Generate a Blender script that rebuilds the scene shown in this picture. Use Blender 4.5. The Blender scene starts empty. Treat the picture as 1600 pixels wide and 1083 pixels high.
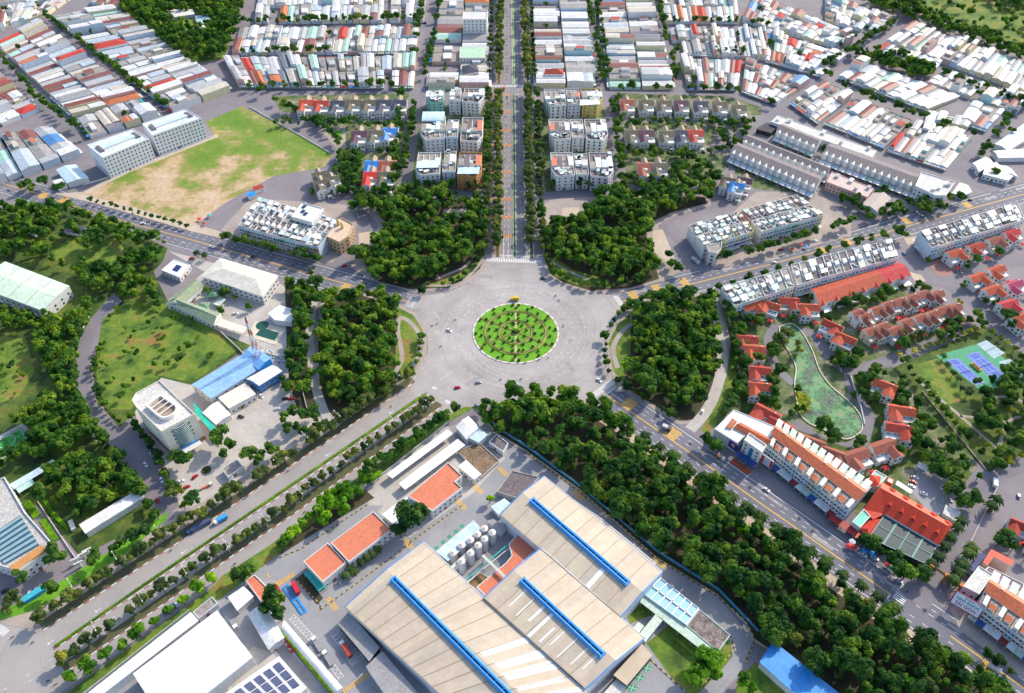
import bpy, bmesh, math, random
from math import radians, sin, cos, pi, hypot, atan2
from mathutils import Vector, Matrix
from mathutils.geometry import tessellate_polygon

# ---------------------------------------------------------------- camera, sky, sun, exposure
scene = bpy.context.scene
CAM_H, TILT, FPX = 395.0, radians(45.6), 1244.0
cam_d = bpy.data.cameras.new('camera'); cam = bpy.data.objects.new('camera', cam_d)
scene.collection.objects.link(cam)
cam.location = (0, 0, CAM_H); cam.rotation_euler = (radians(90) - TILT, 0, 0)
cam_d.sensor_width = 36.0; cam_d.lens = FPX / 1600 * 36.0
cam_d.clip_start = 1.0; cam_d.clip_end = 9000.0
scene.camera = cam

SUN_EL, SUN_AZ = radians(37), radians(46)      # azimuth clockwise from +Y (the boulevard runs along +Y)
world = bpy.data.worlds.new("World"); scene.world = world; world.use_nodes = True
wn = world.node_tree; bg = wn.nodes['Background']
sky = wn.nodes.new('ShaderNodeTexSky'); sky.sky_type = 'NISHITA'; sky.sun_disc = False
sky.sun_elevation = SUN_EL; sky.sun_rotation = SUN_AZ; sky.air_density = 1.0; sky.dust_density = 1.5
wn.links.new(sky.outputs[0], bg.inputs[0]); bg.inputs[1].default_value = 0.15
sd = bpy.data.lights.new('sun', 'SUN'); sd.energy = 2.45; sd.angle = radians(0.9); sd.color = (1.0, 0.89, 0.72)
sun = bpy.data.objects.new('sun', sd); scene.collection.objects.link(sun)
sdir = Vector((sin(SUN_AZ) * cos(SUN_EL), cos(SUN_AZ) * cos(SUN_EL), sin(SUN_EL)))
sun.rotation_euler = sdir.to_track_quat('Z', 'Y').to_euler(); sun.location = (300, 300, 500)
vs = scene.view_settings
vs.view_transform = 'Standard'; vs.look = 'None'; vs.exposure = 0.92; vs.gamma = 1.0; vs.use_curve_mapping = False

# ---------------------------------------------------------------- helpers
C = scene.collection
rnd = random.Random(7)
def G(x, y, z=0.0):
    """point of the plane at height z seen in the survey picture at (x, y)"""
    u = (x - 800) / FPX; v = (541.5 - y) / FPX
    dy = cos(TILT) + v * sin(TILT); dz = -sin(TILT) + v * cos(TILT)
    t = (CAM_H - z) / -dz
    return (u * t, dy * t)
def GP(pts, z=0.0): return [G(x, y, z) for x, y in pts]
def area(p): return sum(p[i-1][0]*p[i][1] - p[i][0]*p[i-1][1] for i in range(len(p))) / 2
def ccw(p): return list(p) if area(p) > 0 else list(reversed(p))
def lerp(a, b, t): return (a[0]+(b[0]-a[0])*t, a[1]+(b[1]-a[1])*t)
def dist(a, b): return hypot(a[0]-b[0], a[1]-b[1])
def centroid(p): return (sum(q[0] for q in p)/len(p), sum(q[1] for q in p)/len(p))
def inside(p, poly):
    r = False; x, y = p
    for i in range(len(poly)):
        x1, y1 = poly[i-1]; x2, y2 = poly[i]
        if (y1 > y) != (y2 > y) and x < (x2-x1)*(y-y1)/(y2-y1)+x1: r = not r
    return r
def inset(p, d):
    p = ccw(p); n = len(p); out = []
    for i in range(n):
        a, b, c = p[i-1], p[i], p[(i+1) % n]
        e1 = Vector((b[0]-a[0], b[1]-a[1])).normalized(); e2 = Vector((c[0]-b[0], c[1]-b[1])).normalized()
        n1 = Vector((-e1.y, e1.x)); n2 = Vector((-e2.y, e2.x)); m = n1 + n2
        if m.length < 1e-6: m = n1
        m.normalize(); k = d / max(0.35, m.dot(n1))
        out.append((b[0]+m.x*k, b[1]+m.y*k))
    return out

class MB:
    """collects faces and links them as one mesh object"""
    def __init__(s): s.v = []; s.f = []; s.m = []; s.mats = []
    def mi(s, m):
        if m not in s.mats: s.mats.append(m)
        return s.mats.index(m)
    def face(s, pts, m):
        k = len(s.v); s.v += [tuple(p) for p in pts]; s.f.append(tuple(range(k, k+len(pts)))); s.m.append(s.mi(m))
    def poly(s, p, z, m):
        p = ccw(p)
        if len(p) <= 4: s.face([(x, y, z) for x, y in p], m); return
        tris = tessellate_polygon([[Vector((x, y, 0)) for x, y in p]])
        k = len(s.v); s.v += [(x, y, z) for x, y in p]
        for t in tris:
            a, b, c = [p[i] for i in t]
            if (b[0]-a[0])*(c[1]-a[1])-(b[1]-a[1])*(c[0]-a[0]) < 0: t = (t[0], t[2], t[1])
            s.f.append(tuple(k+i for i in t)); s.m.append(s.mi(m))
    def sides(s, p, z0, z1, m):
        p = ccw(p)
        for i in range(len(p)):
            a, b = p[i-1], p[i]
            s.face([(a[0], a[1], z0), (b[0], b[1], z0), (b[0], b[1], z1), (a[0], a[1], z1)], m)
    def prism(s, p, z0, z1, m, mt=None, bottom=False):
        s.sides(p, z0, z1, m); s.poly(p, z1, mt or m)
        if bottom:
            q = ccw(p); s.face([(x, y, z0) for x, y in reversed(q)], m)
    def box(s, c, size, ang, m, mt=None, z0=None):
        """centre (x,y,z of base), size (l,w,h), rotated by ang"""
        l, w, h = size; ca, sa = cos(ang), sin(ang)
        q = [(c[0]+x*ca-y*sa, c[1]+x*sa+y*ca) for x, y in ((-l/2, -w/2), (l/2, -w/2), (l/2, w/2), (-l/2, w/2))]
        s.prism(q, c[2], c[2]+h, m, mt, True)
    def bar(s, a, b, w, h, m):
        """thin box between two 3-D points"""
        a = Vector(a); b = Vector(b); d = (b-a).normalized()
        up = Vector((0, 0, 1)) if abs(d.z) < 0.95 else Vector((1, 0, 0))
        sx = d.cross(up).normalized()*w/2; uy = sx.cross(d).normalized()*h/2
        r = []
        for p in (a, b): r.append([p-sx-uy, p+sx-uy, p+sx+uy, p-sx+uy])
        for i in range(4):
            j = (i+1) % 4; s.face([r[0][i], r[1][i], r[1][j], r[0][j]], m)
        s.face(r[0], m); s.face(list(reversed(r[1])), m)
    def cyl(s, c, r0, r1, z0, z1, m, n=12, mt=None):
        k0 = [(c[0]+r0*cos(2*pi*i/n), c[1]+r0*sin(2*pi*i/n), z0) for i in range(n)]
        k1 = [(c[0]+r1*cos(2*pi*i/n), c[1]+r1*sin(2*pi*i/n), z1) for i in range(n)]
        for i in range(n):
            j = (i+1) % n; s.face([k0[i], k0[j], k1[j], k1[i]], m)
        s.face(k1, mt or m)
    def tube(s, pts, rads, m, n=6):
        rings = []
        for i, p in enumerate(pts):
            p = Vector(p); d = Vector(pts[min(i+1, len(pts)-1)]) - Vector(pts[max(i-1, 0)]); d.normalize()
            up = Vector((0, 0, 1)) if abs(d.z) < 0.9 else Vector((1, 0, 0))
            x = d.cross(up).normalized(); y = d.cross(x).normalized()
            rings.append([p + (x*cos(2*pi*j/n)+y*sin(2*pi*j/n))*rads[i] for j in range(n)])
        for i in range(len(rings)-1):
            for j in range(n):
                k = (j+1) % n; s.face([rings[i][j], rings[i][k], rings[i+1][k], rings[i+1][j]], m)
        s.face(list(reversed(rings[0])), m); s.face(rings[-1], m)
    def gable(s, q, z, rise, m, mg, over=0.35, slabs=True, asym=0.5):
        """pitched roof over quad q, ridge along the longer side"""
        q = ccw(q)
        if dist(q[0], q[1])+dist(q[2], q[3]) > dist(q[1], q[2])+dist(q[3], q[0]): q = q[1:]+q[:1]
        # now q0-q1 short, q1-q2 long
        if over: q = inset(q, -over)
        a = lerp(q[0], q[1], asym); b = lerp(q[3], q[2], asym)
        z1 = z + rise; P = lambda p, h: (p[0], p[1], h)
        s.face([P(q[1], z), P(q[2], z), P(b, z1), P(a, z1)], m)
        s.face([P(q[3], z), P(q[0], z), P(a, z1), P(b, z1)], m)
        s.face([P(q[0], z), P(q[1], z), P(a, z1)], mg); s.face([P(q[2], z), P(q[3], z), P(b, z1)], mg)
        s.face([P(q[3], z), P(q[2], z), P(q[1], z), P(q[0], z)], mg)
        return a, b
    def hip(s, q, z, rise, m, over=0.4, inn=0.5):
        q = ccw(q)
        if dist(q[0], q[1]) > dist(q[1], q[2]): q = q[1:]+q[:1]
        if over: q = inset(q, -over)
        w = dist(q[0], q[1]); L = dist(q[1], q[2]); t = min(0.48, inn*w/L)
        a = lerp(lerp(q[0], q[1], .5), lerp(q[3], q[2], .5), t); b = lerp(lerp(q[0], q[1], .5), lerp(q[3], q[2], .5), 1-t)
        z1 = z+rise; P = lambda p, h: (p[0], p[1], h)
        s.face([P(q[1], z), P(q[2], z), P(b, z1), P(a, z1)], m)
        s.face([P(q[3], z), P(q[0], z), P(a, z1), P(b, z1)], m)
        s.face([P(q[0], z), P(q[1], z), P(a, z1)], m); s.face([P(q[2], z), P(q[3], z), P(b, z1)], m)
        s.face([P(q[3], z), P(q[2], z), P(q[1], z), P(q[0], z)], m)
    def mesh(s, name, org=(0, 0, 0), smooth=False):
        me = bpy.data.meshes.new(name)
        me.from_pydata([(x-org[0], y-org[1], z-org[2]) for x, y, z in s.v], [], s.f)
        for m in s.mats: me.materials.append(m)
        me.polygons.foreach_set('material_index', s.m)
        if smooth: me.polygons.foreach_set('use_smooth', [True]*len(s.f))
        me.update(); return me
    def build(s, name, parent=None, org=None, smooth=False):
        if org is None: org = parent['_o'] if parent else (0, 0, 0)
        o = bpy.data.objects.new(name, s.mesh(name, org, smooth)); C.objects.link(o)
        if parent: o.parent = parent
        elif any(org): o.location = org
        return o

ALLT = []
def thing(name, label, cat, loc, group=None, rz=0.0):
    o = bpy.data.objects.new(name, None); C.objects.link(o)
    z = loc[2] if len(loc) > 2 else 0.0
    o.location = (loc[0], loc[1], z); o.rotation_euler = (0, 0, rz); o.empty_display_size = 1
    o['label'] = label; o['category'] = cat; o['_o'] = (float(loc[0]), float(loc[1]), float(z))
    if group: o['group'] = group
    ALLT.append(o); return o
def tag(o, label, cat, group=None):
    o['label'] = label; o['category'] = cat
    if group: o['group'] = group
    return o
def struct(o, kind='structure', label=None):
    o['kind'] = kind
    if label: o['label'] = label
    return o
KIDS = {}
def copy_tree(o, loc, rz=0.0, label=None, group=None, scale=None):
    r = o.copy(); C.objects.link(r); r.location = (loc[0], loc[1], loc[2] if len(loc) > 2 else 0.0); r.rotation_euler = (0, 0, rz)
    if scale: r.scale = scale
    if label: r['label'] = label
    if group: r['group'] = group
    if o.name not in KIDS: KIDS[o.name] = [(c, list(c.children)) for c in o.children]
    for ch, gs in KIDS[o.name]:
        c = ch.copy(); C.objects.link(c); c.parent = r
        for g in gs:
            d = g.copy(); C.objects.link(d); d.parent = c
    return r
class Proto:
    """first use hands out the original, later uses copies"""
    def __init__(s, o): s.o = o; s.used = False
    def place(s, loc, rz=0.0, label=None, group=None, scale=None):
        if s.used: return copy_tree(s.o, loc, rz, label, group, scale)
        s.used = True
        if s.o.name not in KIDS: KIDS[s.o.name] = [(c, list(c.children)) for c in s.o.children]
        s.o.location = (loc[0], loc[1], loc[2] if len(loc) > 2 else 0.0); s.o.rotation_euler = (0, 0, rz)
        if scale: s.o.scale = scale
        if label: s.o['label'] = label
        if group: s.o['group'] = group
        return s.o

# ---------------------------------------------------------------- materials
def new_mat(name):
    m = bpy.data.materials.new(name); m.use_nodes = True
    nt = m.node_tree; b = nt.nodes['Principled BSDF']; return m, nt, b
def nd(nt, t, **kw):
    n = nt.nodes.new(t)
    for k, v in kw.items():
        if k.startswith('i_'): n.inputs[k[2:].replace('_', ' ')].default_value = v
        else: setattr(n, k, v)
    return n
def ramp(nt, fac, stops):
    r = nd(nt, 'ShaderNodeValToRGB'); e = r.color_ramp.elements
    while len(e) < len(stops): e.new(0.5)
    for el, (p, c) in zip(e, stops): el.position = p; el.color = (*c, 1)
    nt.links.new(fac, r.inputs[0]); return r.outputs[0]
def mixc(nt, f, a, b, mode='MIX'):
    n = nd(nt, 'ShaderNodeMix', data_type='RGBA', blend_type=mode)
    for s, v in ((0, f), (6, a), (7, b)):
        if isinstance(v, (int, float)): n.inputs[s].default_value = v
        elif isinstance(v, tuple): n.inputs[s].default_value = (*v, 1)
        else: nt.links.new(v, n.inputs[s])
    return n.outputs[2]
def noise(nt, scale, detail=3, rough=0.6, vec=None):
    n = nd(nt, 'ShaderNodeTexNoise'); n.inputs['Scale'].default_value = scale; n.inputs['Detail'].default_value = detail
    n.inputs['Roughness'].default_value = rough
    if vec is None:
        g = nd(nt, 'ShaderNodeNewGeometry'); vec = g.outputs['Position']
    nt.links.new(vec, n.inputs['Vector']); return n.outputs[0]
_pc = {}
def paint(rgb, var=0.18, rough=0.75, scale=0.35, metal=0.0, dirt=0.25):
    """painted or plastered surface with blotches and weather streaks of its own"""
    key = (tuple(round(c, 3) for c in rgb), var, rough, scale, dirt)
    if key in _pc: return _pc[key]
    m, nt, b = new_mat('paint')
    lo = tuple(c*(1-var) for c in rgb); hi = tuple(min(1, c*(1+var*.45)) for c in rgb)
    c1 = ramp(nt, noise(nt, scale, 4), [(0.35, lo), (0.65, hi)])
    d = ramp(nt, noise(nt, scale*4.3, 3, .7), [(0.42, (1-dirt, 1-dirt*1.05, 1-dirt*1.15)), (0.6, (1, 1, 1))])
    nt.links.new(mixc(nt, 1.0, c1, d, 'MULTIPLY'), b.inputs['Base Color'])
    b.inputs['Roughness'].default_value = rough
    _pc[key] = m; return m
def ground_mat(name, stops, s1, s2, fine=(0.85, 1.1), fs=2.5, rough=0.9, grad=None):
    m, nt, b = new_mat(name); nz = noise(nt, s1, 5, .65)
    if grad:   # drier towards the road side of the lot
        g0 = nd(nt, 'ShaderNodeNewGeometry'); sx = nd(nt, 'ShaderNodeSeparateXYZ'); nt.links.new(g0.outputs['Position'], sx.inputs[0]); mr = nd(nt, 'ShaderNodeMapRange')
        for i, v in enumerate(grad): mr.inputs[i+1].default_value = v
        nt.links.new(sx.outputs['Y'], mr.inputs[0]); ad = nd(nt, 'ShaderNodeMath', operation='ADD'); nt.links.new(nz, ad.inputs[0]); nt.links.new(mr.outputs[0], ad.inputs[1]); nz = ad.outputs[0]
    a = ramp(nt, nz, stops)
    l, h = fine
    f = ramp(nt, noise(nt, s2, 4, .7), [(0.35, (l, l, l)), (0.65, (1, 1, 1))])
    x = mixc(nt, 1.0, a, f, 'MULTIPLY')
    g = ramp(nt, noise(nt, fs, 2, .5), [(0.3, (l, l, l)), (0.7, (1, 1, 1))])
    nt.links.new(mixc(nt, 1.0, x, g, 'MULTIPLY'), b.inputs['Base Color'])
    b.inputs['Roughness'].default_value = rough; return m
def asphalt(name, base, spread=0.12, crack=True):
    m, nt, b = new_mat(name)
    lo = tuple(c*(1-spread*1.6) for c in base); hi = tuple(c*(1+spread) for c in base)
    a = ramp(nt, noise(nt, 0.035, 6, .7), [(0.3, lo), (0.7, hi)])
    f = ramp(nt, noise(nt, 0.9, 3, .8), [(0.3, (.86, .86, .87)), (0.7, (1, 1, 1))])
    x = mixc(nt, 1.0, a, f, 'MULTIPLY')
    if crack:
        v = nd(nt, 'ShaderNodeTexVoronoi', feature='DISTANCE_TO_EDGE'); v.inputs['Scale'].default_value = 0.045
        g = nd(nt, 'ShaderNodeNewGeometry'); w = nd(nt, 'ShaderNodeVectorMath', operation='ADD')
        nn = nd(nt, 'ShaderNodeTexNoise'); nn.inputs['Scale'].default_value = .05; nt.links.new(g.outputs['Position'], nn.inputs['Vector'])
        sc = nd(nt, 'ShaderNodeVectorMath', operation='SCALE'); sc.inputs['Scale'].default_value = 25
        nt.links.new(nn.outputs['Color'], sc.inputs[0]); nt.links.new(g.outputs['Position'], w.inputs[0]); nt.links.new(sc.outputs[0], w.inputs[1])
        nt.links.new(w.outputs[0], v.inputs['Vector'])
        cr = ramp(nt, v.outputs['Distance'], [(0.0, (.84, .84, .85)), (0.012, (1, 1, 1))])
        x = mixc(nt, 1.0, x, cr, 'MULTIPLY')
    nt.links.new(x, b.inputs['Base Color']); b.inputs['Roughness'].default_value = 0.85; return m
def leafmat(name, dark, mid, light, s=0.11):
    m, nt, b = new_mat(name)
    g = nd(nt, 'ShaderNodeNewGeometry')
    a = ramp(nt, noise(nt, s, 2, .5), [(0.36, dark), (0.5, mid), (0.66, light)])
    r = ramp(nt, g.outputs['Random Per Island'], [(0.0, (.68, .7, .68)), (0.6, (1.05, 1.05, 1)), (1.0, (1.75, 1.6, 1.1))])
    oi = nd(nt, 'ShaderNodeObjectInfo')
    r2 = ramp(nt, oi.outputs['Random'], [(0.0, (.62, .75, .8)), (0.5, (1, 1, 1)), (0.8, (1.25, 1.2, .9)), (1.0, (1.7, 1.45, .9))])
    x = mixc(nt, 1.0, mixc(nt, 1.0, a, r, 'MULTIPLY'), r2, 'MULTIPLY')
    nt.links.new(x, b.inputs['Base Color']); b.inputs['Roughness'].default_value = 0.7
    b.inputs['Specular IOR Level'].default_value = 0.2
    tr = nd(nt, 'ShaderNodeBsdfTranslucent'); nt.links.new(mixc(nt, 1.0, x, (1.35, 1.5, .6), 'MULTIPLY'), tr.inputs[0]); ms = nd(nt, 'ShaderNodeMixShader'); ms.inputs[0].default_value = .4
    nt.links.new(b.outputs[0], ms.inputs[1]); nt.links.new(tr.outputs[0], ms.inputs[2]); nt.links.new(ms.outputs[0], nt.nodes['Material Output'].inputs[0])
    return m
def ribbed(rgb, rough=0.55):
    return paint(rgb, 0.14, rough, 0.12, 0, 0.16)
W_ = lambda: None
M_ground = asphalt('town_asphalt', (.235, .21, .225), .12, False)
M_junc = asphalt('junction_asphalt', (.40, .37, .355), .15); M_nb = asphalt('avenue_asphalt', (.24, .225, .23), .12)
M_dark = asphalt('dark_asphalt', (.165, .165, .20), .12)
M_boul = asphalt('boulevard_asphalt', (.35, .325, .31), .1)
M_yard = asphalt('yard_asphalt', (.31, .31, .325), .12)
M_lane = asphalt('lane_asphalt', (.21, .195, .22), .12)
M_pave = ground_mat('pavement', [(0.35, (.36, .30, .27)), (0.65, (.46, .39, .34))], .08, .8)
M_sand = ground_mat('sandy_ground', [(0.3, (.50, .40, .30)), (0.7, (.62, .52, .42))], .06, .5)
M_conc = ground_mat('yard_concrete', [(0.3, (.44, .40, .36)), (0.7, (.58, .54, .50))], .08, .6)
M_lawn = ground_mat('lawn', [(0.35, (.10, .29, .010)), (0.65, (.17, .43, .015))], .2, 1.0)
M_grass = ground_mat('rough_grass', [(0.34, (.05, .11, .012)), (0.46, (.12, .23, .018)), (0.56, (.22, .30, .03)), (0.66, (.34, .20, .06))], .05, .35, (.7, 1), 1.6)
M_scrub = ground_mat('scrub', [(0.34, (.03, .06, .012)), (0.48, (.07, .14, .015)), (0.58, (.15, .21, .02)), (0.7, (.25, .17, .06))], .06, .3, (.6, 1), 1.5)
M_fieldg = ground_mat('field_grass', [(0.30, (.12, .25, .015)), (0.48, (.19, .30, .03)), (0.55, (.36, .32, .10)), (0.63, (.60, .43, .25)), (0.8, (.68, .53, .38))], .034, .3, (.75, 1), 1.4, grad=(G(260, 345)[1], G(300, 215)[1], .20, -.05))
M_soil = ground_mat('forest_floor', [(0.3, (.025, .035, .012)), (0.7, (.09, .07, .035))], .06, .5)
M_mdirt = ground_mat('median_soil', [(0.3, (.12, .09, .06)), (0.7, (.09, .13, .04))], .3, .9)
M_white = paint((.80, .80, .80), .06, .6, .3, 0, .08)
M_yellow = paint((.72, .42, .06), .12, .7, .5, 0, .15)
M_orange = paint((.70, .27, .06), .15, .7, .6, 0, .2)
M_red = paint((.62, .035, .03), .15, .5, .5, 0, .1)
M_glass, _nt, _b = new_mat('window_glass'); _b.inputs['Base Color'].default_value = (.025, .035, .05, 1); _b.inputs['Roughness'].default_value = .15
M_metal = paint((.45, .46, .48), .1, .4, .5, 0, .15)
M_black = paint((.02, .02, .022), .1, .5, .5, 0, .1)
M_bark = paint((.13, .09, .06), .3, .9, 1.5, 0, .3)
def water_mat(name, rgb, veg=None):
    m, nt, b = new_mat(name)
    if veg:
        c = ramp(nt, noise(nt, .09, 5, .7), [(0.40, rgb), (0.46, veg[0]), (0.55, veg[1]), (0.68, veg[2])])
        nt.links.new(c, b.inputs['Base Color'])
        rr = ramp(nt, noise(nt, .09, 5, .7), [(0.40, (.08, .08, .08)), (0.46, (.8, .8, .8))]); nt.links.new(rr, b.inputs['Roughness'])
    else: b.inputs['Base Color'].default_value = (*rgb, 1); b.inputs['Roughness'].default_value = .08
    return m
L_forest = leafmat('forest_leaves', (.012, .056, .016), (.038, .118, .020), (.125, .215, .026))
L_avenue = leafmat('avenue_leaves', (.055, .095, .030), (.10, .15, .045), (.20, .22, .06))
L_bright = leafmat('bright_leaves', (.045, .14, .010), (.09, .24, .012), (.18, .34, .02))
L_town = leafmat('town_leaves', (.024, .082, .020), (.050, .14, .022), (.13, .22, .028))
L_yel = leafmat('yellow_leaves', (.18, .22, .015), (.28, .32, .02), (.36, .36, .03))
L_palm = leafmat('palm_leaves', (.018, .05, .015), (.04, .09, .025), (.09, .15, .04))
# ---------------------------------------------------------------- ground sheets and roads
def sheet(name, polys, z, m, kind='structure', px=True, kerb=None, label=None):
    mb = MB()
    for p in polys:
        w = GP(p) if px else p
        if kerb is None: mb.poly(w, z, m)
        else: mb.prism(w, 0.0, z, kerb, m)
    return struct(mb.build(name), kind, label)
def ribbon_pts(pts, w, off=0.0):
    P = [Vector(p) for p in pts]; L = []; R = []
    for i, p in enumerate(P):
        if i == 0: d = P[1]-P[0]
        elif i == len(P)-1: d = P[-1]-P[-2]
        else: d = (P[i+1]-P[i]).normalized()+(P[i]-P[i-1]).normalized()
        d.normalize(); n = Vector((-d.y, d.x)); L.append(p+n*(off+w/2)); R.append(p+n*(off-w/2))
    return L, R
def smooth(pts, k=6):
    out = []; n = len(pts)
    for i in range(n-1):
        p0 = pts[max(i-1, 0)]; p1 = pts[i]; p2 = pts[i+1]; p3 = pts[min(i+2, n-1)]
        for j in range(k):
            t = j/k
            out.append(tuple(0.5*((2*p1[a])+(-p0[a]+p2[a])*t+(2*p0[a]-5*p1[a]+4*p2[a]-p3[a])*t*t+(-p0[a]+3*p1[a]-3*p2[a]+p3[a])*t**3) for a in (0, 1)))
    out.append(tuple(pts[-1])); return out
def ribbon(mb, pts, w, z, m, off=0.0, z0=None):
    L, R = ribbon_pts(pts, w, off)
    for i in range(len(L)-1):
        mb.face([(R[i].x, R[i].y, z), (R[i+1].x, R[i+1].y, z), (L[i+1].x, L[i+1].y, z), (L[i].x, L[i].y, z)], m)
        if z0 is not None:
            mb.face([(R[i+1].x, R[i+1].y, z0), (R[i+1].x, R[i+1].y, z), (R[i].x, R[i].y, z), (R[i].x, R[i].y, z0)], m)
            mb.face([(L[i].x, L[i].y, z0), (L[i].x, L[i].y, z), (L[i+1].x, L[i+1].y, z), (L[i+1].x, L[i+1].y, z0)], m)
def road(name, pxs, w, z, m, sm=0):
    mb = MB(); p = GP(pxs)
    if sm: p = smooth(p, sm)
    ribbon(mb, p, w, z, m); return struct(mb.build(name))
def along(pts, step, start=0.0):
    """points every step metres along a polyline with their heading"""
    out = []; s = start
    acc = 0.0
    for i in range(len(pts)-1):
        a, b = pts[i], pts[i+1]; L = dist(a, b)
        while s <= acc+L:
            t = (s-acc)/L; p = lerp(a, b, t); out.append((p[0], p[1], atan2(b[1]-a[1], b[0]-a[0]))); s += step
        acc += L
    return out
def dashes(mb, pts, z, m, w=.25, dash=3.0, gap=5.0, off=0.0):
    for x, y, h in along(pts, dash+gap, 1.0):
        n = (-sin(h), cos(h)); c = (x+n[0]*off, y+n[1]*off)
        a = (c[0]-cos(h)*dash/2, c[1]-sin(h)*dash/2); b = (c[0]+cos(h)*dash/2, c[1]+sin(h)*dash/2)
        mb.face([(a[0]-n[0]*w/2, a[1]-n[1]*w/2, z), (b[0]-n[0]*w/2, b[1]-n[1]*w/2, z), (b[0]+n[0]*w/2, b[1]+n[1]*w/2, z), (a[0]+n[0]*w/2, a[1]+n[1]*w/2, z)], m)
def zebra(mb, a, b, z, m, length=4.0, w=.7, gap=.8):
    """bars across a-b, each running perpendicular to it"""
    L = dist(a, b); h = atan2(b[1]-a[1], b[0]-a[0]); n = (-sin(h), cos(h)); s = 0
    while s < L-w:
        p = lerp(a, b, s/L); q = lerp(a, b, (s+w)/L)
        mb.face([(p[0]-n[0]*length/2, p[1]-n[1]*length/2, z), (q[0]-n[0]*length/2, q[1]-n[1]*length/2, z),
                 (q[0]+n[0]*length/2, q[1]+n[1]*length/2, z), (p[0]+n[0]*length/2, p[1]+n[1]*length/2, z)], m); s += w+gap

mb = MB(); mb.face([(-2500, -200, 0), (2500, -200, 0), (2500, 4000, 0), (-2500, 4000, 0)], M_ground); struct(mb.build('ground'))

# junction plate
JUNC = [(755, 398), (852, 398), (856, 425), (874, 442), (905, 455), (960, 461), (985, 470), (960, 505), (946, 530), (947, 560), (960, 598), (966, 604),
        (935, 628), (925, 640), (800, 650), (742, 640), (700, 645), (672, 650), (640, 605), (650, 580), (668, 550), (666, 515), (650, 490), (628, 476), (640, 462), (655, 462), (700, 457), (735, 442), (753, 425)]
sheet('junction_plate', [JUNC], .02, M_junc)
C0 = G(806, 519.5)
def arcs(m):   # tyre-polished rings worn by circling traffic
    nt = m.node_tree; b = nt.nodes['Principled BSDF']; src = b.inputs['Base Color'].links[0].from_socket; g = nd(nt, 'ShaderNodeNewGeometry'); v = nd(nt, 'ShaderNodeVectorMath', operation='DISTANCE'); v.inputs[1].default_value = (C0[0], C0[1], 0); nt.links.new(g.outputs['Position'], v.inputs[0])
    cb = nd(nt, 'ShaderNodeCombineXYZ'); nt.links.new(v.outputs['Value'], cb.inputs[0]); k = ramp(nt, noise(nt, .22, 4, .7, cb.outputs[0]), [(.38, (.80, .80, .82)), (.6, (1.04, 1.03, 1.0))]); w = ramp(nt, noise(nt, .02, 3, .6), [(.42, (0, 0, 0)), (.6, (1, 1, 1))]); nt.links.new(mixc(nt, w, src, mixc(nt, 1.0, src, k, 'MULTIPLY')), b.inputs['Base Color'])
arcs(M_junc)
C0 = G(806, 519.5); R0 = dist(G(738.5, 519.5), G(873.5, 519.5))/2
# diagonal roads (dark newer asphalt)
NWL = [(-60, 268), (60, 303), (150, 334), (307, 377), (400, 404), (520, 438), (636, 471)]
NEL = [(972, 471), (1080, 444), (1200, 414), (1325, 381), (1420, 353), (1525, 324), (1660, 287)]
SEL = [(947, 617), (1070, 702), (1200, 795), (1225, 812), (1391, 929), (1485, 994), (1550, 1040), (1640, 1104)]
def shift(pxs, off): L, R = ribbon_pts(GP(pxs), 0.0, off); return [(p.x, p.y) for p in L]
NWp, NEp, SEp = GP(NWL), GP(NEL), GP(SEL)
mb = MB(); ribbon(mb, NWp, 25.5, .03, M_dark, 1.0); ribbon(mb, NEp, 24, .034, M_dark, 2.0); ribbon(mb, SEp, 23.0, .038, M_dark, 1.0)
struct(mb.build('diagonal_roads'))
# south-west boulevard
SWC = [(668, 614), (400, 795), (240, 904), (84, 1009), (-60, 1100)]
SWcp = GP(SWC)
mb = MB(); ribbon(mb, SWcp, 58, .014, M_boul, -3.0); struct(mb.build('boulevard_road_southwest'))
# north boulevard
NB = [G(804.5, 404), G(803, 200), G(801, 60), G(799.5, -60)]
mb = MB(); ribbon(mb, NB, 44.5, .014, M_nb, 0); struct(mb.build('boulevard_road_north'))
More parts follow.
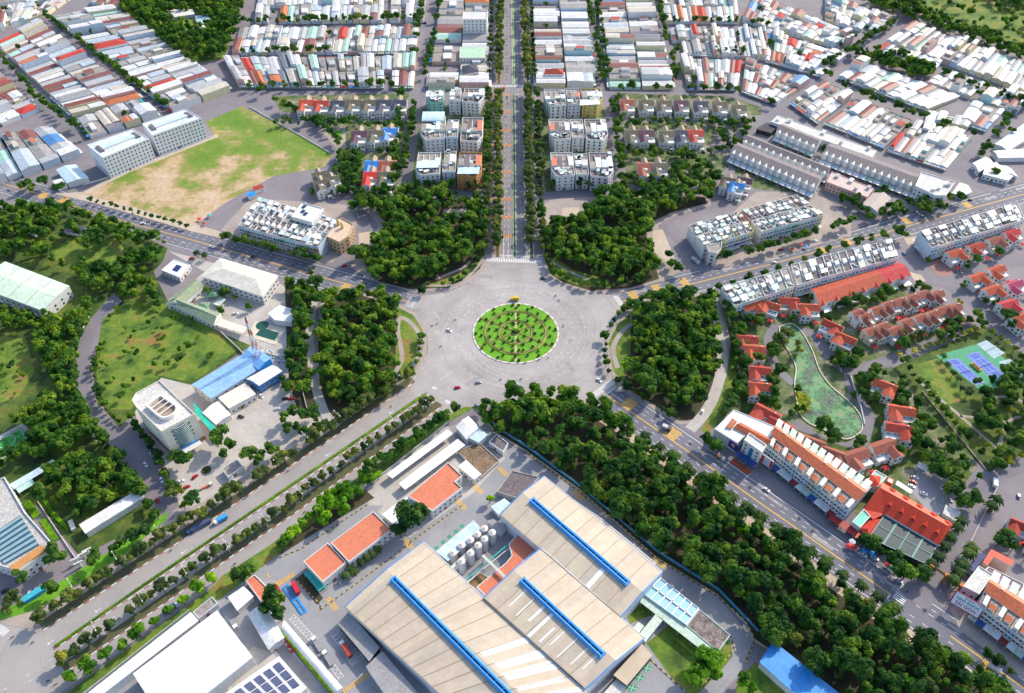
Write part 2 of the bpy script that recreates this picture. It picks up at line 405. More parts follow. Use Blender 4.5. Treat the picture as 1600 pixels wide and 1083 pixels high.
# side lanes
mbs = MB()
LANES = [([(178, 462), (150, 500), (130, 545), (125, 590), (137, 637), (165, 680), (205, 722), (240, 768), (266, 830)], 9.5, M_lane),
         ([(0, 92), (60, 160), (140, 224)], 11, M_lane), ([(62, 30), (160, 98), (272, 178)], 11, M_lane),
         ([(200, 20), (280, 75), (375, 150)], 11, M_lane),
         ([(-20, 300), (60, 285), (130, 243), (270, 186), (380, 148), (420, 137), (660, 141)], 13, M_lane),
                  ([(683, -20), (672, 60), (655, 140), (636, 255), (632, 296)], 12, M_lane),
         ([(922, -20), (938, 60), (950, 140), (970, 290)], 12, M_lane),
         ([(1026, -20), (1036, 50), (1062, 110)], 11, M_lane), ([(945, 142), (1100, 141), (1180, 160), (1215, 172)], 11, M_lane),
         ([(1400, 30), (1330, 80), (1262, 138), (1215, 172), (1150, 230)], 12, M_lane),
         ([(1215, 172), (1310, 200), (1400, 235), (1490, 270), (1560, 300)], 13, M_lane),
         ([(1640, 130), (1560, 200), (1500, 265)], 13, M_lane),
         ([(340, 75), (640, 39), (660, 36)], 8, M_lane), ([(400, 86), (655, 82)], 8, M_lane),
         ([(1400, 385), (1425, 420), (1470, 440), (1540, 420), (1640, 395)], 11, M_lane), ([(1470, 440), (1520, 470), (1560, 520), (1640, 585)], 9, M_lane),
         ([(1545, 508), (1450, 540), (1395, 562), (1330, 578), (1300, 560), (1270, 520)], 9, M_lane),
         ([(1330, 578), (1330, 600), (1352, 640), (1358, 670), (1345, 690), (1320, 700), (1285, 690), (1240, 660)], 8, M_lane),
         ([(1395, 562), (1460, 640), (1545, 735)], 9, M_lane), ([(1640, 700), (1545, 745), (1490, 860), (1450, 910), (1425, 940)], 16, M_lane),
         ([(1270, 520), (1215, 512), (1200, 535), (1215, 575), (1240, 600)], 6, M_lane),
         ([(545, 425), (575, 365), (560, 310), (520, 240)], 10, M_lane), ([(1040, 350), (1075, 385), (1110, 428)], 11, M_lane), ([(860, 303), (960, 299), (1100, 292), (1180, 300)], 8, M_lane),
         ([(640, 297), (760, 304)], 9, M_lane)]
for k, (p, w, m) in enumerate(LANES): ribbon(mbs, smooth(GP(p), 5), w, .040+.0035*k, m)
struct(mbs.build('side_lanes'))

M_qg2 = ground_mat('garden_ground', [(0.36, (.05, .10, .02)), (0.5, (.12, .17, .05)), (0.58, (.24, .22, .15)), (0.7, (.36, .31, .27))], .09, .6)
# ---------------------------------------------------------------- raised blocks: parks, lots, lawns
KZ = .14
def block(name, px, m, z=KZ, ck=None): return sheet(name, [px], z, m, kerb=ck or M_conc)
NWP = [(548, 418), (575, 434), (640, 456), (700, 455), (735, 441), (753, 425), (760, 405), (757, 312), (700, 305), (600, 312), (573, 330), (592, 352), (575, 385), (560, 400)]
NEP = [(848, 405), (857, 430), (878, 446), (925, 459), (958, 460), (1040, 438), (1062, 424), (1030, 372), (1028, 352), (1060, 335), (1110, 322), (1112, 306), (990, 304), (860, 312), (846, 322)]
WP = [(500, 476), (530, 458), (560, 455), (625, 476), (650, 490), (666, 515), (667, 550), (650, 582), (640, 600), (548, 658), (510, 655), (496, 600), (492, 540)]
EP = [(985, 470), (1050, 460), (1112, 458), (1128, 480), (1142, 530), (1135, 590), (1085, 662), (1060, 664), (964, 603), (949, 570), (946, 530), (960, 500)]
block('park_pavement_northwest', NWP, M_pave); block('park_pavement_northeast', NEP, M_pave)
block('park_pavement_west', WP, M_pave); block('park_pavement_east', EP, M_pave)
sheet('forest_floor_northwest', [[(590, 440), (640, 452), (700, 450), (730, 437), (750, 420), (757, 402), (754, 320), (700, 310), (610, 318), (590, 335), (608, 352), (600, 375), (575, 395), (568, 410)]], .16, M_soil)
sheet('forest_floor_northeast', [[(851, 405), (860, 428), (880, 442), (925, 455), (985, 450), (1030, 436), (1010, 372), (1012, 350), (1050, 332), (1105, 318), (1100, 308), (935, 312), (900, 345), (870, 350), (850, 360)]], .16, M_soil)
sheet('forest_floor_west', [[(506, 476), (530, 462), (560, 460), (622, 480), (618, 560), (632, 590), (548, 650), (515, 650), (500, 600), (497, 540)]], .16, M_soil)
sheet('forest_floor_east', [[(990, 474), (1050, 465), (1108, 463), (1120, 485), (1134, 530), (1126, 590), (1085, 655), (1062, 658), (972, 602), (985, 560), (985, 510)]], .16, M_soil)
sheet('park_lawns', [[(620, 480), (645, 492), (660, 515), (660, 548), (645, 575), (628, 588), (618, 560)], [(951, 535), (965, 508), (985, 490), (985, 560), (975, 598), (958, 580)], [(955, 450), (905, 447), (868, 432), (856, 405), (866, 402), (895, 422), (950, 438)], [(735, 432), (680, 450), (660, 448), (715, 430), (748, 405), (755, 408)]], .165, M_grass)
def walk(pts, w, z=.172): ribbon(mbw, smooth(GP(pts), 6), w, z, M_pave)
mbw = MB()
walk([(612, 590), (628, 560), (622, 520), (625, 497), (642, 505), (655, 525), (652, 560), (630, 590)], 3.2)
walk([(965, 575), (958, 545), (972, 518), (990, 505)], 3.5)
walk([(660, 446), (715, 444), (745, 418), (757, 400)], 2.5, .176); walk([(680, 437), (720, 420), (735, 408)], 2.5)
walk([(862, 408), (890, 425), (920, 437)], 2.5)
struct(mbw.build('park_paths'))
sheet('park_plazas', [[(693, 327), (730, 326), (729, 341), (692, 343)], [(878, 325), (905, 324), (904, 345), (878, 340)], [(1020, 362), (1035, 358), (1056, 408), (1044, 412), (1020, 392)], [(560, 365), (592, 360), (602, 385), (585, 405), (562, 400)], [(553, 413), (570, 418), (575, 425), (560, 424)]], .18, M_sand)
# east and west park side paths
mb = MB(); ribbon(mb, smooth(GP([(1113, 465), (1125, 520), (1128, 560), (1122, 600), (1105, 640), (1078, 672)]), 6), 7.0, .185, M_conc); ribbon(mb, smooth(GP([(490, 470), (484, 520), (488, 570), (495, 610), (510, 650), (530, 665)]), 6), 6.0, .19, M_conc); struct(mb.build('park_service_paths'))
sheet('verge_grass_east', [[(1118, 462), (1140, 500), (1152, 560), (1150, 600), (1130, 650), (1105, 680), (1095, 672), (1125, 620), (1136, 560), (1132, 510)]], .13, M_grass)
M_qg = ground_mat('garden_paving', [(0.35, (.10, .15, .05)), (0.47, (.20, .20, .12)), (0.55, (.36, .29, .26)), (0.7, (.44, .36, .33))], .07, .6)
# SE wood
SEW = [(742, 641), (800, 634), (850, 626), (925, 640), (985, 675), (1110, 765), (1200, 828), (1375, 952), (1490, 1030), (1560, 1075), (1600, 1110), (1310, 1120), (1240, 1040), (1175, 1000), (1165, 975), (1120, 930), (1025, 872), (905, 768), (820, 705), (775, 680)]
block('wood_edge_sand', SEW, M_sand, .12)
sheet('forest_floor_southeast', [[(748, 644), (800, 640), (850, 634), (915, 645), (970, 680), (1090, 768), (1190, 840), (1360, 965), (1480, 1042), (1560, 1095), (1590, 1110), (1310, 1118), (1240, 1038), (1178, 998), (1168, 975), (1120, 928), (1028, 872), (908, 766), (824, 705), (780, 678)]], .14, M_soil)
sheet('meadow', [[(1412, -30), (1425, 8), (1470, 28), (1540, 55), (1660, 105), (1660, -30)], [(232, 60), (300, 100), (350, 92), (385, -30), (180, -30), (190, 20)]], .06, M_grass)
# NW vacant lot
block('vacant_lot', [(128, 303), (170, 278), (335, 213), (322, 190), (378, 166), (470, 212), (520, 242), (505, 262), (430, 275), (395, 292), (345, 322), (305, 352), (215, 326)], M_fieldg, .12)
mb = MB(); ribbon(mb, GP([(132, 302), (200, 268), (340, 212)]), 5, .17, M_sand); struct(mb.build('field_footpath'))
sheet('lawn_triangle', [[(508, 205), (535, 204), (533, 219), (520, 214)]], .17, M_lawn)
block('lawn_triangle_pavement', [(498, 200), (540, 198), (540, 236), (525, 232)], M_pave, .13)
# west greens
WGREEN = [(-80, 345), (30, 325), (100, 322), (200, 358), (262, 388), (255, 408), (240, 425), (262, 470), (345, 520), (392, 540), (300, 602), (252, 590), (206, 650), (186, 668), (165, 640), (148, 610), (146, 565), (158, 520), (190, 470), (178, 458), (140, 500), (117, 545), (112, 600), (125, 640), (150, 690), (190, 728), (228, 780), (245, 815), (205, 830), (125, 870), (60, 790), (-80, 800)]
block('west_greens', WGREEN, M_scrub, .12)
sheet('west_field', [[(160, 500), (195, 472), (262, 475), (345, 522), (375, 545), (300, 598), (250, 588), (205, 640), (170, 640), (152, 605), (150, 560)], [(70, 400), (110, 372), (180, 372), (205, 400), (190, 430), (130, 420)], [(-60, 520), (40, 530), (55, 580), (30, 620), (-60, 650)]], .15, M_grass)
block('lot_behind_school', [(262, 392), (330, 410), (440, 445), (470, 470), (480, 540), (470, 600), (520, 690), (330, 800), (280, 790), (262, 735), (215, 660), (210, 640), (250, 590), (300, 602), (392, 545), (345, 520), (262, 470), (320, 425)], M_conc, .10)
sheet('trees_strip_floor', [[(445, 440), (505, 460), (488, 480), (480, 540), (488, 600), (505, 650), (470, 655), (452, 600), (448, 540)]], .15, M_soil)
# verges of the SW boulevard
sheet('verge_pavement', [[(645, 606), (560, 660), (400, 770), (215, 890), (60, 985), (0, 975), (0, 960), (60, 950), (200, 860), (262, 815), (400, 735), (520, 660), (600, 618), (640, 590)]], .11, M_pave, kerb=M_conc)
VU = [[(648, 596), (400, 764), (297, 835), (67, 984), (61, 973), (290, 824), (400, 751), (540, 657), (640, 588)]]
VL = [[(691, 633), (607, 694), (454, 806), (400, 842), (102, 1050), (95, 1039), (245, 937), (400, 830), (540, 727), (682, 627)]]
sheet('tree_verge', VU+VL, .16, M_mdirt, kerb=M_conc)
sheet('median_strip', [[(668, 613), (665, 618), (400, 798.5), (240, 907), (86, 1011.5), (84, 1009), (240, 901.5), (400, 793), (661, 615.5)]], .16, M_mdirt, kerb=M_white)
sheet('south_verge', [[(744, 636), (700, 660), (640, 712), (560, 765), (470, 832), (440, 862), (360, 925), (110, 1100), (80, 1100), (330, 920), (347, 900), (425, 850), (560, 745), (690, 655), (725, 636)]], .13, M_grass, kerb=M_conc)
sheet('verge_lawn', [[(0, 970), (60, 952), (190, 870), (260, 812), (262, 800), (190, 850), (90, 912), (70, 925), (0, 955)]], .13, M_lawn)
# factory yards
sheet('factory_yard', [[(742, 650), (780, 683), (905, 770), (1020, 872), (1120, 932), (1178, 1000), (1150, 1060), (1100, 1110), (120, 1110), (345, 925), (440, 868), (560, 772), (700, 668)]], .05, M_yard)
sheet('concrete_yard', [[(600, 790), (720, 690), (790, 715), (740, 770), (640, 840), (590, 800)], [(575, 745), (700, 665), (715, 690), (600, 790), (575, 790)], [(395, 1010), (425, 1020), (520, 1110), (380, 1110), (350, 1070)]], .07, M_conc)
sheet('factory_lawn', [[(1010, 1005), (1060, 965), (1140, 1000), (1145, 1025), (1125, 1050), (1085, 1090), (1050, 1060)], [(975, 950), (1010, 930), (1022, 960), (985, 975)], [(1155, 1060), (1180, 1035), (1230, 1075), (1230, 1110), (1140, 1110)]], .12, M_grass, kerb=M_conc)
sheet('planting_beds', [[(425, 862), (520, 795), (570, 765), (585, 778), (510, 822), (440, 866)], [(462, 905), (475, 895), (505, 935), (495, 945)]], .12, M_soil, kerb=M_conc)
# east side
block('east_estate_ground', [(1128, 482), (1200, 470), (1400, 430), (1430, 470), (1500, 520), (1400, 555), (1440, 620), (1540, 735), (1500, 840), (1460, 870), (1330, 800), (1150, 680), (1110, 675), (1140, 600)], M_qg2, .03)
EG = [[(1160, 600), (1200, 590), (1215, 620), (1190, 660), (1155, 655)], [(1325, 590), (1345, 590), (1400, 600), (1420, 690), (1400, 740), (1370, 750), (1350, 720), (1370, 650)], [(1424, 697), (1440, 690), (1530, 745), (1520, 800), (1490, 815), (1430, 725), (1412, 735)], [(1340, 440), (1420, 430), (1420, 450), (1340, 470)], [(1280, 470), (1300, 470), (1310, 500), (1290, 500)], [(1240, 670), (1340, 705), (1300, 760), (1230, 720)], [(1300, 520), (1355, 555), (1340, 575), (1305, 565)]]
sheet('garden_ground', EG, .10, M_scrub, kerb=M_conc)
block('park_ground_east', [(1395, 575), (1540, 510), (1640, 585), (1640, 690), (1545, 738), (1500, 700)], M_scrub, .12)
sheet('sports_field', [[(1425, 572), (1465, 560), (1520, 622), (1480, 633)]], .16, M_grass)
mb = MB()
for p in ([(1440, 600), (1500, 650), (1545, 690), (1560, 700)], [(1540, 625), (1570, 620), (1600, 630), (1620, 660)], [(1560, 700), (1575, 660), (1600, 650)], [(1500, 650), (1540, 655), (1575, 660)]):
    ribbon(mb, smooth(GP(p), 6), 2.2, .17, M_pave)
struct(mb.build('garden_paths'))
sheet('parking_surface', [[(1420, 765), (1437, 728), (1500, 765), (1490, 810), (1450, 800)]], .12, M_yard)
sheet('quarter_gardens', [[(425, 150), (640, 146), (632, 180), (440, 176)], [(520, 192), (632, 190), (628, 226), (545, 232)], [(540, 242), (628, 236), (622, 292), (560, 296), (545, 270)], [(966, 146), (1190, 152), (1190, 180), (975, 184)], [(970, 192), (1120, 192), (1112, 228), (975, 226)], [(975, 238), (1128, 240), (1138, 262), (1100, 290), (975, 288)], [(1145, 240), (1160, 245), (1290, 305), (1180, 296), (1150, 272)], [(648, 170), (760, 170), (760, 300), (640, 296)], [(846, 170), (955, 170), (968, 296), (852, 300)]], .05, M_qg2)
block('shop_forecourt', [(1060, 668), (1100, 690), (1220, 775), (1330, 850), (1405, 905), (1440, 900), (1450, 880), (1330, 810), (1120, 665)], M_lane, .11)
block('pavement_southeast_corner', [(1485, 952), (1500, 985), (1600, 1060), (1640, 1090), (1640, 1000), (1500, 930)], M_pave, .11)
block('northeast_terrace_pavement', [(1080, 395), (1115, 420), (1200, 405), (1330, 368), (1330, 345), (1280, 300), (1180, 300)], M_pave, .1)
block('northwest_terrace_pavement', [(345, 360), (500, 412), (520, 410), (560, 350), (540, 320), (390, 310)], M_pave, .1)
block('pavement_north_verge', [(85, 303), (150, 318), (300, 362), (345, 372), (345, 362), (220, 325), (130, 300)], M_sand, .1)

# ---------------------------------------------------------------- roundabout
def circ(r, n=96): return [(C0[0]+r*cos(2*pi*i/n), C0[1]+r*sin(2*pi*i/n)) for i in range(n)]
M_kerbw = paint((.74, .70, .68), .08, .7, .8, 0, .15); M_kerbr = paint((.60, .38, .34), .1, .7, .8, 0, .2)
M_hedge_r = paint((.30, .16, .07), .3, .9, 1.5, 0, .3); M_pathr = paint((.62, .46, .32), .12, .8, 1, 0, .15)
mb = MB(); mb.poly(circ(R0-1.0), .3, M_lawn)
for i in range(96):
    a0, a1 = 2*pi*i/96, 2*pi*(i+1)/96; m = M_kerbw if i % 3 else M_kerbr
    q = [(C0[0]+r*cos(a), C0[1]+r*sin(a)) for r, a in ((R0-1.0, a0), (R0, a0), (R0, a1), (R0-1.0, a1))]
    mb.prism(q, 0, .34, m)
def ringpath(r, w, z, m, z0=.3):
    for i in range(72):
        a0, a1 = 2*pi*i/72, 2*pi*(i+1)/72
        mb.prism([(C0[0]+s*cos(a), C0[1]+s*sin(a)) for s, a in ((r-w/2, a0), (r+w/2, a0), (r+w/2, a1), (r-w/2, a1))], z0, z, m)
for r in (R0*.38, R0*.70):
    ringpath(r, .55, .36, M_pathr, .29); ringpath(r-.65, .55, .7, M_hedge_r, .28); ringpath(r+.75, .8, .7, L_bright, .27)
ringpath(2.3, 1.0, .5, M_pathr, .28)
for k in range(6):
    a = radians(90+60*k); L = R0-1.5
    p = [(C0[0]+2.5*cos(a), C0[1]+2.5*sin(a)), (C0[0]+L*cos(a), C0[1]+L*sin(a))]
    if k % 3 == 0:
        ribbon(mb, p, 1.2, .345, M_pathr)
    else: ribbon(mb, p, .8, .6, M_hedge_r, 0, .3)
struct(mb.build('roundabout_island'))

# ---------------------------------------------------------------- markings and kerbs
mb = MB(); Z = .075
for pts, offs in ((NWp, (-7.8, -4.6, 4.4, 7.6)), (NEp, (-5.6, 4.2, 7.4)), (SEp, (-3.6, -7.0, 3.8, 7.2))):
    for o in offs: dashes(mb, pts, Z, M_white, .28, 2.6, 4.2, o)
for pts, o in ((NWp, 11.2), (NWp, -10.8), (NEp, 11.3), (NEp, -9.6), (SEp, 10.6), (SEp, -9.8)): ribbon(mb, pts, .34, Z, M_white, o)
for x0 in (-13.6, -5.2, -8.6, 5.0, 8.4, 14.8):
    dashes(mb, NB, Z, M_white, .24, 2.6, 5.5, x0)
ribbon(mb, [G(775, 398), G(848, 403)], .5, Z, M_white)
for xx in (-13.6, -9, -5.3): ribbon(mb, [(NB[0][0]+xx, NB[0][1]), (NB[0][0]+xx, NB[0][1]+28)], .28, Z, M_white)
zebra(mb, G(761, 406), G(848, 409), Z, M_white, 4.2, .62, .72)
zebra(mb, G(957, 596), G(922, 622), Z, M_white, 4.5, .6, .75); zebra(mb, G(1418, 918), G(1402, 940), Z, M_white, 6, .6, .7)
zebra(mb, G(655, 463), G(640, 480), Z, M_white, 3.5, .5, .9); zebra(mb, G(962, 463), G(975, 482), Z, M_white, 4, .6, .8)
zebra(mb, G(676, 605), G(684, 609), Z, M_white, 2, .6, .6); zebra(mb, G(697, 626), G(703, 631), Z, M_white, 2.5, .6, .6)
zebra(mb, G(-5, 978), G(10, 990), Z, M_white, 4, .6, .6); zebra(mb, G(765, 135), G(832, 134), Z, M_white, 4, .6, .8)
ribbon(mb, [G(964, 604), G(947, 617)], .5, Z, M_white); ribbon(mb, [G(1391, 929), G(1385, 937)], .5, Z, M_white)
for r in (R0+6.5, R0+10.5, R0+14.5, R0+19):
    n = int(2*pi*r/5.2)
    for i in range(n):
        if rnd.random() < .25: continue
        a = 2*pi*i/n; p = (C0[0]+r*cos(a), C0[1]+r*sin(a))
        mb.box((p[0], p[1], Z-.02), (1.1, .28, .025), a+pi/2, M_white)
for off in (-18.5, -14, 6.5, 10.5): dashes(mb, SWcp, Z, M_white, .26, 1.8, 9.0, off)
ar = paint((.8, .8, .78), .05, .7)
for x, y, d in ((612, 644, 0), (455, 711, 0), (288, 862, 0), (154, 953, 0), (80, 1003, 1), (513, 710, 0)):
    p = G(x, y); h = atan2(SWcp[1][1]-SWcp[0][1], SWcp[1][0]-SWcp[0][0])
    mb.box((p[0], p[1], Z-.02), (3.5, .3, .025), h, ar); mb.box((p[0]+1.4*cos(h), p[1]+1.4*sin(h), Z-.015), (.5, 1.6, .025), h, ar)
for yy in (375, 340, 300, 262, 225, 190):
    p = G(791, yy); q = G(816, yy)
    for c in (p, q): mb.box((c[0], c[1], Z-.02), (.3, 3.2, .025), 0, ar); mb.box((c[0], c[1]+1.1, Z-.015), (1.3, .4, .025), 0, ar)
struct(mb.build('road_markings'))
mb = MB()
for pts in (NWp, NEp, SEp[:5], SEp[5:]): ribbon(mb, pts, .75, .079, M_yellow)
def ybars(px, py, hd, ln, n=6, st=1.3):
    c = G(px, py)
    for k in range(n):
        q = (c[0]+cos(hd)*(k-n/2)*st, c[1]+sin(hd)*(k-n/2)*st); mb.box((q[0], q[1], .07), (.85, ln, .026), hd, M_yellow)
hSE = atan2(SEp[1][1]-SEp[0][1], SEp[1][0]-SEp[0][0]); hNW = atan2(NWp[-1][1]-NWp[-2][1], NWp[-1][0]-NWp[-2][0]); hNE = atan2(NEp[1][1]-NEp[0][1], NEp[1][0]-NEp[0][0])
ybars(985, 632, hSE, 9); ybars(1053, 679, hSE, 9); ybars(1541, 1048, hSE, 9, 5)
for x, y in ((541, 449), (574, 459), (616, 471), (68, 306), (100, 313)): ybars(x, y, hNW, 8, 5, 1.2)
for x, y in ((990, 460), (1027, 450), (1070, 440), (1285, 391), (1325, 378), (1418, 345), (1512, 320)): ybars(x, y, hNE, 8, 5, 1.2)
for yy in (371, 341, 313, 270, 228, 205, 176, 150):
    c = G(791, yy); d = G(768, yy)
    for k in range(3):
        mb.box((c[0], c[1]+k*1.4, .07), (10.5, .8, .026), 0, M_orange); mb.box((d[0], d[1]+k*1.4, .07), (6, .8, .026), 0, M_orange)
for x, y, hd, ln, n in ((438, 910, .62, 3, 14), (421, 898, .62, 3, 1), (520, 945, -.85, 3.2, 7), (640, 852, -.85, 3.2, 6), (748, 766, -.85, 3.2, 6), (722, 790, -.85, 3.2, 6), (787, 738, -.85, 3.2, 6), (905, 775, -.9, 3.5, 6), (1032, 880, -.9, 3.5, 6), (560, 1065, .62, 2.5, 12)):
    c = G(x, y)
    for k in range(n):
        q = (c[0]+cos(hd)*(k-n/2)*1.3, c[1]+sin(hd)*(k-n/2)*1.3); mb.box((q[0], q[1], .08), (.75, ln, .03), hd, M_yellow)
struct(mb.build('yellow_markings'))
mb = MB(); rp = random.Random(12); pm = [asphalt('patch_'+n, c, .1, False) for n, c in (('dark', (.31, .285, .275)), ('pale', (.45, .42, .39)))]
for k in range(26):
    x, y = rp.uniform(640, 950), rp.uniform(425, 640); c = G(x, y)
    if dist(c, C0) > R0+3: mb.box((c[0], c[1], .015), (rp.uniform(3, 14), rp.uniform(1.2, 4), .012+.0007*k), rp.uniform(0, 3), pm[k % 2])
for k in range(30):
    a0 = rp.uniform(0, 6.28); rr = R0+rp.uniform(4, 30); n = 10; ribbon(mb, [(C0[0]+(rr+i*.4)*cos(a0+i*.06), C0[1]+(rr+i*.4)*sin(a0+i*.06)) for i in range(n)], .35, .05+.0006*k, pm[0])
for P, o in ((SWcp, -12), (SWcp, 9), (SEp, 5), (NWp, -4), (NEp, 5), (NB, 7), (NB, -9)):
    for x, y, h in along(P, 37, rp.uniform(5, 30)): s = o+rp.uniform(-3, 3); mb.box((x-sin(h)*s, y+cos(h)*s, .03), (rp.uniform(4, 18), rp.uniform(1, 3), .018), h, pm[0] if P is SWcp else M_dark if P is NB else M_boul)
struct(mb.build('road_patches'))
# banded kerbs
mb = MB()
def banded(px, m1, m2, w=.45, h=.24, step=3.0, sm=0, wpts=None):
    p = wpts or GP(px)
    if sm: p = smooth(p, sm)
    for i, (x, y, hd) in enumerate(along(p, step)): mb.box((x+cos(hd)*step/2, y+sin(hd)*step/2, 0), (step*.98, w, h), hd, m1 if i % 2 else m2)
kr = paint((.45, .10, .07), .15, .7, .8, 0, .2); ky = paint((.62, .44, .10), .12, .7, .8, 0, .2); kb = paint((.06, .055, .05), .2, .8, .8, 0, .2)
banded([(648, 597), (400, 765), (297, 836), (68, 985)], M_white, kr); banded([(692, 634), (607, 695), (454, 807), (400, 843), (103, 1051)], M_white, kr)
banded([(666, 621), (400, 801), (240, 910), (86, 1014)], M_white, kr, .35)
banded([(755, 400), (757, 420), (742, 438), (700, 456), (655, 461)], M_conc, M_pave, .4); banded([(668, 515), (669, 550), (652, 582), (641, 600)], M_conc, M_pave, .4, .2)
banded([(820, 705), (905, 768), (960, 812), (1025, 872), (1120, 931), (1165, 970), (1180, 1000), (1165, 1035)], ky, kb, .5, .3, 1.6)
banded([(640, 848), (700, 805), (722, 790)], ky, kb, .5, .3, 1.6); banded([(462, 905), (500, 944), (510, 946), (640, 850)], ky, kb, .5, .3, 1.6, 3)
banded([(1015, 1030), (1075, 1085)], ky, kb, .5, .3, 1.6); banded([(1140, 992), (1146, 1015), (1125, 1040), (1100, 1070)], ky, kb, .5, .3, 1.6, 3)
banded([(436, 872), (470, 858), (575, 788)], ky, kb, .5, .3, 1.6)
struct(mb.build('painted_kerbs'))
# north boulevard medians
mb = MB()
def strip(px0, px1, w, z, m, mk):
    a, b = G(*px0), G(*px1)
    ribbon(mb, [a, b], w, z-.02, mk, 0, 0); ribbon(mb, [a, b], w-.7, z, m)
for a, b in (((777.5, 402), (779, 143)), ((779.5, 131), (781.5, -40))): strip(a, b, 3.4, .2, M_mdirt, M_orange)
for a, b in (((830.5, 404), (825.5, 146)), ((825, 132), (816.5, -40))): strip(a, b, 3.4, .2, M_mdirt, M_kerbw)
for a, b in (((804.5, 402), (803, 146)), ((802.8, 132), (799.5, -40))): strip(a, b, 2.2, .2, M_lawn, M_white)
for x0, y0, x1, y1, w in ((757, 300, 764, 143, 3), (765, 132, 768, -20, 3), (849, 300, 838, 146, 3), (838, 132, 829, -20, 3)):
    ribbon(mb, [G(x0, y0), G(x1, y1)], w, .15, M_pave, 0, 0)
struct(mb.build('boulevard_medians'))
# ---------------------------------------------------------------- building kit
def window_mesh(w, h, frame, bars=0):
    mb = MB(); mb.box((0, .03, 0), (w, .16, h), 0, frame); mb.box((0, .06, .1), (w-.22, .16, h-.2), 0, M_glass)
    for k in range(bars): mb.box((-w/2+w*(k+1)/(bars+1), .08, .1), (.08, .16, h-.2), 0, frame)
    return mb.mesh('window')
F_white = paint((.72, .72, .72), .05, .6, 1, 0, .1); F_green = paint((.05, .35, .22), .1, .5, 1, 0, .1); F_brown = paint((.25, .12, .07), .1, .6, 1, 0, .1); F_pink = paint((.5, .08, .2), .1, .6, 1, 0, .1)
WM = {'std': window_mesh(1.5, 1.6, F_white), 'wide': window_mesh(2.6, 1.6, F_white, 1), 'green': window_mesh(1.7, 1.7, F_green, 1), 'brown': window_mesh(1.5, 1.6, F_brown),
      'pink': window_mesh(1.8, 1.7, F_pink), 'strip': window_mesh(4.2, 1.4, F_white, 3), 'shop': window_mesh(3.2, 2.6, F_brown, 1), 'tall': window_mesh(1.3, 2.2, F_white)}
def put_windows(root, poly, zs, kind, sp, limit=100, edges=None, m0=1.2):
    """windows on the walls of poly, the walls nearest the camera first"""
    p = ccw(poly); o = root['_o']; E = []
    for i in range(len(p)):
        a, b = p[i], p[(i+1) % len(p)]; L = dist(a, b)
        if L < 3: continue
        n = ((b[1]-a[1])/L, -(b[0]-a[0])/L); m = lerp(a, b, .5); f = -(n[0]*m[0]+n[1]*m[1])/hypot(*m)
        E.append((f, a, b, L, n))
    E.sort(key=lambda e: -e[0]); cnt = 0
    for f, a, b, L, n in E:
        k = max(1, int((L-m0)/sp)); 
        for z in zs:
            for j in range(k):
                if cnt >= limit: return
                q = lerp(a, b, (j+.5)/k)
                w = bpy.data.objects.new('window', WM[kind]); C.objects.link(w); w.parent = root
                w.location = (q[0]-o[0], q[1]-o[1], z-o[2]); w.rotation_euler = (0, 0, atan2(n[1], n[0])-pi/2); cnt += 1
def clutter(root, poly, z, n, r, kinds=('hut', 'tank', 'awn')):
    """stair huts, tanks, awnings and small units standing on a flat roof: each a part"""
    p = inset(poly, 1.6); c = centroid(p); e = (p[1][0]-p[0][0], p[1][1]-p[0][1]); h = atan2(e[1], e[0])
    for k in range(n):
        for t in range(20):
            u = r.random(); v = r.random()
            q = lerp(lerp(p[0], p[1], u), lerp(p[3 if len(p) > 3 else 2], p[2], u), v)
            if inside(q, p): break
        kd = r.choice(kinds); mb = MB()
        if kd == 'hut':
            mb.box((q[0], q[1], z), (2.6, 3.2, 2.3), h, PW[r.randrange(3)]); mb.box((q[0], q[1], z+2.3), (3.0, 3.6, .15), h, M_conc); mb.build('stair_hut', root)
        elif kd == 'tank':
            mb.cyl((q[0], q[1]), .6, .6, z+.5, z+1.8, M_metal, 10); mb.box((q[0], q[1], z), (1.2, 1.2, .5), h, M_metal); mb.build('water_tank', root)
        elif kd == 'awn':
            m = AWN[r.randrange(len(AWN))]; w, l = r.uniform(2.4, 4), r.uniform(3, 6)
            mb.box((q[0], q[1], z+2.2), (w, l, .12), h, m)
            for sx in (-1, 1):
                for sy in (-1, 1):
                    a = (q[0]+(sx*w*.45)*cos(h)-(sy*l*.45)*sin(h), q[1]+(sx*w*.45)*sin(h)+(sy*l*.45)*cos(h)); mb.box((a[0], a[1], z), (.12, .12, 2.2), h, M_metal)
            mb.build('roof_awning', root)
        elif kd == 'solar':
            mb.box((q[0], q[1], z+.5), (3, 4, .1), h, M_solar); mb.box((q[0], q[1], z), (.3, 3, .5), h, M_metal); mb.build('solar_panel', root)
        elif kd == 'pots':
            for t in range(4): mb.box((q[0]+r.uniform(-1, 1), q[1]+r.uniform(-1, 1), z), (.7, .7, .8), h, L_town)
            mb.build('potted_plants', root)
M_solar = paint((.015, .03, .13), .1, .25, .5, 0, .05)
PW = [paint((.72, .72, .70), .08, .7, .3, 0, .16), paint((.78, .76, .72), .08, .7, .3, 0, .18), paint((.62, .64, .68), .08, .7, .3, 0, .18), paint((.70, .62, .48), .1, .7, .3, 0, .2),
      paint((.45, .62, .62), .1, .7, .3, 0, .15), paint((.72, .66, .40), .1, .7, .3, 0, .2), paint((.66, .44, .38), .1, .7, .3, 0, .2), paint((.50, .60, .70), .1, .7, .3, 0, .15), paint((.52, .54, .52), .12, .75, .4, 0, .3)]
AWN = [ribbed((.74, .76, .78)), ribbed((.60, .72, .72)), ribbed((.78, .76, .70)), ribbed((.45, .58, .66)), ribbed((.70, .72, .74)), ribbed((.45, .62, .52))]
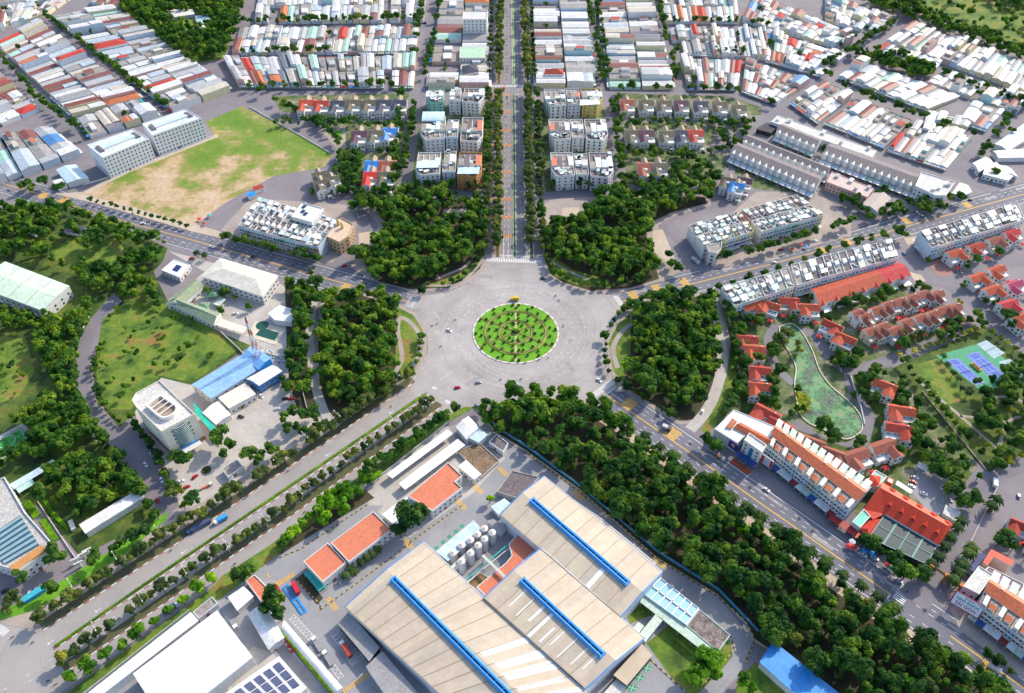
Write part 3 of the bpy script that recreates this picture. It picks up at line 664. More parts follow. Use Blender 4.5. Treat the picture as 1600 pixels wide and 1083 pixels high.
M_rooff = paint((.38, .35, .33), .22, .85, .25, 0, .4); M_roofd = paint((.20, .17, .18), .25, .85, .3, 0, .4); M_roofw = paint((.66, .65, .62), .12, .8, .2, 0, .25)
SIGN = [paint(c, .08, .5) for c in ((.55, .03, .03), (.03, .12, .5), (.65, .42, .03), (.03, .35, .3), (.6, .2, .04), (.7, .7, .7), (.05, .3, .1))]
S_pl = paint((.03, .22, .5), .1)
def tile(rgb): return paint(rgb, .22, .8, .5, 0, .28)
T_red = tile((.42, .05, .028)); T_or = tile((.50, .085, .035)); T_br = tile((.34, .10, .065)); T_pk = tile((.56, .04, .05)); T_gr = tile((.135, .12, .08)); T_dk = tile((.055, .06, .10)); T_pu = tile((.11, .05, .08)); T_bl = paint((.03, .20, .55), .12, .5, .3, 0, .15)
T_sal = paint((.66, .20, .11), .1, .8, .2, 0, .18)

def bldg(name, label, cat, px, h, wall, roof, rt='flat', win=None, rise=1.8, group=None, par=.9, clut=0, ck=('hut', 'tank', 'awn'), seed=1, edge=None, wpts=None, zs=None, over=.35, limit=100, sp=3.0, door=True, z0=0):
    p = ccw(wpts or GP(px, h+(par if rt == 'flat' else 0))); c = centroid(p); r = random.Random(seed)
    t = thing(name, label, cat, (c[0], c[1], 0), group)
    mb = MB(); top = h+(par if rt == 'flat' else 0)
    mb.sides(p, z0, top, wall)
    if rt == 'flat' and par > 0:
        q = inset(p, .35)
        for i in range(len(p)):
            j = (i+1) % len(p); mb.face([(*p[i], top), (*p[j], top), (*q[j], top), (*q[i], top)], edge or wall)
            mb.face([(*q[i], h), (*q[i], top), (*q[j], top), (*q[j], h)], wall)
        # courses below the parapet
        mb.build('wall', t); mr = MB(); mr.poly(inset(p, .33), h, roof); mr.build('roof', t)
        mc = MB(); s = inset(p, -.18); mc.sides(s, h-.25, h+.05, edge or wall); 
        for i in range(len(p)):
            j = (i+1) % len(p); mc.face([(*s[i], h+.05), (*s[j], h+.05), (*p[j], h+.05), (*p[i], h+.05)], edge or wall)
        mc.build('cornice', t)
    elif rt == 'flat':
        mb.build('wall', t); mr = MB(); mr.prism(inset(p, -over), h-.01, h+.3, edge or roof, roof, True); mr.build('roof', t)
    elif rt == 'gable': mb.build('wall', t); mr = MB(); mr.gable(p, h-.02, rise, roof, wall, over); mr.build('roof', t)
    elif rt == 'hip': mb.build('wall', t); mr = MB(); mr.hip(p, h-.02, rise, roof, over); mr.build('roof', t)
    if win:
        fl = zs or [1.2+3.5*k for k in range(int((h-.8)//3.5))]
        put_windows(t, p, fl, win, sp, limit)
    if door and win:
        best = max(range(len(p)), key=lambda i: -(p[i-1][0]+p[i][0])*(p[i][1]-p[i-1][1])+(p[i-1][1]+p[i][1])*(p[i][0]-p[i-1][0])*1.0 if dist(p[i-1], p[i]) > 3 else -1e9)
        a, b = p[best-1], p[best]; m = lerp(a, b, .42); hd = atan2(b[1]-a[1], b[0]-a[0]); md = MB(); md.box((m[0], m[1], 0), (1.8, .3, 2.5), hd, F_brown); md.build('door', t)
    if clut: clutter(t, p, h, clut, r, ck)
    return t, p
def seams(t, q, z, rise, step, m, w=.18, gab=True):
    """raised dark joints running down both slopes of a pitched roof over quad q"""
    q = ccw(q)
    if dist(q[0], q[1]) > dist(q[1], q[2]): q = q[1:]+q[:1]
    q = inset(q, -.3); L = dist(q[1], q[2]); n = max(1, int(L/step)); mb = MB()
    for k in range(1, n):
        a = lerp(q[1], q[2], k/n); b = lerp(q[0], q[3], k/n); c = lerp(a, b, .5)
        mb.bar((*a, z+.06), (*c, z+rise+.06), w, .1, m); mb.bar((*c, z+rise+.06), (*b, z+.06), w, .1, m)
    mb.build('roof_seams', t)
def quad_sub(q, u0, u1, v0=0.0, v1=1.0):
    """part of quad q: u runs q0->q1, v runs q0->q3"""
    f = lambda u, v: lerp(lerp(q[0], q[1], u), lerp(q[3], q[2], u), v)
    return [f(u0, v0), f(u1, v0), f(u1, v1), f(u0, v1)]
ORD = ['first', 'second', 'third', 'fourth', 'fifth', 'sixth', 'seventh', 'eighth', 'ninth', 'tenth', 'eleventh', 'twelfth', 'thirteenth', 'fourteenth', 'fifteenth', 'sixteenth', 'seventeenth', 'eighteenth', 'nineteenth', 'twentieth', 'twenty-first', 'twenty-second', 'twenty-third', 'twenty-fourth', 'twenty-fifth', 'twenty-sixth', 'twenty-seventh', 'twenty-eighth', 'twenty-ninth', 'thirtieth']
UCOL = [('white', 0), ('cream', 1), ('pale blue', 7), ('white', 0), ('grey', 2), ('mint', 4), ('white', 1), ('yellow', 5), ('salmon', 6)]
def unit(q, h, lab, group, r, wcol=None, style=None, floors=3, front=True, win='std', aw=None, name='row_house'):
    """one narrow row house: q0-q1 is its street front"""
    p = q; c = centroid(p); wn_, wi = UCOL[r.randrange(len(UCOL))] if wcol is None else wcol
    wm = PW[wi]; t = thing(name, lab, 'row house', (c[0], c[1], 0), group)
    hh = h + r.uniform(-.25, .25); mb = MB(); pp = inset(p, .03); top = hh+.8; mb.sides(pp, 0, top, wm); qi = ccw(inset(p, .3)); pc = ccw(pp)
    for i in range(4):
        j = (i+1) % 4; mb.face([(*pc[i], top), (*pc[j], top), (*qi[j], top), (*qi[i], top)], wm); mb.face([(*qi[i], hh), (*qi[i], top), (*qi[j], top), (*qi[j], hh)], wm)
    mb.build('wall', t); mr = MB(); mr.poly(inset(p, .28), hh, M_roofd if r.random() < .5 else M_rooff if r.random() < .7 else M_roofw); mr.build('roof', t)
    hd = atan2(p[1][1]-p[0][1], p[1][0]-p[0][0]); W = dist(p[0], p[1]); D = dist(p[1], p[2]); o = t['_o']
    if r.random() < .55:
        n0 = (sin(hd), -cos(hd)); c0 = lerp(p[0], p[1], .5); q0 = 1 if (c0[0]-c[0])*n0[0]+(c0[1]-c[1])*n0[1] > 0 else -1; mb = MB(); mb.box((c0[0]+n0[0]*.25*q0, c0[1]+n0[1]*.25*q0, 3.4 if r.random() < .5 else 7), (W*.9, .3, r.choice((1.1, 3.2))), hd, SIGN[r.randrange(7)]); mb.build('sign_panel', t)
    # stair hut at the middle, awnings before and behind
    m1 = quad_sub(p, .1, .6, .42, .62); mb = MB(); mb.prism(m1, hh, hh+2.3, wm, PW[r.randrange(3)]); mb.build('stair_hut', t)
    for v0, v1 in ((.06, .38), (.66, .95)):
        x = r.random()
        if x < .38:
            a = quad_sub(p, .06, .94, v0, v1 if r.random() < .5 else (v0+v1)/2+.05); mb = MB(); z1 = hh+r.uniform(1.6, 2.6)
            mm = (aw or AWN)[r.randrange(len(aw or AWN))]; mb.prism(inset(a, .05), z1, z1+.12, mm, mm, True)
            for k in a: mb.box((k[0], k[1], hh), (.12, .12, z1-hh), hd, M_metal)
            mb.build('roof_awning', t)
        elif x < .66:
            e = quad_sub(p, .1, .9, v0, v1); mb = MB(); [mb.box((*lerp(e[0], e[2], r.random()), hh), (r.uniform(.5, 1.6), r.uniform(.5, 1.2), r.uniform(.3, 1.3)), hd, (PW+AWN+[T_red, S_pl, L_town])[r.randrange(18)]) for _ in range(7)]; mb.build('roof_clutter', t)
        elif x < .85:
            a = lerp(lerp(p[0], p[1], .5), lerp(p[3], p[2], .5), (v0+v1)/2); mb = MB(); mb.cyl(a, .6, .6, hh+.4, hh+1.7, M_metal, 10); mb.box((a[0], a[1], hh), (1.2, 1.2, .4), hd, M_metal); mb.build('water_tank', t)
    fl = [3.6*k+.3 for k in range(floors)]
    for v, s in ((0, 1), (1, -1)):
        A, B = (p[0], p[1]) if v == 0 else (p[2], p[3]); n = ((B[1]-A[1])/W, -(B[0]-A[0])/W)
        cc = centroid(p); mid = lerp(A, B, .5)
        if (mid[0]-cc[0])*n[0]+(mid[1]-cc[1])*n[1] < 0: n = (-n[0], -n[1])
        for k, z in enumerate(fl):
            if k == 0:
                mb = MB(); mb.box((mid[0], mid[1], 0), (W*.7, .25, 2.8), hd, F_brown if r.random() < .5 else M_metal); mb.build('shutter_door', t); continue
            for u in (.28, .72):
                wq = lerp(A, B, u); w = bpy.data.objects.new('window', WM[win]); C.objects.link(w); w.parent = t
                w.location = (wq[0]-o[0], wq[1]-o[1], z+.6); w.rotation_euler = (0, 0, atan2(n[1], n[0])-pi/2)
        for k, z in enumerate(fl[1:]):
            if r.random() < .75:
                mb = MB(); b0 = (mid[0]+n[0]*.6, mid[1]+n[1]*.6); mb.box((b0[0], b0[1], z-.1), (W*.86, 1.2, .18), hd, wm); mb.box((mid[0]+n[0]*1.15, mid[1]+n[1]*1.15, z+.08), (W*.86, .1, .8), hd, PW[0]); mb.build('balcony', t)
        if r.random() < .6:
            mb = MB(); b0 = (mid[0]+n[0]*1.2, mid[1]+n[1]*1.2); mb.box((b0[0], b0[1], 2.95), (W*.95, 2.4, .12), hd, AWN[r.randrange(len(AWN))]); mb.build('shop_canopy', t)
    return t
def terrace(px, h, n, rows, where, group, seed, floors=3, cols=None, win='std', gap=.0):
    """px: roof corners A,B (street front, first house at A) and C,D behind"""
    q = GP(px, h+.8); r = random.Random(seed)
    for row in range(rows):
        v0, v1 = (0, 1) if rows == 1 else ((0, .49) if row == 0 else (.51, 1))
        for k in range(n):
            s = quad_sub(q, k/n, (k+1)/n, v0, v1)
            if row == 1: s = [s[2], s[3], s[0], s[1]]
            ci = UCOL[r.randrange(len(UCOL))] if cols is None else cols[r.randrange(len(cols))]
            rn = '' if rows == 1 else (', street row' if row == 0 else ', rear row')
            unit(s, h, f"{ci[0]} row house, {ORD[k]} {where}{rn}", group, r, ci, None, floors, True, win)

# villas
def villa(px, py, w, d, ang, h, roofm, wallm, lab, group, kind='red', seed=0, h2=None, name='villa'):
    """detached villa: main wing and cross wing with pitched roofs, porch, balcony, windows; (px,py) marks the roof centre"""
    if kind == 'red': w *= 1.06; d *= 1.08
    else: w *= 1.12; d *= 1.1
    h += (seed % 7)*.06
    r = random.Random(seed); c = G(px, py, h+1); t = thing(name, lab, 'villa', (c[0], c[1], 0), group, 0.0)
    ca, sa = cos(ang), sin(ang); T = lambda x, y: (c[0]+x*ca-y*sa, c[1]+x*sa+y*ca)
    Q = lambda x0, y0, x1, y1: [T(x0, y0), T(x1, y0), T(x1, y1), T(x0, y1)]
    A = Q(-w/2, -d*.05, w/2, d/2); B = Q(-w/2+.05, -d/2, -w*.02, 0.6) if seed % 2 else Q(w*.02, -d/2, w/2-.05, 0.6)
    F = Q(-w*.02, -d*.32, w/2-.06, -d*.05) if seed % 2 else Q(-w/2+.06, -d*.32, w*.02, -d*.05)
    mb = MB(); mb.sides(A, 0, h, wallm); mb.sides(B, 0, h-.04, wallm); mb.prism(F, 0, h-3.1, wallm, M_roofw)
    mb.prism(inset(F, -.12), h-3.0, h-2.2, wallm, wallm); mb.build('wall', t)
    mb = MB(); mb.gable(A, h-.1, 2.7, roofm, wallm, .5); mb.build('roof', t)
    mb = MB(); mb.gable(B, h-.15, 2.2, roofm, wallm, .5); mb.build('cross_roof', t)
    if kind == 'grey':   # small round dormer terrace and gablet at the back
        mb = MB(); G_ = Q(-w*.18, d*.28, w*.18, d*.62); mb.sides(G_, h-1, h+1.2, wallm); mb.build('rear_dormer', t)
        mb = MB(); mb.gable(G_, h+1.2, 2.2, tile((.42, .33, .22)), wallm, .3); mb.build('dormer_roof', t)
        cc = T(0, -d*.05); mb = MB(); mb.cyl(cc, 1.5, 1.5, h-.5, h+1.1, wallm, 14, M_roofw); mb.build('dormer_terrace', t)
    pm = M_red if kind == 'red' else AWN[r.randrange(len(AWN))]
    pq = T(0.3*w*(1 if seed % 2 else -1), -d*.5-1.3); mb = MB()
    qq = [(pq[0]+x*ca-y*sa, pq[1]+x*sa+y*ca) for x, y in ((-1.8, -1.5), (1.8, -1.5), (1.8, 1.5), (-1.8, 1.5))]
    mb.hip(qq, 2.7, .9, pm, .1)
    for x, y in qq: mb.box((x, y, 0), (.2, .2, 2.7), ang, wallm)
    mb.build('porch', t)
    mb = MB(); bq = T(-.24*w*(1 if seed % 2 else -1), -d*.5-.5); mb.box((bq[0], bq[1], 3.2), (w*.36, 1.0, .2), ang, wallm); e = T(-.24*w*(1 if seed % 2 else -1), -d*.5-.95); mb.box((e[0], e[1], 3.4), (w*.36, .1, .8), ang, PW[0]); mb.build('balcony', t)
    put_windows(t, Q(-w/2, -d/2, w/2, d/2) if False else A, [1.0, 4.2][:2 if h > 5.5 else 1], 'std', 3.0, 14)
    put_windows(t, B, [1.0, 4.2][:2 if h > 5.5 else 1], 'brown' if kind == 'red' else 'std', 2.6, 8)
    md = MB(); dd = T(.25*w*(1 if seed % 2 else -1), -d*.32-.05); md.box((dd[0], dd[1], 0), (1.6, .2, 2.3), ang, F_brown); md.build('door', t)
    if r.random() < .6:
        ch = T(w*.3, d*.25); mb = MB(); mb.box((ch[0], ch[1], h), (.8, .8, 3.0), ang, wallm); mb.build('chimney', t)
    return t
def edir(pa, pb, z=0): a, b = G(*pa, z), G(*pb, z); return atan2(b[1]-a[1], b[0]-a[0])
# ================================================================ FACTORY
F_beige = paint((.50, .41, .30), .07, .65, .05, 0, .10); F_bs = [paint(c, .06, .6, .06, 0, .09) for c in ((.54, .45, .34), (.54, .45, .34), (.56, .47, .35), (.51, .42, .315), (.49, .415, .33))]; F_seam = paint((.30, .24, .17), .1, .7, 1, 0, .1); F_blue = paint((.02, .26, .68), .06, .45, .3, 0, .08); F_wallb = paint((.66, .70, .76), .06, .7, .2, 0, .12)
F_grey = paint((.33, .32, .33), .1, .7, .15, 0, .2)
def hall(label, px, h, rise, ridge, vent, seed):
    """factory hall: quad px eave corners (A,B north-west end; B,C long side), ridge as fraction, blue ridge ventilator"""
    q = GP(px, h); t = thing('factory_hall', label, 'factory hall', (*centroid(q), 0))
    mb = MB(); mb.sides(q, 0, h, F_wallb); mb.build('wall', t)
    o = inset(q, -.3) if area(q) > 0 else list(reversed(inset(q, -.3)))
    a = lerp(o[0], o[1], ridge); b = lerp(o[3], o[2], ridge); z1 = h+rise; P = lambda p, z: (*p, z)
    mb = MB(); rb = random.Random(seed*5); nb = int(dist(o[1], o[2])/9.5)*2
    for k in range(nb):
        u0, u1 = k/nb, (k+1)/nb; f = lambda A, B, u: lerp(A, B, u)
        mb.face([P(f(o[1], o[2], u0), h), P(f(o[1], o[2], u1), h), P(f(a, b, u1), z1), P(f(a, b, u0), z1)], rb.choice(F_bs)); mb.face([P(f(o[0], o[3], u1), h), P(f(o[0], o[3], u0), h), P(f(a, b, u0), z1), P(f(a, b, u1), z1)], rb.choice(F_bs))
    
    mb.face([P(o[0], h), P(o[1], h), P(a, z1)], F_wallb); mb.face([P(o[2], h), P(o[3], h), P(b, z1)], F_wallb); mb.build('roof', t)
    L = dist(o[1], o[2]); n = int(L/9.5); mb = MB(); mw = MB(); r = random.Random(seed)
    for k in range(1, n):
        u = k/n; x = lerp(o[1], o[2], u); y = lerp(o[0], o[3], u); c = lerp(a, b, u)
        mb.bar(P(x, h+.08), P(c, z1+.08), .22, .12, F_seam); mb.bar(P(c, z1+.08), P(y, h+.08), .22, .12, F_seam)
    mb.bar(P(o[0], h+.1), P(o[3], h+.1), .4, .3, F_seam)
    mb.build('roof_seams', t)
    for (u0, u1, side, v0, v1) in {1: [(.57, .60, 0, .02, .93), (.64, .68, 0, .02, .9), (.70, .74, 0, .02, .95), (.78, .80, 0, .1, .95), (.835, .86, 0, .02, .8), (.9, .915, 0, .1, .9)],
                                   2: [(.18, .19, 1, .25, .85), (.27, .28, 1, .2, .8), (.36, .38, 1, .3, .95), (.44, .465, 1, .02, .85), (.53, .545, 1, .1, .6), (.60, .61, 1, .2, .7), (.70, .71, 1, .1, .8), (.80, .81, 1, .2, .8), (.88, .89, 1, .3, .9)],
                                   3: [(.72, .75, 1, .05, .75)]}[seed]:
        s = o[1] if side == 0 else o[0]; e = o[2] if side == 0 else o[3]
        f = lambda u, v: P(lerp(lerp(s, e, u), lerp(a, b, u), v), h+rise*v+.05)
        mw.face([f(u0, v0), f(u1, v0), f(u1, v1), f(u0, v1)] if side == 0 else [f(u0, v1), f(u1, v1), f(u1, v0), f(u0, v0)], M_white)
    if mw.v: mw.build('white_roof_sheets', t)
    va, vb = [G(*p, z1+1.5) for p in vent]; hd = atan2(vb[1]-va[1], vb[0]-va[0]); ln = dist(va, vb); m = lerp(va, vb, .5)
    mb = MB(); nx, ny = -sin(hd), cos(hd)
    for s in (-1, 1):
        prof = [(1.6, -.5), (2.0, .6), (1.9, 1.5), (1.2, 2.1), (.55, 2.0), (.5, .8)]
        for (p0, h0), (p1, h1) in zip(prof, prof[1:]):
            mb.face([(va[0]+nx*p0*s, va[1]+ny*p0*s, z1+h0-.6), (vb[0]+nx*p0*s, vb[1]+ny*p0*s, z1+h0-.6), (vb[0]+nx*p1*s, vb[1]+ny*p1*s, z1+h1-.6), (va[0]+nx*p1*s, va[1]+ny*p1*s, z1+h1-.6)], F_blue)
    for e in (va, vb): mb.box((e[0], e[1], z1-.9), (.8, 3.9, 2.4), hd, F_blue)
    mb.build('ridge_ventilator', t)
    mb = MB(); mb.box((m[0], m[1], z1-.3), (ln-1, 1.0, .9), hd, M_black)
    for k in range(int(ln/5)): c = lerp(va, vb, (k+.5)/int(ln/5)); mb.box((c[0], c[1], z1+1.2), (.2, 1.2, .15), hd, F_blue)
    mb.build('ventilator_throat', t)
    mb = MB()
    for k in range(4):
        A, B = o[k], o[(k+1) % 4]
        if k in (0, 2): mb.bar(P(A, h+.15), P(lerp(A, B, ridge if k == 0 else 1-ridge), z1+.15), .45, .4, F_blue); mb.bar(P(lerp(A, B, ridge if k == 0 else 1-ridge), z1+.15), P(B, h+.15), .45, .4, F_blue)
        else: mb.bar(P(A, h+.02), P(B, h+.02), .4, .35, F_blue if k == 3 and seed == 1 else F_wallb)
    mb.build('roof_edge', t)
    return t
hall('long beige factory hall at the bottom edge, white-striped roof, beside the lorry yard', [(540, 948), (661, 847), (960, 1125), (760, 1150)], 11, 2.6, .52, [(614, 903), (805, 1095)], 1)
hall('beige factory hall between the other two, blue ridge ventilator and narrow white roof streaks', [(757, 934), (846, 857), (1006, 997), (915, 1075)], 12, 2.4, .5, [(816, 905), (942, 1023)], 2)
hall('beige factory hall nearest the wood and curving factory lane, blue ridge ventilator', [(782, 804), (850, 745), (1034, 894), (970, 963)], 12, 2.4, .5, [(831, 780), (981, 910)], 3)
bldg('hall_annex', 'pale flat-roofed strip built against the wood side of the factory', 'annex', [(897, 781), (941, 811), (1025, 880), (1006, 888)], 10.5, F_wallb, F_beige, par=.2, win=None)
bldg('loading_bay', 'grey-roofed loading bay with yellow buffers beside the truck bays', 'loading bay', [(545, 958), (592, 1012), (577, 1032), (529, 975)], 6, M_black, F_grey, par=0, win=None)
bldg('loading_bay', 'grey-roofed loading bay cut by the bottom edge of the photo', 'loading bay', [(597, 1019), (657, 1090), (620, 1110), (573, 1042)], 6, F_wallb, F_grey, par=0, win=None)
bldg('factory_canopy', 'beige rectangular canopy at the foot of the middle hall, beside the lawn', 'canopy', [(1003, 1008), (1018, 1024), (979, 1070), (960, 1055)], 7, M_black, F_beige, par=0)
bldg('small_shed', 'small white shed under the beige canopy by the green parking bays', 'shed', [(963, 1063), (978, 1072), (960, 1092), (945, 1083)], 4.5, M_white, M_roofw, par=0)
t, p = bldg('dock_building', 'low building with pale blue glass roof panels beside the curving factory lane', 'warehouse', [(1033, 903), (1092, 950), (1072, 976), (1006, 928)], 6, F_wallb, paint((.35, .62, .66), .08, .3, .2, 0, .05), par=.5)
q = GP([(1033, 903), (1092, 950), (1072, 976), (1006, 928)], 6.7)
mb = MB()
for u in [i/6 for i in range(7)]: mb.bar((*lerp(q[0], q[1], u), 6.4), (*lerp(q[3], q[2], u), 6.4), .7, .5, M_white)
mb.bar((*lerp(q[0], q[3], .5), 6.4), (*lerp(q[1], q[2], .5), 6.4), .6, .5, M_white); mb.build('roof_ribs', t)
bldg('concrete_store', 'stained bare concrete flat-roofed store at the end of the glass-roofed dock building', 'store', [(1093, 952), (1141, 992), (1122, 1018), (1073, 978)], 5, paint((.5, .62, .64), .1), paint((.30, .25, .24), .4, .9, .25, 0, .5), par=.3)
def canopy(label, px, h, mat, posts=True, thick=.25, name='canopy', cat='canopy', group=None, arch=0, nose=None):
    q = ccw(GP(px, h)); t = thing(name, label, cat, (*centroid(q), 0), group); mb = MB()
    if arch:
        qq = q if dist(q[0], q[1]) < dist(q[1], q[2]) else q[1:]+q[:1]; N = 8
        for k in range(N):
            a0, a1 = pi*k/N, pi*(k+1)/N; u0, u1 = (1-cos(a0))/2, (1-cos(a1))/2; z0, z1 = h+arch*sin(a0), h+arch*sin(a1)
            A, B = lerp(qq[0], qq[1], u0), lerp(qq[0], qq[1], u1); D, E = lerp(qq[3], qq[2], u0), lerp(qq[3], qq[2], u1)
            mb.face([(*D, z0), (*A, z0), (*B, z1), (*E, z1)], mat)
        mb.face([(*lerp(qq[0], qq[1], (1-cos(pi*k/N))/2), h+arch*sin(pi*k/N)) for k in range(N+1)], mat); mb.face([(*lerp(qq[3], qq[2], (1-cos(pi*k/N))/2), h+arch*sin(pi*k/N)) for k in range(N, -1, -1)], mat)
    else: mb.prism(q, h, h+thick, mat, mat, True)
    mb.build('roof', t); mb = MB(); i = inset(q, .4)
    for k in range(len(i)):
        A, B = i[k], i[(k+1) % len(i)]; n = max(1, int(dist(A, B)/7))
        for j in range(n): c = lerp(A, B, j/n); mb.box((c[0], c[1], 0), (.25, .25, h), 0, M_metal)
    mb.build('posts', t); return t
S_green = ribbed((.46, .60, .50)); S_lgreen = ribbed((.55, .66, .56)); S_white = ribbed((.80, .80, .78)); S_cream = ribbed((.76, .72, .62)); S_blue = ribbed((.27, .48, .74)); S_teal = ribbed((.03, .42, .38)); S_lblue = ribbed((.55, .70, .78)); S_hot = ribbed((.86, .86, .86))
canopy('long pale green canopy roof running from the hall to the factory lawn', [(1008, 927), (1113, 1014), (1100, 1019), (1000, 941)], 5, S_green)
canopy('short pale green canopy crossing between the middle hall and the long canopy', [(1024, 960), (1035, 970), (1008, 1004), (1000, 990)], 5.6, S_lgreen)
canopy('small pale green canopy stub between hall and courtyard shrubs', [(998, 972), (1006, 978), (998, 990), (989, 982)], 5, S_lgreen)
# silos
SP = [(708, 866), (721, 854), (735, 846), (746, 836), (757, 826), (721, 878), (734, 866), (747, 850), (757, 842), (768, 832), (770, 843)]
silo_m = paint((.62, .60, .62), .08, .5, .6, 0, .15); silo_t = paint((.74, .66, .60), .08, .6, 1, 0, .2)
SB = [(708, 874), (721, 863), (735, 855), (747, 845), (757, 837), (721, 889), (735, 877), (747, 866), (758, 854), (769, 843)]
whs = ['leftmost silo of the row under the white shed roof', 'second silo along the white shed roof', 'third silo along the white shed roof', 'fourth silo along the white shed roof', 'farthest silo along the white shed roof',
       'front silo of the open row beside the red terrace', 'second silo of the open row beside the red terrace', 'third silo of the open row beside the red terrace', 'fourth silo of the open row beside the red terrace', 'last silo of the open row, by the grey lean-to']
for k, (x, y) in enumerate([(708, 863), (721, 851), (735, 843), (746, 834), (757, 825), (721, 876), (735, 863), (747, 851), (757, 841), (769, 831)]):
    hh = 9 if k < 5 else 11.5; c = G(x, y, hh); t = thing('storage_silo', 'pale steel '+whs[k], 'silo', (*c, 0), 'storage silos of the factory')
    mb = MB(); mb.cyl(c, 2.0, 2.0, .3, hh-.5, silo_m, 18); mb.build('tank_body', t, smooth=False)
    mb = MB(); mb.cyl(c, 2.05, .4, hh-.5, hh+.2, silo_t, 18); mb.cyl(c, .3, .3, hh+.2, hh+.6, M_metal, 8); mb.build('conical_top', t)
    mb = MB(); mb.bar((c[0]+2.2, c[1]-.5, .3), (c[0]+2.2, c[1]-.5, hh), .4, .1, M_metal); mb.build('ladder', t)
mb = MB(); a = G(702, 890, 9.6); b = G(772, 828, 9.6); mb.bar((*a, 9.6), (*b, 9.6), 1.6, .25, paint((.6, .62, .52), .1))
for k in range(6): c = lerp(a, b, (k+.5)/6); mb.box((c[0], c[1], 0), (.3, .3, 9.5), .6, M_metal)
tag(mb.build('silo_catwalk', org=(*a, 0)), 'pale catwalk running between the two rows of silos', 'catwalk')
mb = MB(); a = G(754, 868, 8); b = G(790, 903, 8); mb.bar((*a, 8), (*b, 8), 1.6, .8, paint((.6, .6, .55), .1)); mb.bar((*a, 0), (*a, 8), .5, .5, M_metal); mb.bar((*lerp(a, b, .6), 0), (*lerp(a, b, .6), 8), .4, .4, M_metal)
a2, b2 = G(725, 908, 5), G(795, 850, 5); mb.bar((*a2, 5), (*b2, 5), .7, .5, S_teal); a2, b2 = G(728, 912, 4), G(797, 855, 4); mb.bar((*a2, 4), (*b2, 4), .4, .4, PW[0])
for k in range(6): c = lerp(a2, b2, k/5); mb.box((c[0], c[1], 0), (.3, .3, 4), .6, S_teal)
tag(mb.build('pipe_bridge', org=(*a, 0)), 'teal and grey pipe bridge crossing the silo court to the halls', 'pipe rack')
canopy('white rectangular shed roof beside the silo row', [(740, 813), (756, 830), (700, 877), (681, 862)], 7, S_lblue)
bldg('red_terrace', 'salmon red flat roof with notch between silo court and hall', 'flat roof building', [(809, 834), (838, 858), (760, 932), (745, 917), (790, 880), (800, 868), (795, 850)], 6, F_wallb, T_sal, par=.3)
bldg('low_tank_pit', 'rusty low walled pit below the silos', 'pit', [(748, 893), (768, 905), (745, 922), (728, 910)], 1.2, M_conc, paint((.30, .20, .08), .4, .9, .4, 0, .5), par=.3)
bldg('grey_lean_to', 'grey lean-to roof behind the last silo, against the tall hall', 'lean-to', [(770, 812), (790, 823), (782, 832), (762, 815)], 6, F_wallb, F_grey, par=0)
bldg('service_yard_shed', 'dark roofed yard shed at the corner of the factory lane', 'shed', [(800, 735), (842, 745), (815, 780), (776, 768)], 3.5, M_conc, M_roofd, par=.5)
bldg('small_shed', 'small white service shed at the north tip of the factory hall', 'shed', [(768, 792), (788, 780), (800, 790), (780, 805)], 4, PW[0], S_lblue, par=0)
# factory office buildings north-west
t, p = bldg('factory_office', 'white office with notched salmon red flat roof beside the two long canopies', 'office', [(700, 722), (722, 743), (711, 752), (722, 762), (675, 798), (637, 775)], 8, PW[0], T_sal, win='std', par=.7, sp=3.4)
bldg('factory_office', 'cream office block with two-level salmon red roof facing the parked red lorries, larger wing', 'office', [(583, 799), (612, 827), (545, 878), (517, 848)], 8, PW[0], T_sal, win='std', par=.7, sp=3.4)
bldg('factory_office', 'lower square salmon-roofed wing of the cream office by the red lorries', 'office', [(512, 848), (541, 878), (504, 909), (474, 877)], 7, PW[1], T_sal, win='std', par=.7, sp=3.4)
canopy('long white canopy nearest the boulevard beside the factory', [(699, 671), (708, 678), (613, 748), (604, 741)], 4.5, S_white)
canopy('long white canopy between its twin and the red-roofed office', [(715, 686), (727, 696), (633, 766), (623, 756)], 4.5, S_white)
bldg('white_shed', 'white flat shed below the two long canopies', 'shed', [(636, 777), (652, 795), (617, 820), (598, 804)], 4.5, PW[0], S_white, par=0, win=None)
bldg('white_shed', 'white and pale blue two-part shed at the wood corner', 'shed', [(732, 651), (748, 668), (729, 686), (713, 667)], 6, PW[0], S_white, 'gable', rise=1.2)
bldg('white_shed', 'pale blue annex roof joined to the white shed at the wood corner', 'shed', [(744, 666), (761, 680), (748, 691), (731, 683)], 5, PW[0], S_lblue, par=0)
bldg('guard_house', 'small dark-roofed house with a red panel near the wood corner', 'guard house', [(776, 678), (794, 692), (786, 706), (764, 690)], 4, PW[0], M_roofd, win='std', par=.6)
bldg('walled_soil_pit', 'square brown soil basin with pale rim walls', 'basin', [(748, 690), (780, 720), (752, 745), (715, 705)], 2.2, M_conc, paint((.30, .21, .14), .35, .95, .2, 0, .5), par=.5)
bldg('white_shed', 'white rectangular shed roof on the near side of the soil basin', 'shed', [(728, 720), (751, 741), (741, 749), (717, 729)], 6, PW[0], S_white, par=0, win='std')
mb = MB(); q = GP([(475, 897), (484, 890), (510, 915), (498, 924)], 3.5); mb.prism(q, 3.3, 3.5, S_teal, S_teal, True)
for c in q: mb.box((*c, 0), (.2, .2, 3.3), 0, M_metal)
tag(mb.build('entrance_canopy', org=(*q[0], 0)), 'teal flat entrance canopy of the cream factory office', 'canopy')
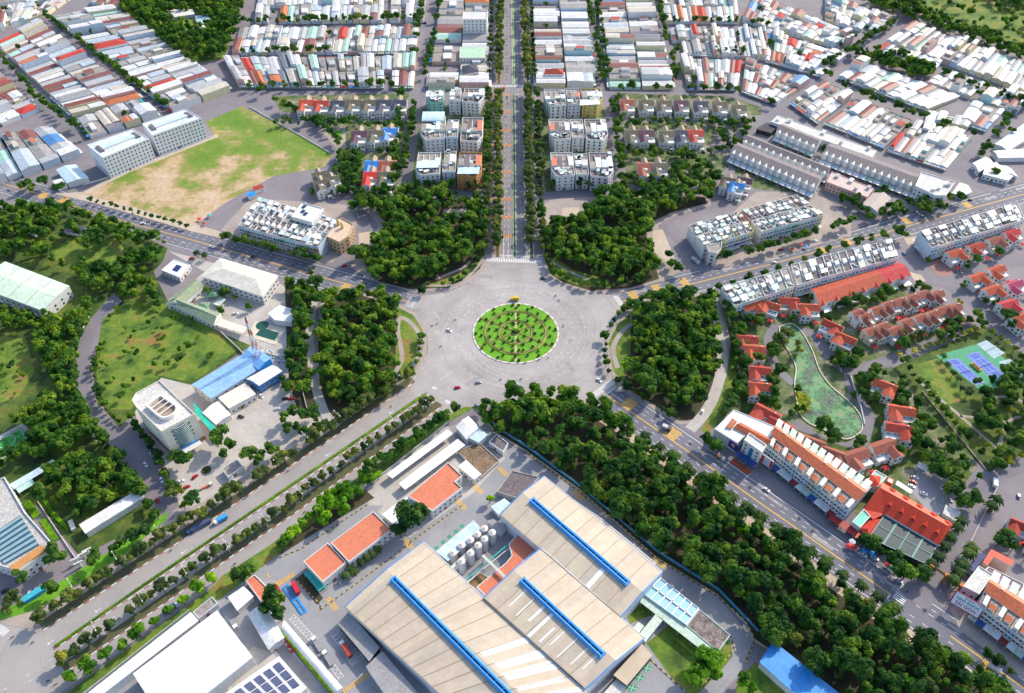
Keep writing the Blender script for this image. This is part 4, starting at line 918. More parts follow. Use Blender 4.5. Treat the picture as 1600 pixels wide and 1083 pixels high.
# white halls bottom left
bldg('white_warehouse', 'huge plain white flat-roofed warehouse at the bottom left', 'warehouse', [(339, 955), (394, 1027), (290, 1110), (245, 1110), (209, 1053)], 9, PW[0], S_hot, par=0, over=.2)
bldg('white_warehouse_strip', 'long narrow white roof between warehouse and boulevard verge', 'warehouse', [(298, 958), (309, 970), (140, 1100), (118, 1100)], 6, PW[0], S_hot, par=0)
bldg('concrete_gatehouse', 'small grey concrete gatehouse at the warehouse corner by the service road', 'gatehouse', [(331, 932), (340, 943), (310, 966), (301, 956)], 4, PW[2], M_rooff, par=.5, win='std')
bldg('solar_roof_building', 'white roof carrying rows of dark blue solar panels at the bottom edge', 'warehouse', [(436, 1027), (478, 1075), (450, 1100), (360, 1110), (352, 1085)], 7, PW[0], S_white, par=0)
q = GP([(436, 1027), (478, 1075), (395, 1120), (352, 1085)], 7.4); st_ = ALLT[-1]
for i in range(5):
    for j in range(3):
        s = quad_sub([q[0], q[1], q[2], q[3]], .1+.27*j, .33+.27*j, .05+.18*i, .05+.18*i+.12); mb = MB(); mb.prism(s, 7.45, 7.6, M_solar)
        for k in range(1, 6): mb.bar((*lerp(s[0], s[1], k/6), 7.62), (*lerp(s[3], s[2], k/6), 7.62), .12, .05, PW[2])
        mb.build('solar_panel', st_)
canopy('long white barrel-roofed shelter beside the truck lane', [(445, 970), (536, 1075), (525, 1085), (440, 985)], 5, S_white, arch=1.8)
bldg('white_workshop', 'white pitched shed left of the barrel shelter, red drums at its end', 'workshop', [(413, 945), (443, 996), (420, 1014), (388, 960)], 6, PW[0], S_white, 'gable', rise=1.3)
bldg('white_workshop', 'small white workshop roof beside the red tiled gate lodge', 'workshop', [(380, 917), (395, 932), (371, 953), (357, 933)], 5, PW[0], S_white, 'gable', rise=1)
bldg('gate_lodge', 'small red-roofed lodge under trees at the factory entrance', 'lodge', [(398, 898), (428, 928), (412, 945), (383, 906)], 5, PW[0], T_sal, par=.5)
bldg('blue_roof_warehouse', 'bright blue corrugated roof shed in the bottom right wood edge', 'warehouse', [(1208, 1003), (1310, 1084), (1300, 1100), (1260, 1100), (1188, 1035)], 6, PW[0], ribbed((.03, .28, .72)), par=0)
# ================================================================ WEST LOTS
t, p = bldg('school_block', 'long cream hip-roofed two-storey block beside the northwest road', 'school', [(344, 404), (433, 431), (410, 462), (316, 431)], 9, PW[0], ribbed((.68, .65, .56)), 'hip', win='wide', rise=2.4, sp=4.2, over=.8)
bldg('green_roof_school', 'olive green roofed wing running back to the small school garden', 'school', [(303, 436), (317, 446), (285, 476), (260, 474)], 6, PW[0], tile((.30, .36, .22)), 'gable', win='wide', rise=2.6, sp=4)
bldg('green_roof_school', 'longer olive green roofed wing facing the overgrown field', 'school', [(262, 472), (285, 470), (345, 490), (334, 506)], 6, PW[0], tile((.28, .36, .24)), 'gable', win='wide', rise=2.6, sp=4)
canopy('cream lean-to roof continuing the long green school wing', [(346, 498), (386, 512), (379, 521), (337, 508)], 4, S_cream)
for k, (x, y) in enumerate(((332, 460), (318, 478))):
    c = G(x, y, 3); t = thing('garden_pavilion', ['green hipped pavilion in the small school garden, the farther one', 'green hipped pavilion in the small school garden, nearer the long wing'][k], 'pavilion', (*c, 0)); mb = MB()
    q = [(c[0]+a, c[1]+b) for a, b in ((-3.5, -2.5), (3.5, -2.5), (3.5, 2.5), (-3.5, 2.5))]; mb.hip(q, 3, 1.8, tile((.15, .33, .20)), .4); mb.build('roof', t)
    mb = MB(); [mb.box((a, b, 0), (.25, .25, 3), 0, PW[0]) for a, b in q]; mb.build('posts', t)
canopy('white shade roof with green panels in the school court', [(345, 464), (353, 468), (343, 479), (333, 475)], 3, S_lgreen)
bldg('small_white_house', 'small white villa with one solar panel among trees by the northwest road', 'house', [(272, 405), (297, 413), (280, 433), (252, 422)], 5, PW[0], M_white, par=.4, win='std')
q = GP([(276, 413), (284, 416), (277, 424), (269, 421)], 5.6); mb = MB(); mb.prism(q, 5.2, 5.5, M_solar); mb.build('solar_panel', ALLT[-1])
bldg('white_pavilion', 'white polygon roofed pavilion beside the swimming pool', 'pavilion', [(437, 478), (455, 483), (461, 493), (455, 503), (430, 500), (419, 490)], 5, PW[0], S_white, par=0)
t = thing('swimming_pool', 'dark green swimming pool with pale deck beside the white pavilion', 'pool', (*G(413, 515), 0)); mb = MB()
mb.prism(GP([(400, 502), (446, 515), (432, 540), (385, 526)]), 0, .35, PW[3], PW[3]); mb.build('deck', t); mb = MB(); mb.prism(GP([(410, 512), (437, 521), (429, 533), (399, 524)]), .3, .38, PW[0], water_mat('pool_water', (.015, .08, .06))); mb.build('water', t)
mb = MB(); mb.cyl(G(410, 509), 4.6, 4.6, .3, .37, PW[0], 20, bpy.data.materials['pool_water']); mb.build('round_basin', t)
bldg('blue_workshop', 'long pale blue metal roofed workshop beside the cream tower', 'workshop', [(300, 601), (385, 551), (403, 577), (330, 622)], 8, PW[2], S_blue, 'gable', rise=2.0, win='std', sp=6)
bldg('blue_workshop', 'deeper blue roof section at the mast end of the long workshop', 'workshop', [(396, 540), (423, 560), (404, 577), (378, 558)], 9, F_blue, ribbed((.17, .38, .72)), 'gable', rise=1.6)
bldg('blue_striped_workshop', 'white-roofed workshop with blue and white banded walls', 'workshop', [(425, 571), (440, 580), (405, 602), (386, 592)], 8, F_blue, S_white, 'gable', rise=1.4, win='wide')
bldg('cream_workshop', 'cream roofed shed between blue workshop and sandy yard', 'workshop', [(383, 599), (399, 616), (358, 638), (342, 622)], 6, PW[1], S_cream, par=0, win='std')
bldg('white_shed', 'white pitched shed beside the long teal canopy', 'shed', [(343, 626), (360, 648), (338, 663), (317, 645)], 5, PW[0], S_white, 'gable', rise=1.2)
canopy('long teal green canopy running down beside the cream tower', [(302, 629), (318, 645), (348, 680), (338, 684), (305, 645)], 4, ribbed((.02, .46, .36)))
# cream office tower
t, p = bldg('office_tower', 'tall cream office tower with curved glass front and rounded roof deck', 'office tower', [(249, 594), (304, 646), (252, 674), (213, 636), (206, 625), (212, 614)], 24, paint((.78, .72, .60), .05, .7, .3, 0, .12), M_roofw, par=1.0, win='std', limit=40, zs=[9, 12.5, 16, 19.5], sp=9)
q = GP([(244, 606), (290, 640), (255, 662), (225, 632)], 27); cc = centroid(q); hd = atan2(q[1][1]-q[0][1], q[1][0]-q[0][0])
ca, sa = cos(hd), sin(hd); T_ = lambda x, y: (cc[0]+x*ca-y*sa, cc[1]+x*sa+y*ca)
drum = [T_(-9, -5.5), T_(5, -6)]+[T_(5+5.5*sin(a), -6*cos(a)) for a in [pi*k/10 for k in range(1, 10)]]+[T_(5, 6), T_(-9, 5.5)]
mb = MB(); tw = paint((.80, .77, .70), .05, .7, .3, 0, .1); mb.sides(drum, 24.05, 27, tw); di = ccw(inset(drum, 1.0)); dr = ccw(drum)
for i in range(len(dr)):
    j = (i+1) % len(dr); mb.face([(*dr[i], 27), (*dr[j], 27), (*di[j], 27), (*di[i], 27)], tw); mb.face([(*di[i], 25), (*di[i], 27), (*di[j], 27), (*di[j], 25)], tw)
mb.poly(di, 25, paint((.42, .33, .26), .25, .85, .3, 0, .3))
for x in (-4, 0, 4): mb.bar((*T_(x, -5.4), 26.9), (*T_(x, 5.4), 26.9), .5, .5, tw)
mb.build('roof_deck', t)
A, B = p[0], p[1]
fr = max([(p[i-1], p[i]) for i in range(len(p))], key=lambda e: (e[0][0]+e[1][0])*.8-(e[0][1]+e[1][1]))
A, B = fr; hd = atan2(B[1]-A[1], B[0]-A[0]); n = (sin(hd), -cos(hd)); gl = paint((.02, .16, .15), .1, .2, .3, 0, .05)
for k in range(13):
    z = 4+k*1.45; w_ = .22; mb = MB(); pts = []
    for s in range(9):
        u = .26+.48*s/8; d = 1.6*sin(pi*s/8)+.1; c = lerp(A, B, u); pts.append((c[0]+n[0]*d, c[1]+n[1]*d))
    for a, b in zip(pts, pts[1:]): mb.face([(*a, z), (*b, z), (*b, z+1.05), (*a, z+1.05)], gl); mb.bar((*a, z+1.2), (*b, z+1.2), .3, .28, PW[0])
    mb.build('curtain_glass', t)
mb = MB(); mb.sides(inset(p, -.12), 0, 3.6, paint((.50, .16, .07), .1, .7, .4, 0, .15)); mb.build('brick_base', t)
mb = MB(); c = lerp(A, B, .5); mb.box((c[0]+n[0]*3.4, c[1]+n[1]*3.4, 4.0), (13, 5, .3), hd, PW[0]); mb.box((c[0]+n[0]*1.9, c[1]+n[1]*1.9, 4.3), (14, .5, 1.3), hd, F_blue); mb.build('entrance_canopy', t)
bldg('gate_office', 'small grey flat-roofed house beside the round planter of the cream tower', 'gate house', [(370, 717), (379, 728), (356, 745), (346, 732)], 3.6, PW[1], M_rooff, par=.6, win='std')
c = G(323, 735); t = thing('round_planter', 'round dark planter in the forecourt of the cream tower', 'planter', (*c, 0)); mb = MB(); mb.cyl(c, 3, 3, 0, .6, M_conc, 20, M_soil); mb.build('rim', t)
mb = MB(); [mb.cyl((c[0]+a, c[1]+b), .9, .3, .5, 1.7, L_forest, 9) for a, b in ((0, 0), (1.4, .5), (-1.2, .8), (.2, -1.4))]; mb.build('plants', t)
# far west
t, p = bldg('green_roof_hall', 'large pale green roofed hall cut by the left edge of the photo', 'hall', [(8, 409), (108, 447), (67, 485), (-40, 445)], 10, PW[0], ribbed((.62, .76, .60)), 'gable', rise=1.6, win='green', sp=5.5, limit=60)
seams(t, GP([(8, 409), (108, 447), (67, 485), (-40, 445)], 10), 10, 1.6, 14, F_seam, .3)
t, p = bldg('glass_roof_office', 'modern white and brown office with louvred glass atrium roof at the left edge', 'office', [(6, 745), (38, 800), (82, 850), (28, 892), (-40, 870), (-50, 770)], 10, PW[0], paint((.60, .58, .56), .2, .8, .3, 0, .4), win='std', par=1, limit=60)
q = GP([(30, 803), (60, 850), (8, 880), (-40, 850)], 11.6); mb = MB(); mb.prism(q, 10.1, 10.5, M_metal, paint((.05, .13, .20), .1, .2, .3, 0, .05)); mb.build('glass_roof', t)
for k in range(7): mb = MB(); u = (k+.5)/7; mb.bar((*lerp(q[0], q[1], u), 10.9), (*lerp(q[3], q[2], u), 10.9), 2.0, .15, paint((.26, .38, .42), .1, .4, .3, 0, .1)); mb.build('louvre', t)
mb = MB(); q2 = GP([(66, 852), (72, 860), (22, 896), (15, 886)], 10.6); mb.prism(q2, 10.2, 11.3, paint((.55, .26, .08), .1, .6, .3, 0, .1)); mb.build('orange_cornice', t)
mb = MB(); q3 = GP([(58, 856), (64, 866), (32, 885), (26, 874)], 8); mb.prism(q3, 0, 8, PW[0], PW[0]); mb.build('entrance_bay', t)
for i in range(6):
    for j in range(2): s = quad_sub(q3, .12+.14*0+.5*j, .45+.5*j, .05+.155*i, .05+.155*i+.1); mb = MB(); mb.prism(s, 8.02, 8.2, M_solar); mb.build('skylight', t)
bldg('white_shed', 'long white shed roof between tree row and clearing at lower left', 'shed', [(215, 766), (224, 777), (134, 833), (125, 820)], 5, PW[0], S_white, par=0)
canopy('pale blue stepped shelter roof beside the louvred office, farther part', [(83, 718), (88, 726), (22, 765), (15, 757)], 4, S_lblue)
canopy('pale green narrow shelter roof beside the louvred office, nearer part', [(48, 746), (55, 756), (30, 771), (24, 763)], 3.6, ribbed((.5, .72, .66)))
bldg('blue_shed', 'small blue bus shed in the car park at the far lower left', 'shed', [(66, 915), (70, 920), (38, 940), (34, 935)], 2.6, F_blue, ribbed((.05, .5, .65)), par=0)
t = thing('football_pitch', 'striped bright green football pitch with pale surround behind the tree row', 'football pitch', (*G(10, 690), 0)); mb = MB(); mb.prism(GP([(38, 660), (53, 686), (-40, 745), (-60, 712)]), 0, .16, M_conc); mb.build('surround', t)
q = GP([(33, 668), (48, 690), (-40, 740), (-55, 715)]); mb = MB(); g1, g2 = paint((.02, .22, .03), .08), paint((.04, .34, .05), .08)
for k in range(10): s = quad_sub(q, 0, 1, k/10, (k+1)/10); mb.poly(s, .2, g1 if k % 2 else g2)
mb.build('turf', t); mb = MB(); i = inset(q, 1)
for k in range(4): ribbon(mb, [i[k], i[(k+1) % 4]], .25, .22, M_white)
for k in range(16): a0, a1 = pi*k/8, pi*(k+1)/8; c = lerp(q[0], q[2], .32); ribbon(mb, [(c[0]+5*cos(a0), c[1]+5*sin(a0)), (c[0]+5*cos(a1), c[1]+5*sin(a1))], .25, .222, M_white)
mb.build('pitch_lines', t)
bldg('market_hall', 'white tent-like hall at the big junction on the left', 'hall', [(88, 265), (118, 257), (138, 278), (105, 286)], 5, PW[0], S_lblue, 'gable', rise=1.5)
bldg('market_shed', 'small white shed below the tent-like hall at the left junction', 'shed', [(83, 283), (98, 279), (104, 288), (90, 293)], 4, PW[0], S_white, par=0)
# white apartment slabs
for k, (px, lab) in enumerate(((((136, 226), (208, 201), (232, 216), (160, 246)), 'left one of two white six-storey apartment slabs beside the vacant field'), (((222, 193), (290, 170), (314, 184), (238, 211)), 'right one of two white six-storey apartment slabs beside the vacant field'))):
    t, p = bldg('apartment_block', lab, 'apartment block', px, 21, paint((.78, .78, .80), .04, .7, .2, 0, .08), ribbed((.66, .72, .76)), par=.6, win='std', zs=[1.5+3.4*j for j in range(6)], sp=3.0, group='white apartment slabs')
    q = ccw(p); mb = MB(); e = quad_sub([p[0], p[1], p[2], p[3]], .1, .9, .4, .6); mb.prism(e, 21.02, 22.2, PW[0], S_lblue); mb.build('roof_ridge_block', t)
    for u in (.08, .86): e = quad_sub([p[0], p[1], p[2], p[3]], u, u+.07, .3, .7); mb = MB(); mb.prism(e, 21.01, 22.4, M_roofd, M_roofd); mb.build('roof_hatch', t)
# ================================================================ SOUTH-EAST SHOP STRIP, RESTAURANT, VILLAS
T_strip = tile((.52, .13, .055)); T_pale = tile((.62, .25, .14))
def strip_roof(t, q, h, rise):
    mb = MB(); q = ccw(q)
    if dist(q[0], q[1]) > dist(q[1], q[2]): q = q[1:]+q[:1]
    a = lerp(q[0], q[1], .5); b = lerp(q[3], q[2], .5); P = lambda p, z: (*p, z)
    s1 = (T_strip, T_pale) if q[1][1]+q[2][1] < q[0][1]+q[3][1] else (T_pale, T_strip)
    mb.face([P(q[1], h), P(q[2], h), P(b, h+rise), P(a, h+rise)], s1[0]); mb.face([P(q[3], h), P(q[0], h), P(a, h+rise), P(b, h+rise)], s1[1])
    mb.face([P(q[0], h), P(q[1], h), P(a, h+rise)], T_strip); mb.face([P(q[2], h), P(q[3], h), P(b, h+rise)], T_strip); mb.build('roof', t)
def shop_row(px, h, n, where, seed, group, fc):
    """px: roof outline A,B (north-west end rear, street) C,D; shop houses share one tiled roof and white front houses"""
    q = GP(px, h); r = random.Random(seed)
    for k in range(n):
        s = quad_sub(q, k/n, (k+1)/n, 0, 1); nm, wi = fc[k % len(fc)]
        t = thing('shop_house', f"{nm} shop house under the red tiled roof, {ORD[k]} {where}", 'shop house', (*centroid(s), 0), group)
        # v=0 is the street side
        f = quad_sub(s, 0.01, .99, .0, .36); m = quad_sub(s, .01, .99, .36, .76); b = quad_sub(s, .02, .98, .76, 1)
        W = dist(s[0], s[1]); hd = atan2(s[1][1]-s[0][1], s[1][0]-s[0][0]); nn = (sin(hd), -cos(hd)); mid = lerp(s[0], s[1], .5); cc = centroid(s)
        if (mid[0]-cc[0])*nn[0]+(mid[1]-cc[1])*nn[1] < 0: nn = (-nn[0], -nn[1])
        wm = PW[wi]; mb = MB(); mb.sides(f, 0, h+.8, wm); mb.sides(m, 0, h+.6, PW[0]); mb.prism(b, 0, h-2.6, PW[0], M_roofw); mb.build('wall', t)
        mb = MB(); mb.poly(inset(f, .2), h-.2, M_rooff); mb.build('flat_roof', t)
        # tiled roof: pitched over the middle band, each house its own length
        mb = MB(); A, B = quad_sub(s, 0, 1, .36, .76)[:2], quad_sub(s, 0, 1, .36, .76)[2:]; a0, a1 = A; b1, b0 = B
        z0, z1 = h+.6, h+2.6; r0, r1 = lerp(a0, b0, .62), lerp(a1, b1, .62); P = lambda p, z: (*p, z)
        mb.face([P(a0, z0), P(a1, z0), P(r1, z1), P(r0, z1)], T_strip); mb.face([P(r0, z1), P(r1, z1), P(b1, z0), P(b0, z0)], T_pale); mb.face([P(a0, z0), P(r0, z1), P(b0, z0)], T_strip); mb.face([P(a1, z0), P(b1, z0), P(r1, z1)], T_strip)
        mb.build('roof', t)
        if k % 2: mb = MB(); e = quad_sub(s, .1, .8, .06, .2); mb.gable(e, h+1.2, .7, T_strip, PW[0], .1); mb.sides(e, h-.2, h+1.2, wm); mb.build('small_tiled_roof', t)
        else: mb = MB(); e = quad_sub(s, .3, .8, .05, .3); mb.prism(e, h-.2, h+1.9, PW[0], PW[0]); mb.build('stair_hut', t)
        if k % 3 == 1: mb = MB(); e = quad_sub(s, .3, .6, .62, .66); mb.prism(e, h+2, h+2.9, M_white, M_white); mb.build('skylight', t)
        mb = MB(); e = quad_sub(s, .05, .8, .8, 1.08); mb.prism(e, h-1.2, h-1.0, AWN[r.randrange(6)], None, True); mb.build('rear_awning', t)
        for z in (4.4, 7.8):
            for u in (.25, .75):
                c = lerp(s[0], s[1], u); w = bpy.data.objects.new('window', WM['brown' if k % 2 else 'std']); C.objects.link(w); w.parent = t
                o = t['_o']; w.location = (c[0]-o[0], c[1]-o[1], z); w.rotation_euler = (0, 0, atan2(nn[1], nn[0])-pi/2)
            mb = MB(); c = (mid[0]+nn[0]*.5, mid[1]+nn[1]*.5); mb.box((c[0], c[1], z-.5), (W*.9, 1.0, .9), hd, wm); mb.build('balcony', t)
        mb = MB(); mb.box((*lerp(s[0], s[1], .5), 0), (W*.8, .3, 3), hd, M_metal); mb.build('shutter_door', t)
        mb = MB(); c = (mid[0]+nn[0]*2.4, mid[1]+nn[1]*2.4); cm = [AWN[5], paint((.03, .10, .35), .1), AWN[0], AWN[4], paint((.28, .03, .03), .1), AWN[1]][(k+seed) % 6]
        mb.box((c[0], c[1], 3.5), (W*.97, 4.6, .16), hd, cm)
        for u in (-.45, .45): mb.box((c[0]+cos(hd)*W*u+nn[0]*2.1, c[1]+sin(hd)*W*u+nn[1]*2.1, 0), (.15, .15, 3.5), hd, M_metal)
        mb.build('shop_canopy', t)
FC = [('mint fronted', 4), ('white', 0), ('cream', 1), ('white', 0), ('pale blue', 7), ('white', 0), ('grey', 2), ('yellowish', 3)]
shop_row([(1198, 697), (1325, 800), (1364, 757), (1215, 655)], 11, 13, 'from the white hotel', 5, 'shop houses along the diagonal road', FC)
shop_row([(1528, 945), (1640, 1030), (1690, 975), (1552, 893)], 11, 9, 'from the dental billboard', 6, 'shop houses beyond the gate arch', [('pale blue', 7), ('white', 0), ('white', 0), ('cream', 1)])
# end building: white roof, blue corner, hotel front
t, p = bldg('corner_building', 'white flat-roofed corner building with blue sign front at the end of the shop strip', 'shop building', [(1117, 670), (1147, 640), (1225, 672), (1214, 690), (1172, 672), (1152, 692)], 9, PW[0], paint((.66, .70, .68), .08, .7, .2, 0, .1), par=.4, win='wide', limit=12)
for a, b, w in (((1146, 655), (1136, 668), 1.5), ((1150, 658), (1141, 669), 1.5)):
    mb = MB(); A, B = G(*a, 10), G(*b, 10); mb.bar((*A, 10), (*B, 10), w, .7, T_strip); mb.build('tiled_ridge', t)
q = GP([(1158, 659), (1215, 690), (1206, 698), (1146, 668)], 10.5); mb = MB(); mb.gable(q, 9.7, 1.8, T_strip, PW[0], .1); mb.sides(q, 9.1, 9.8, PW[0]); mb.build('tiled_roof', t)
t, p = bldg('hotel', 'white four-storey hotel with tall blue arched glass front in the shop strip', 'hotel', [(1168, 680), (1190, 697), (1184, 712), (1155, 693)], 14, PW[1], M_roofw, par=.8, win='std', sp=3.2, zs=[4.5, 7.6, 10.7], limit=24, wpts=GP([(1171, 676), (1198, 695), (1190, 706), (1163, 687)], 14.8))
A, B = min([(p[i-1], p[i]) for i in range(len(p))], key=lambda e: (e[0][1]+e[1][1])*1.0+(e[0][0]+e[1][0])*.6)
hd = atan2(B[1]-A[1], B[0]-A[0]); n = (sin(hd), -cos(hd)); c = lerp(A, B, .5); mb = MB(); b_ = paint((.03, .22, .36), .1, .2, .4)
mb.box((c[0]+n[0]*.1, c[1]+n[1]*.1, 4), (2.4, .5, 7), hd, b_)
for k in range(6): w = 2.4*cos(k/6*pi/2); mb.box((c[0]+n[0]*.1, c[1]+n[1]*.1, 11+k*.22), (w, .5, .22), hd, b_)
mb.build('arched_glass', t); mb = MB(); mb.box((c[0]+n[0]*2.4, c[1]+n[1]*2.4, 3.6), (dist(A, B)*1.05, 4.4, .2), hd, paint((.02, .08, .30), .1)); mb.build('entrance_canopy', t)
mb = MB(); mb.box((c[0]+n[0]*7, c[1]+n[1]*7, .12), (13, 4, .1), hd, paint((.5, .08, .03), .15)); tag(mb.build('red_forecourt_mat', org=(c[0]+n[0]*7, c[1]+n[1]*7, 0)), 'orange red paving patch before the white hotel', 'paving')
# emblem board beside the hotel
c = G(1146, 695, 8); t = thing('emblem_board', 'dark blue board with a pale flower emblem left of the white hotel front', 'sign', (*c, 0)); mb = MB()
mb.box((c[0], c[1], 4.2), (6.2, .4, 6.2), hd, paint((.03, .03, .30), .1, .4)); mb.build('board', t); mb = MB(); e = paint((.75, .62, .2), .05)
for k in range(6): a = pi/3*k; mb.box((c[0]+n[0]*.25+cos(hd)*cos(a)*1.1, c[1]+n[1]*.25+sin(hd)*cos(a)*1.1, 7.2+sin(a)*1.1), (.9, .15, .9), hd, e if k % 2 else M_red)
mb.box((c[0]+n[0]*.27, c[1]+n[1]*.27, 7.1), (.9, .15, 1), hd, M_white); mb.build('emblem', t)
c = G(1199, 720, 8); t = thing('tall_shop_front', 'shop front with two bright red banners framing a pale panel, near the hotel', 'sign', (*c, 0)); mb = MB(); mb.box((c[0], c[1], 3.4), (7.5, .5, 7.6), hd, PW[2]); mb.build('panel', t)
for s in (-1, 1): mb = MB(); mb.box((c[0]+cos(hd)*3*s+n[0]*.3, c[1]+sin(hd)*3*s+n[1]*.3, 4.2), (1.5, .25, 6.2), hd, M_red); mb.build('banner', t)
# restaurant with big red hall
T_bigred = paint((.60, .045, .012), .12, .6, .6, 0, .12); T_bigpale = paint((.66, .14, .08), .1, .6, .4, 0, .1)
q = GP([(1371, 763), (1376, 754), (1488, 812), (1463, 857)], 7); t = thing('restaurant_hall', 'large bright red roofed restaurant hall with dormer vents and teal glass side', 'restaurant', (*centroid(q), 0))
q = GP([(1378, 753), (1489, 820), (1467, 852), (1383, 803)], 7); mb = MB(); mb.sides(q, 0, 7, PW[0]); mb.build('wall', t)
ra, rb = G(1376, 762, 13), G(1480, 821, 13); mb = MB(); P = lambda p, z: (*p, z)
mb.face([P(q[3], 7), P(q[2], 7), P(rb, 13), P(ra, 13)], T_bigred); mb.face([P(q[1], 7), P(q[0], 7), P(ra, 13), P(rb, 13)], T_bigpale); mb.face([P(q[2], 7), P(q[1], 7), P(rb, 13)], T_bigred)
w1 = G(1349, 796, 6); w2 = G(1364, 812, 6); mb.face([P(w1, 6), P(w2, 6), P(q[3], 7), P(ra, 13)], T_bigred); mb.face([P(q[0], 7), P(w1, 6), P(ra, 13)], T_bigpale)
mb.build('roof', t)
for k in range(5):
    u = .1+.2*k; c = lerp(lerp(q[3], q[2], u), lerp(ra, rb, u), .42); hd2 = atan2(q[2][1]-q[3][1], q[2][0]-q[3][0]); z = 7+6*.42
    d = (sin(hd2), -cos(hd2)); a0 = (c[0]-cos(hd2)*1.6, c[1]-sin(hd2)*1.6); a1 = (c[0]+cos(hd2)*1.6, c[1]+sin(hd2)*1.6); tip = (c[0]+d[0]*.3, c[1]+d[1]*.3); bk = (c[0]-d[0]*3.2, c[1]-d[1]*3.2)
    mb = MB(); mb.face([P(a0, z), P(tip, z+1.6), P(bk, z+1.9)], T_bigred); mb.face([P(tip, z+1.6), P(a1, z), P(bk, z+1.9)], T_bigred); mb.face([P(a0, z), P(a1, z), P(tip, z+1.6)], M_black); mb.build('roof_dormer', t)
    c = lerp(lerp(q[0], q[1], u+.06), lerp(ra, rb, u+.06), .45); z = 7+6*.45+.6; mb = MB(); mb.hip([(c[0]+x*cos(hd2)-y*sin(hd2), c[1]+x*sin(hd2)+y*cos(hd2)) for x, y in ((-1.7, -1.7), (1.7, -1.7), (1.7, 1.7), (-1.7, 1.7))], z-.6, 1.3, T_bigred, .1); mb.build('roof_cupola', t)
g = GP([(1384, 802), (1464, 852), (1448, 882), (1358, 840)], 5.6); mb = MB(); gm = paint((.012, .05, .07), .35, .6, .6, 0, .4); gt = paint((.05, .24, .24), .1, .5, .4)
mb.prism(g, 5.4, 5.6, gm, gm, True)
for u in (0, .25, .5, .75, 1): mb.bar((*lerp(g[0], g[1], u), 5.7), (*lerp(g[3], g[2], u), 5.7), 1.0 if u in (.25, .75) else .5, .25, gt)
for v in (0, .5, 1): mb.bar((*lerp(g[0], g[3], v), 5.75), (*lerp(g[1], g[2], v), 5.75), .4, .25, gt)
for c in g: mb.box((*c, 0), (.4, .4, 5.4), 0, gt)
mb.build('glass_side_roof', t)
mb = MB(); e = GP([(1357, 841), (1400, 858), (1447, 884), (1444, 887), (1398, 862), (1355, 845)], 4); mb.prism(e, 0, 1.2, paint((.40, .25, .04), .2), L_town); mb.build('flower_box', t)
bldg('restaurant_porch', 'red sloping porch roof joining shop strip and red restaurant hall', 'porch', [(1362, 812), (1382, 811), (1357, 838), (1345, 826)], 5, PW[0], T_bigred, 'hip', rise=1.6)
bldg('restaurant_porch', 'white roofed kitchen with mint panel between shop strip and red hall', 'kitchen', [(1350, 795), (1360, 806), (1344, 824), (1332, 815)], 7, PW[0], ribbed((.10, .55, .42)), par=.6)
canopy('crimson street canopy over plastic tables before the restaurant', [(1300, 803), (1342, 828), (1334, 838), (1294, 811)], 3.6, paint((.35, .015, .02), .1, .6))
canopy('red lean-to at the trees before the restaurant corner', [(1345, 828), (1357, 838), (1350, 843), (1335, 840)], 3.4, T_bigred)
bldg('pavilion', 'small square building with red pyramid roof behind the restaurant', 'pavilion', [(1368, 734), (1386, 744), (1372, 760), (1354, 752)], 7, PW[1], paint((.4, .62, .52), .1), par=.5)
q = GP([(1364, 742), (1374, 744), (1372, 754), (1362, 754)], 9); mb = MB(); mb.hip(q, 7.5, 2, T_bigred, 1.2); mb.build('pyramid_roof', ALLT[-1])
canopy('long white parking shelter along the scrub at the car park', [(1436, 721), (1504, 756), (1500, 764), (1432, 729)], 3.2, S_white)
canopy('pale cream shelter against the red hall at the car park', [(1402, 751), (1426, 766), (1423, 772), (1399, 757)], 3.2, S_cream)
bldg('guard_hut', 'tiny white booth on a red base beside the car park shelter', 'booth', [(1389, 745), (1397, 749), (1394, 756), (1386, 752)], 3, M_red, M_white, par=.3)
bldg('shelter', 'pale concrete roofed shelter at the southeast end of the red hall', 'shelter', [(1478, 790), (1500, 800), (1494, 815), (1474, 802)], 3, M_conc, M_roofw, par=0)
# buildings beyond the gate
bldg('corner_house', 'white flat-roofed end house with bright red wrap-around roof at the gate road', 'house', [(1530, 884), (1552, 898), (1530, 928), (1506, 916)], 10, PW[0], M_roofw, par=.5, win='std')
q = GP([(1536, 878), (1549, 858), (1585, 876), (1580, 884), (1553, 870), (1543, 884)], 9); mb = MB(); mb.prism(q, 0, 9, PW[6], T_bigred); tag(mb.build('red_roof_wing', org=(*q[0], 0)), 'bright red L-shaped roof of the house behind the gate road', 'house')
bldg('blue_awning_house', 'grey house with dark blue awnings along the gate road', 'house', [(1530, 865), (1540, 868), (1520, 892), (1512, 888)], 4, PW[2], paint((.06, .08, .22), .1), par=0)
bldg('mid_house', 'muted purple and grey flat roofs behind the gate road shop row', 'house', [(1545, 885), (1600, 912), (1600, 932), (1535, 895)], 8, PW[0], paint((.22, .15, .18), .2), par=.3)
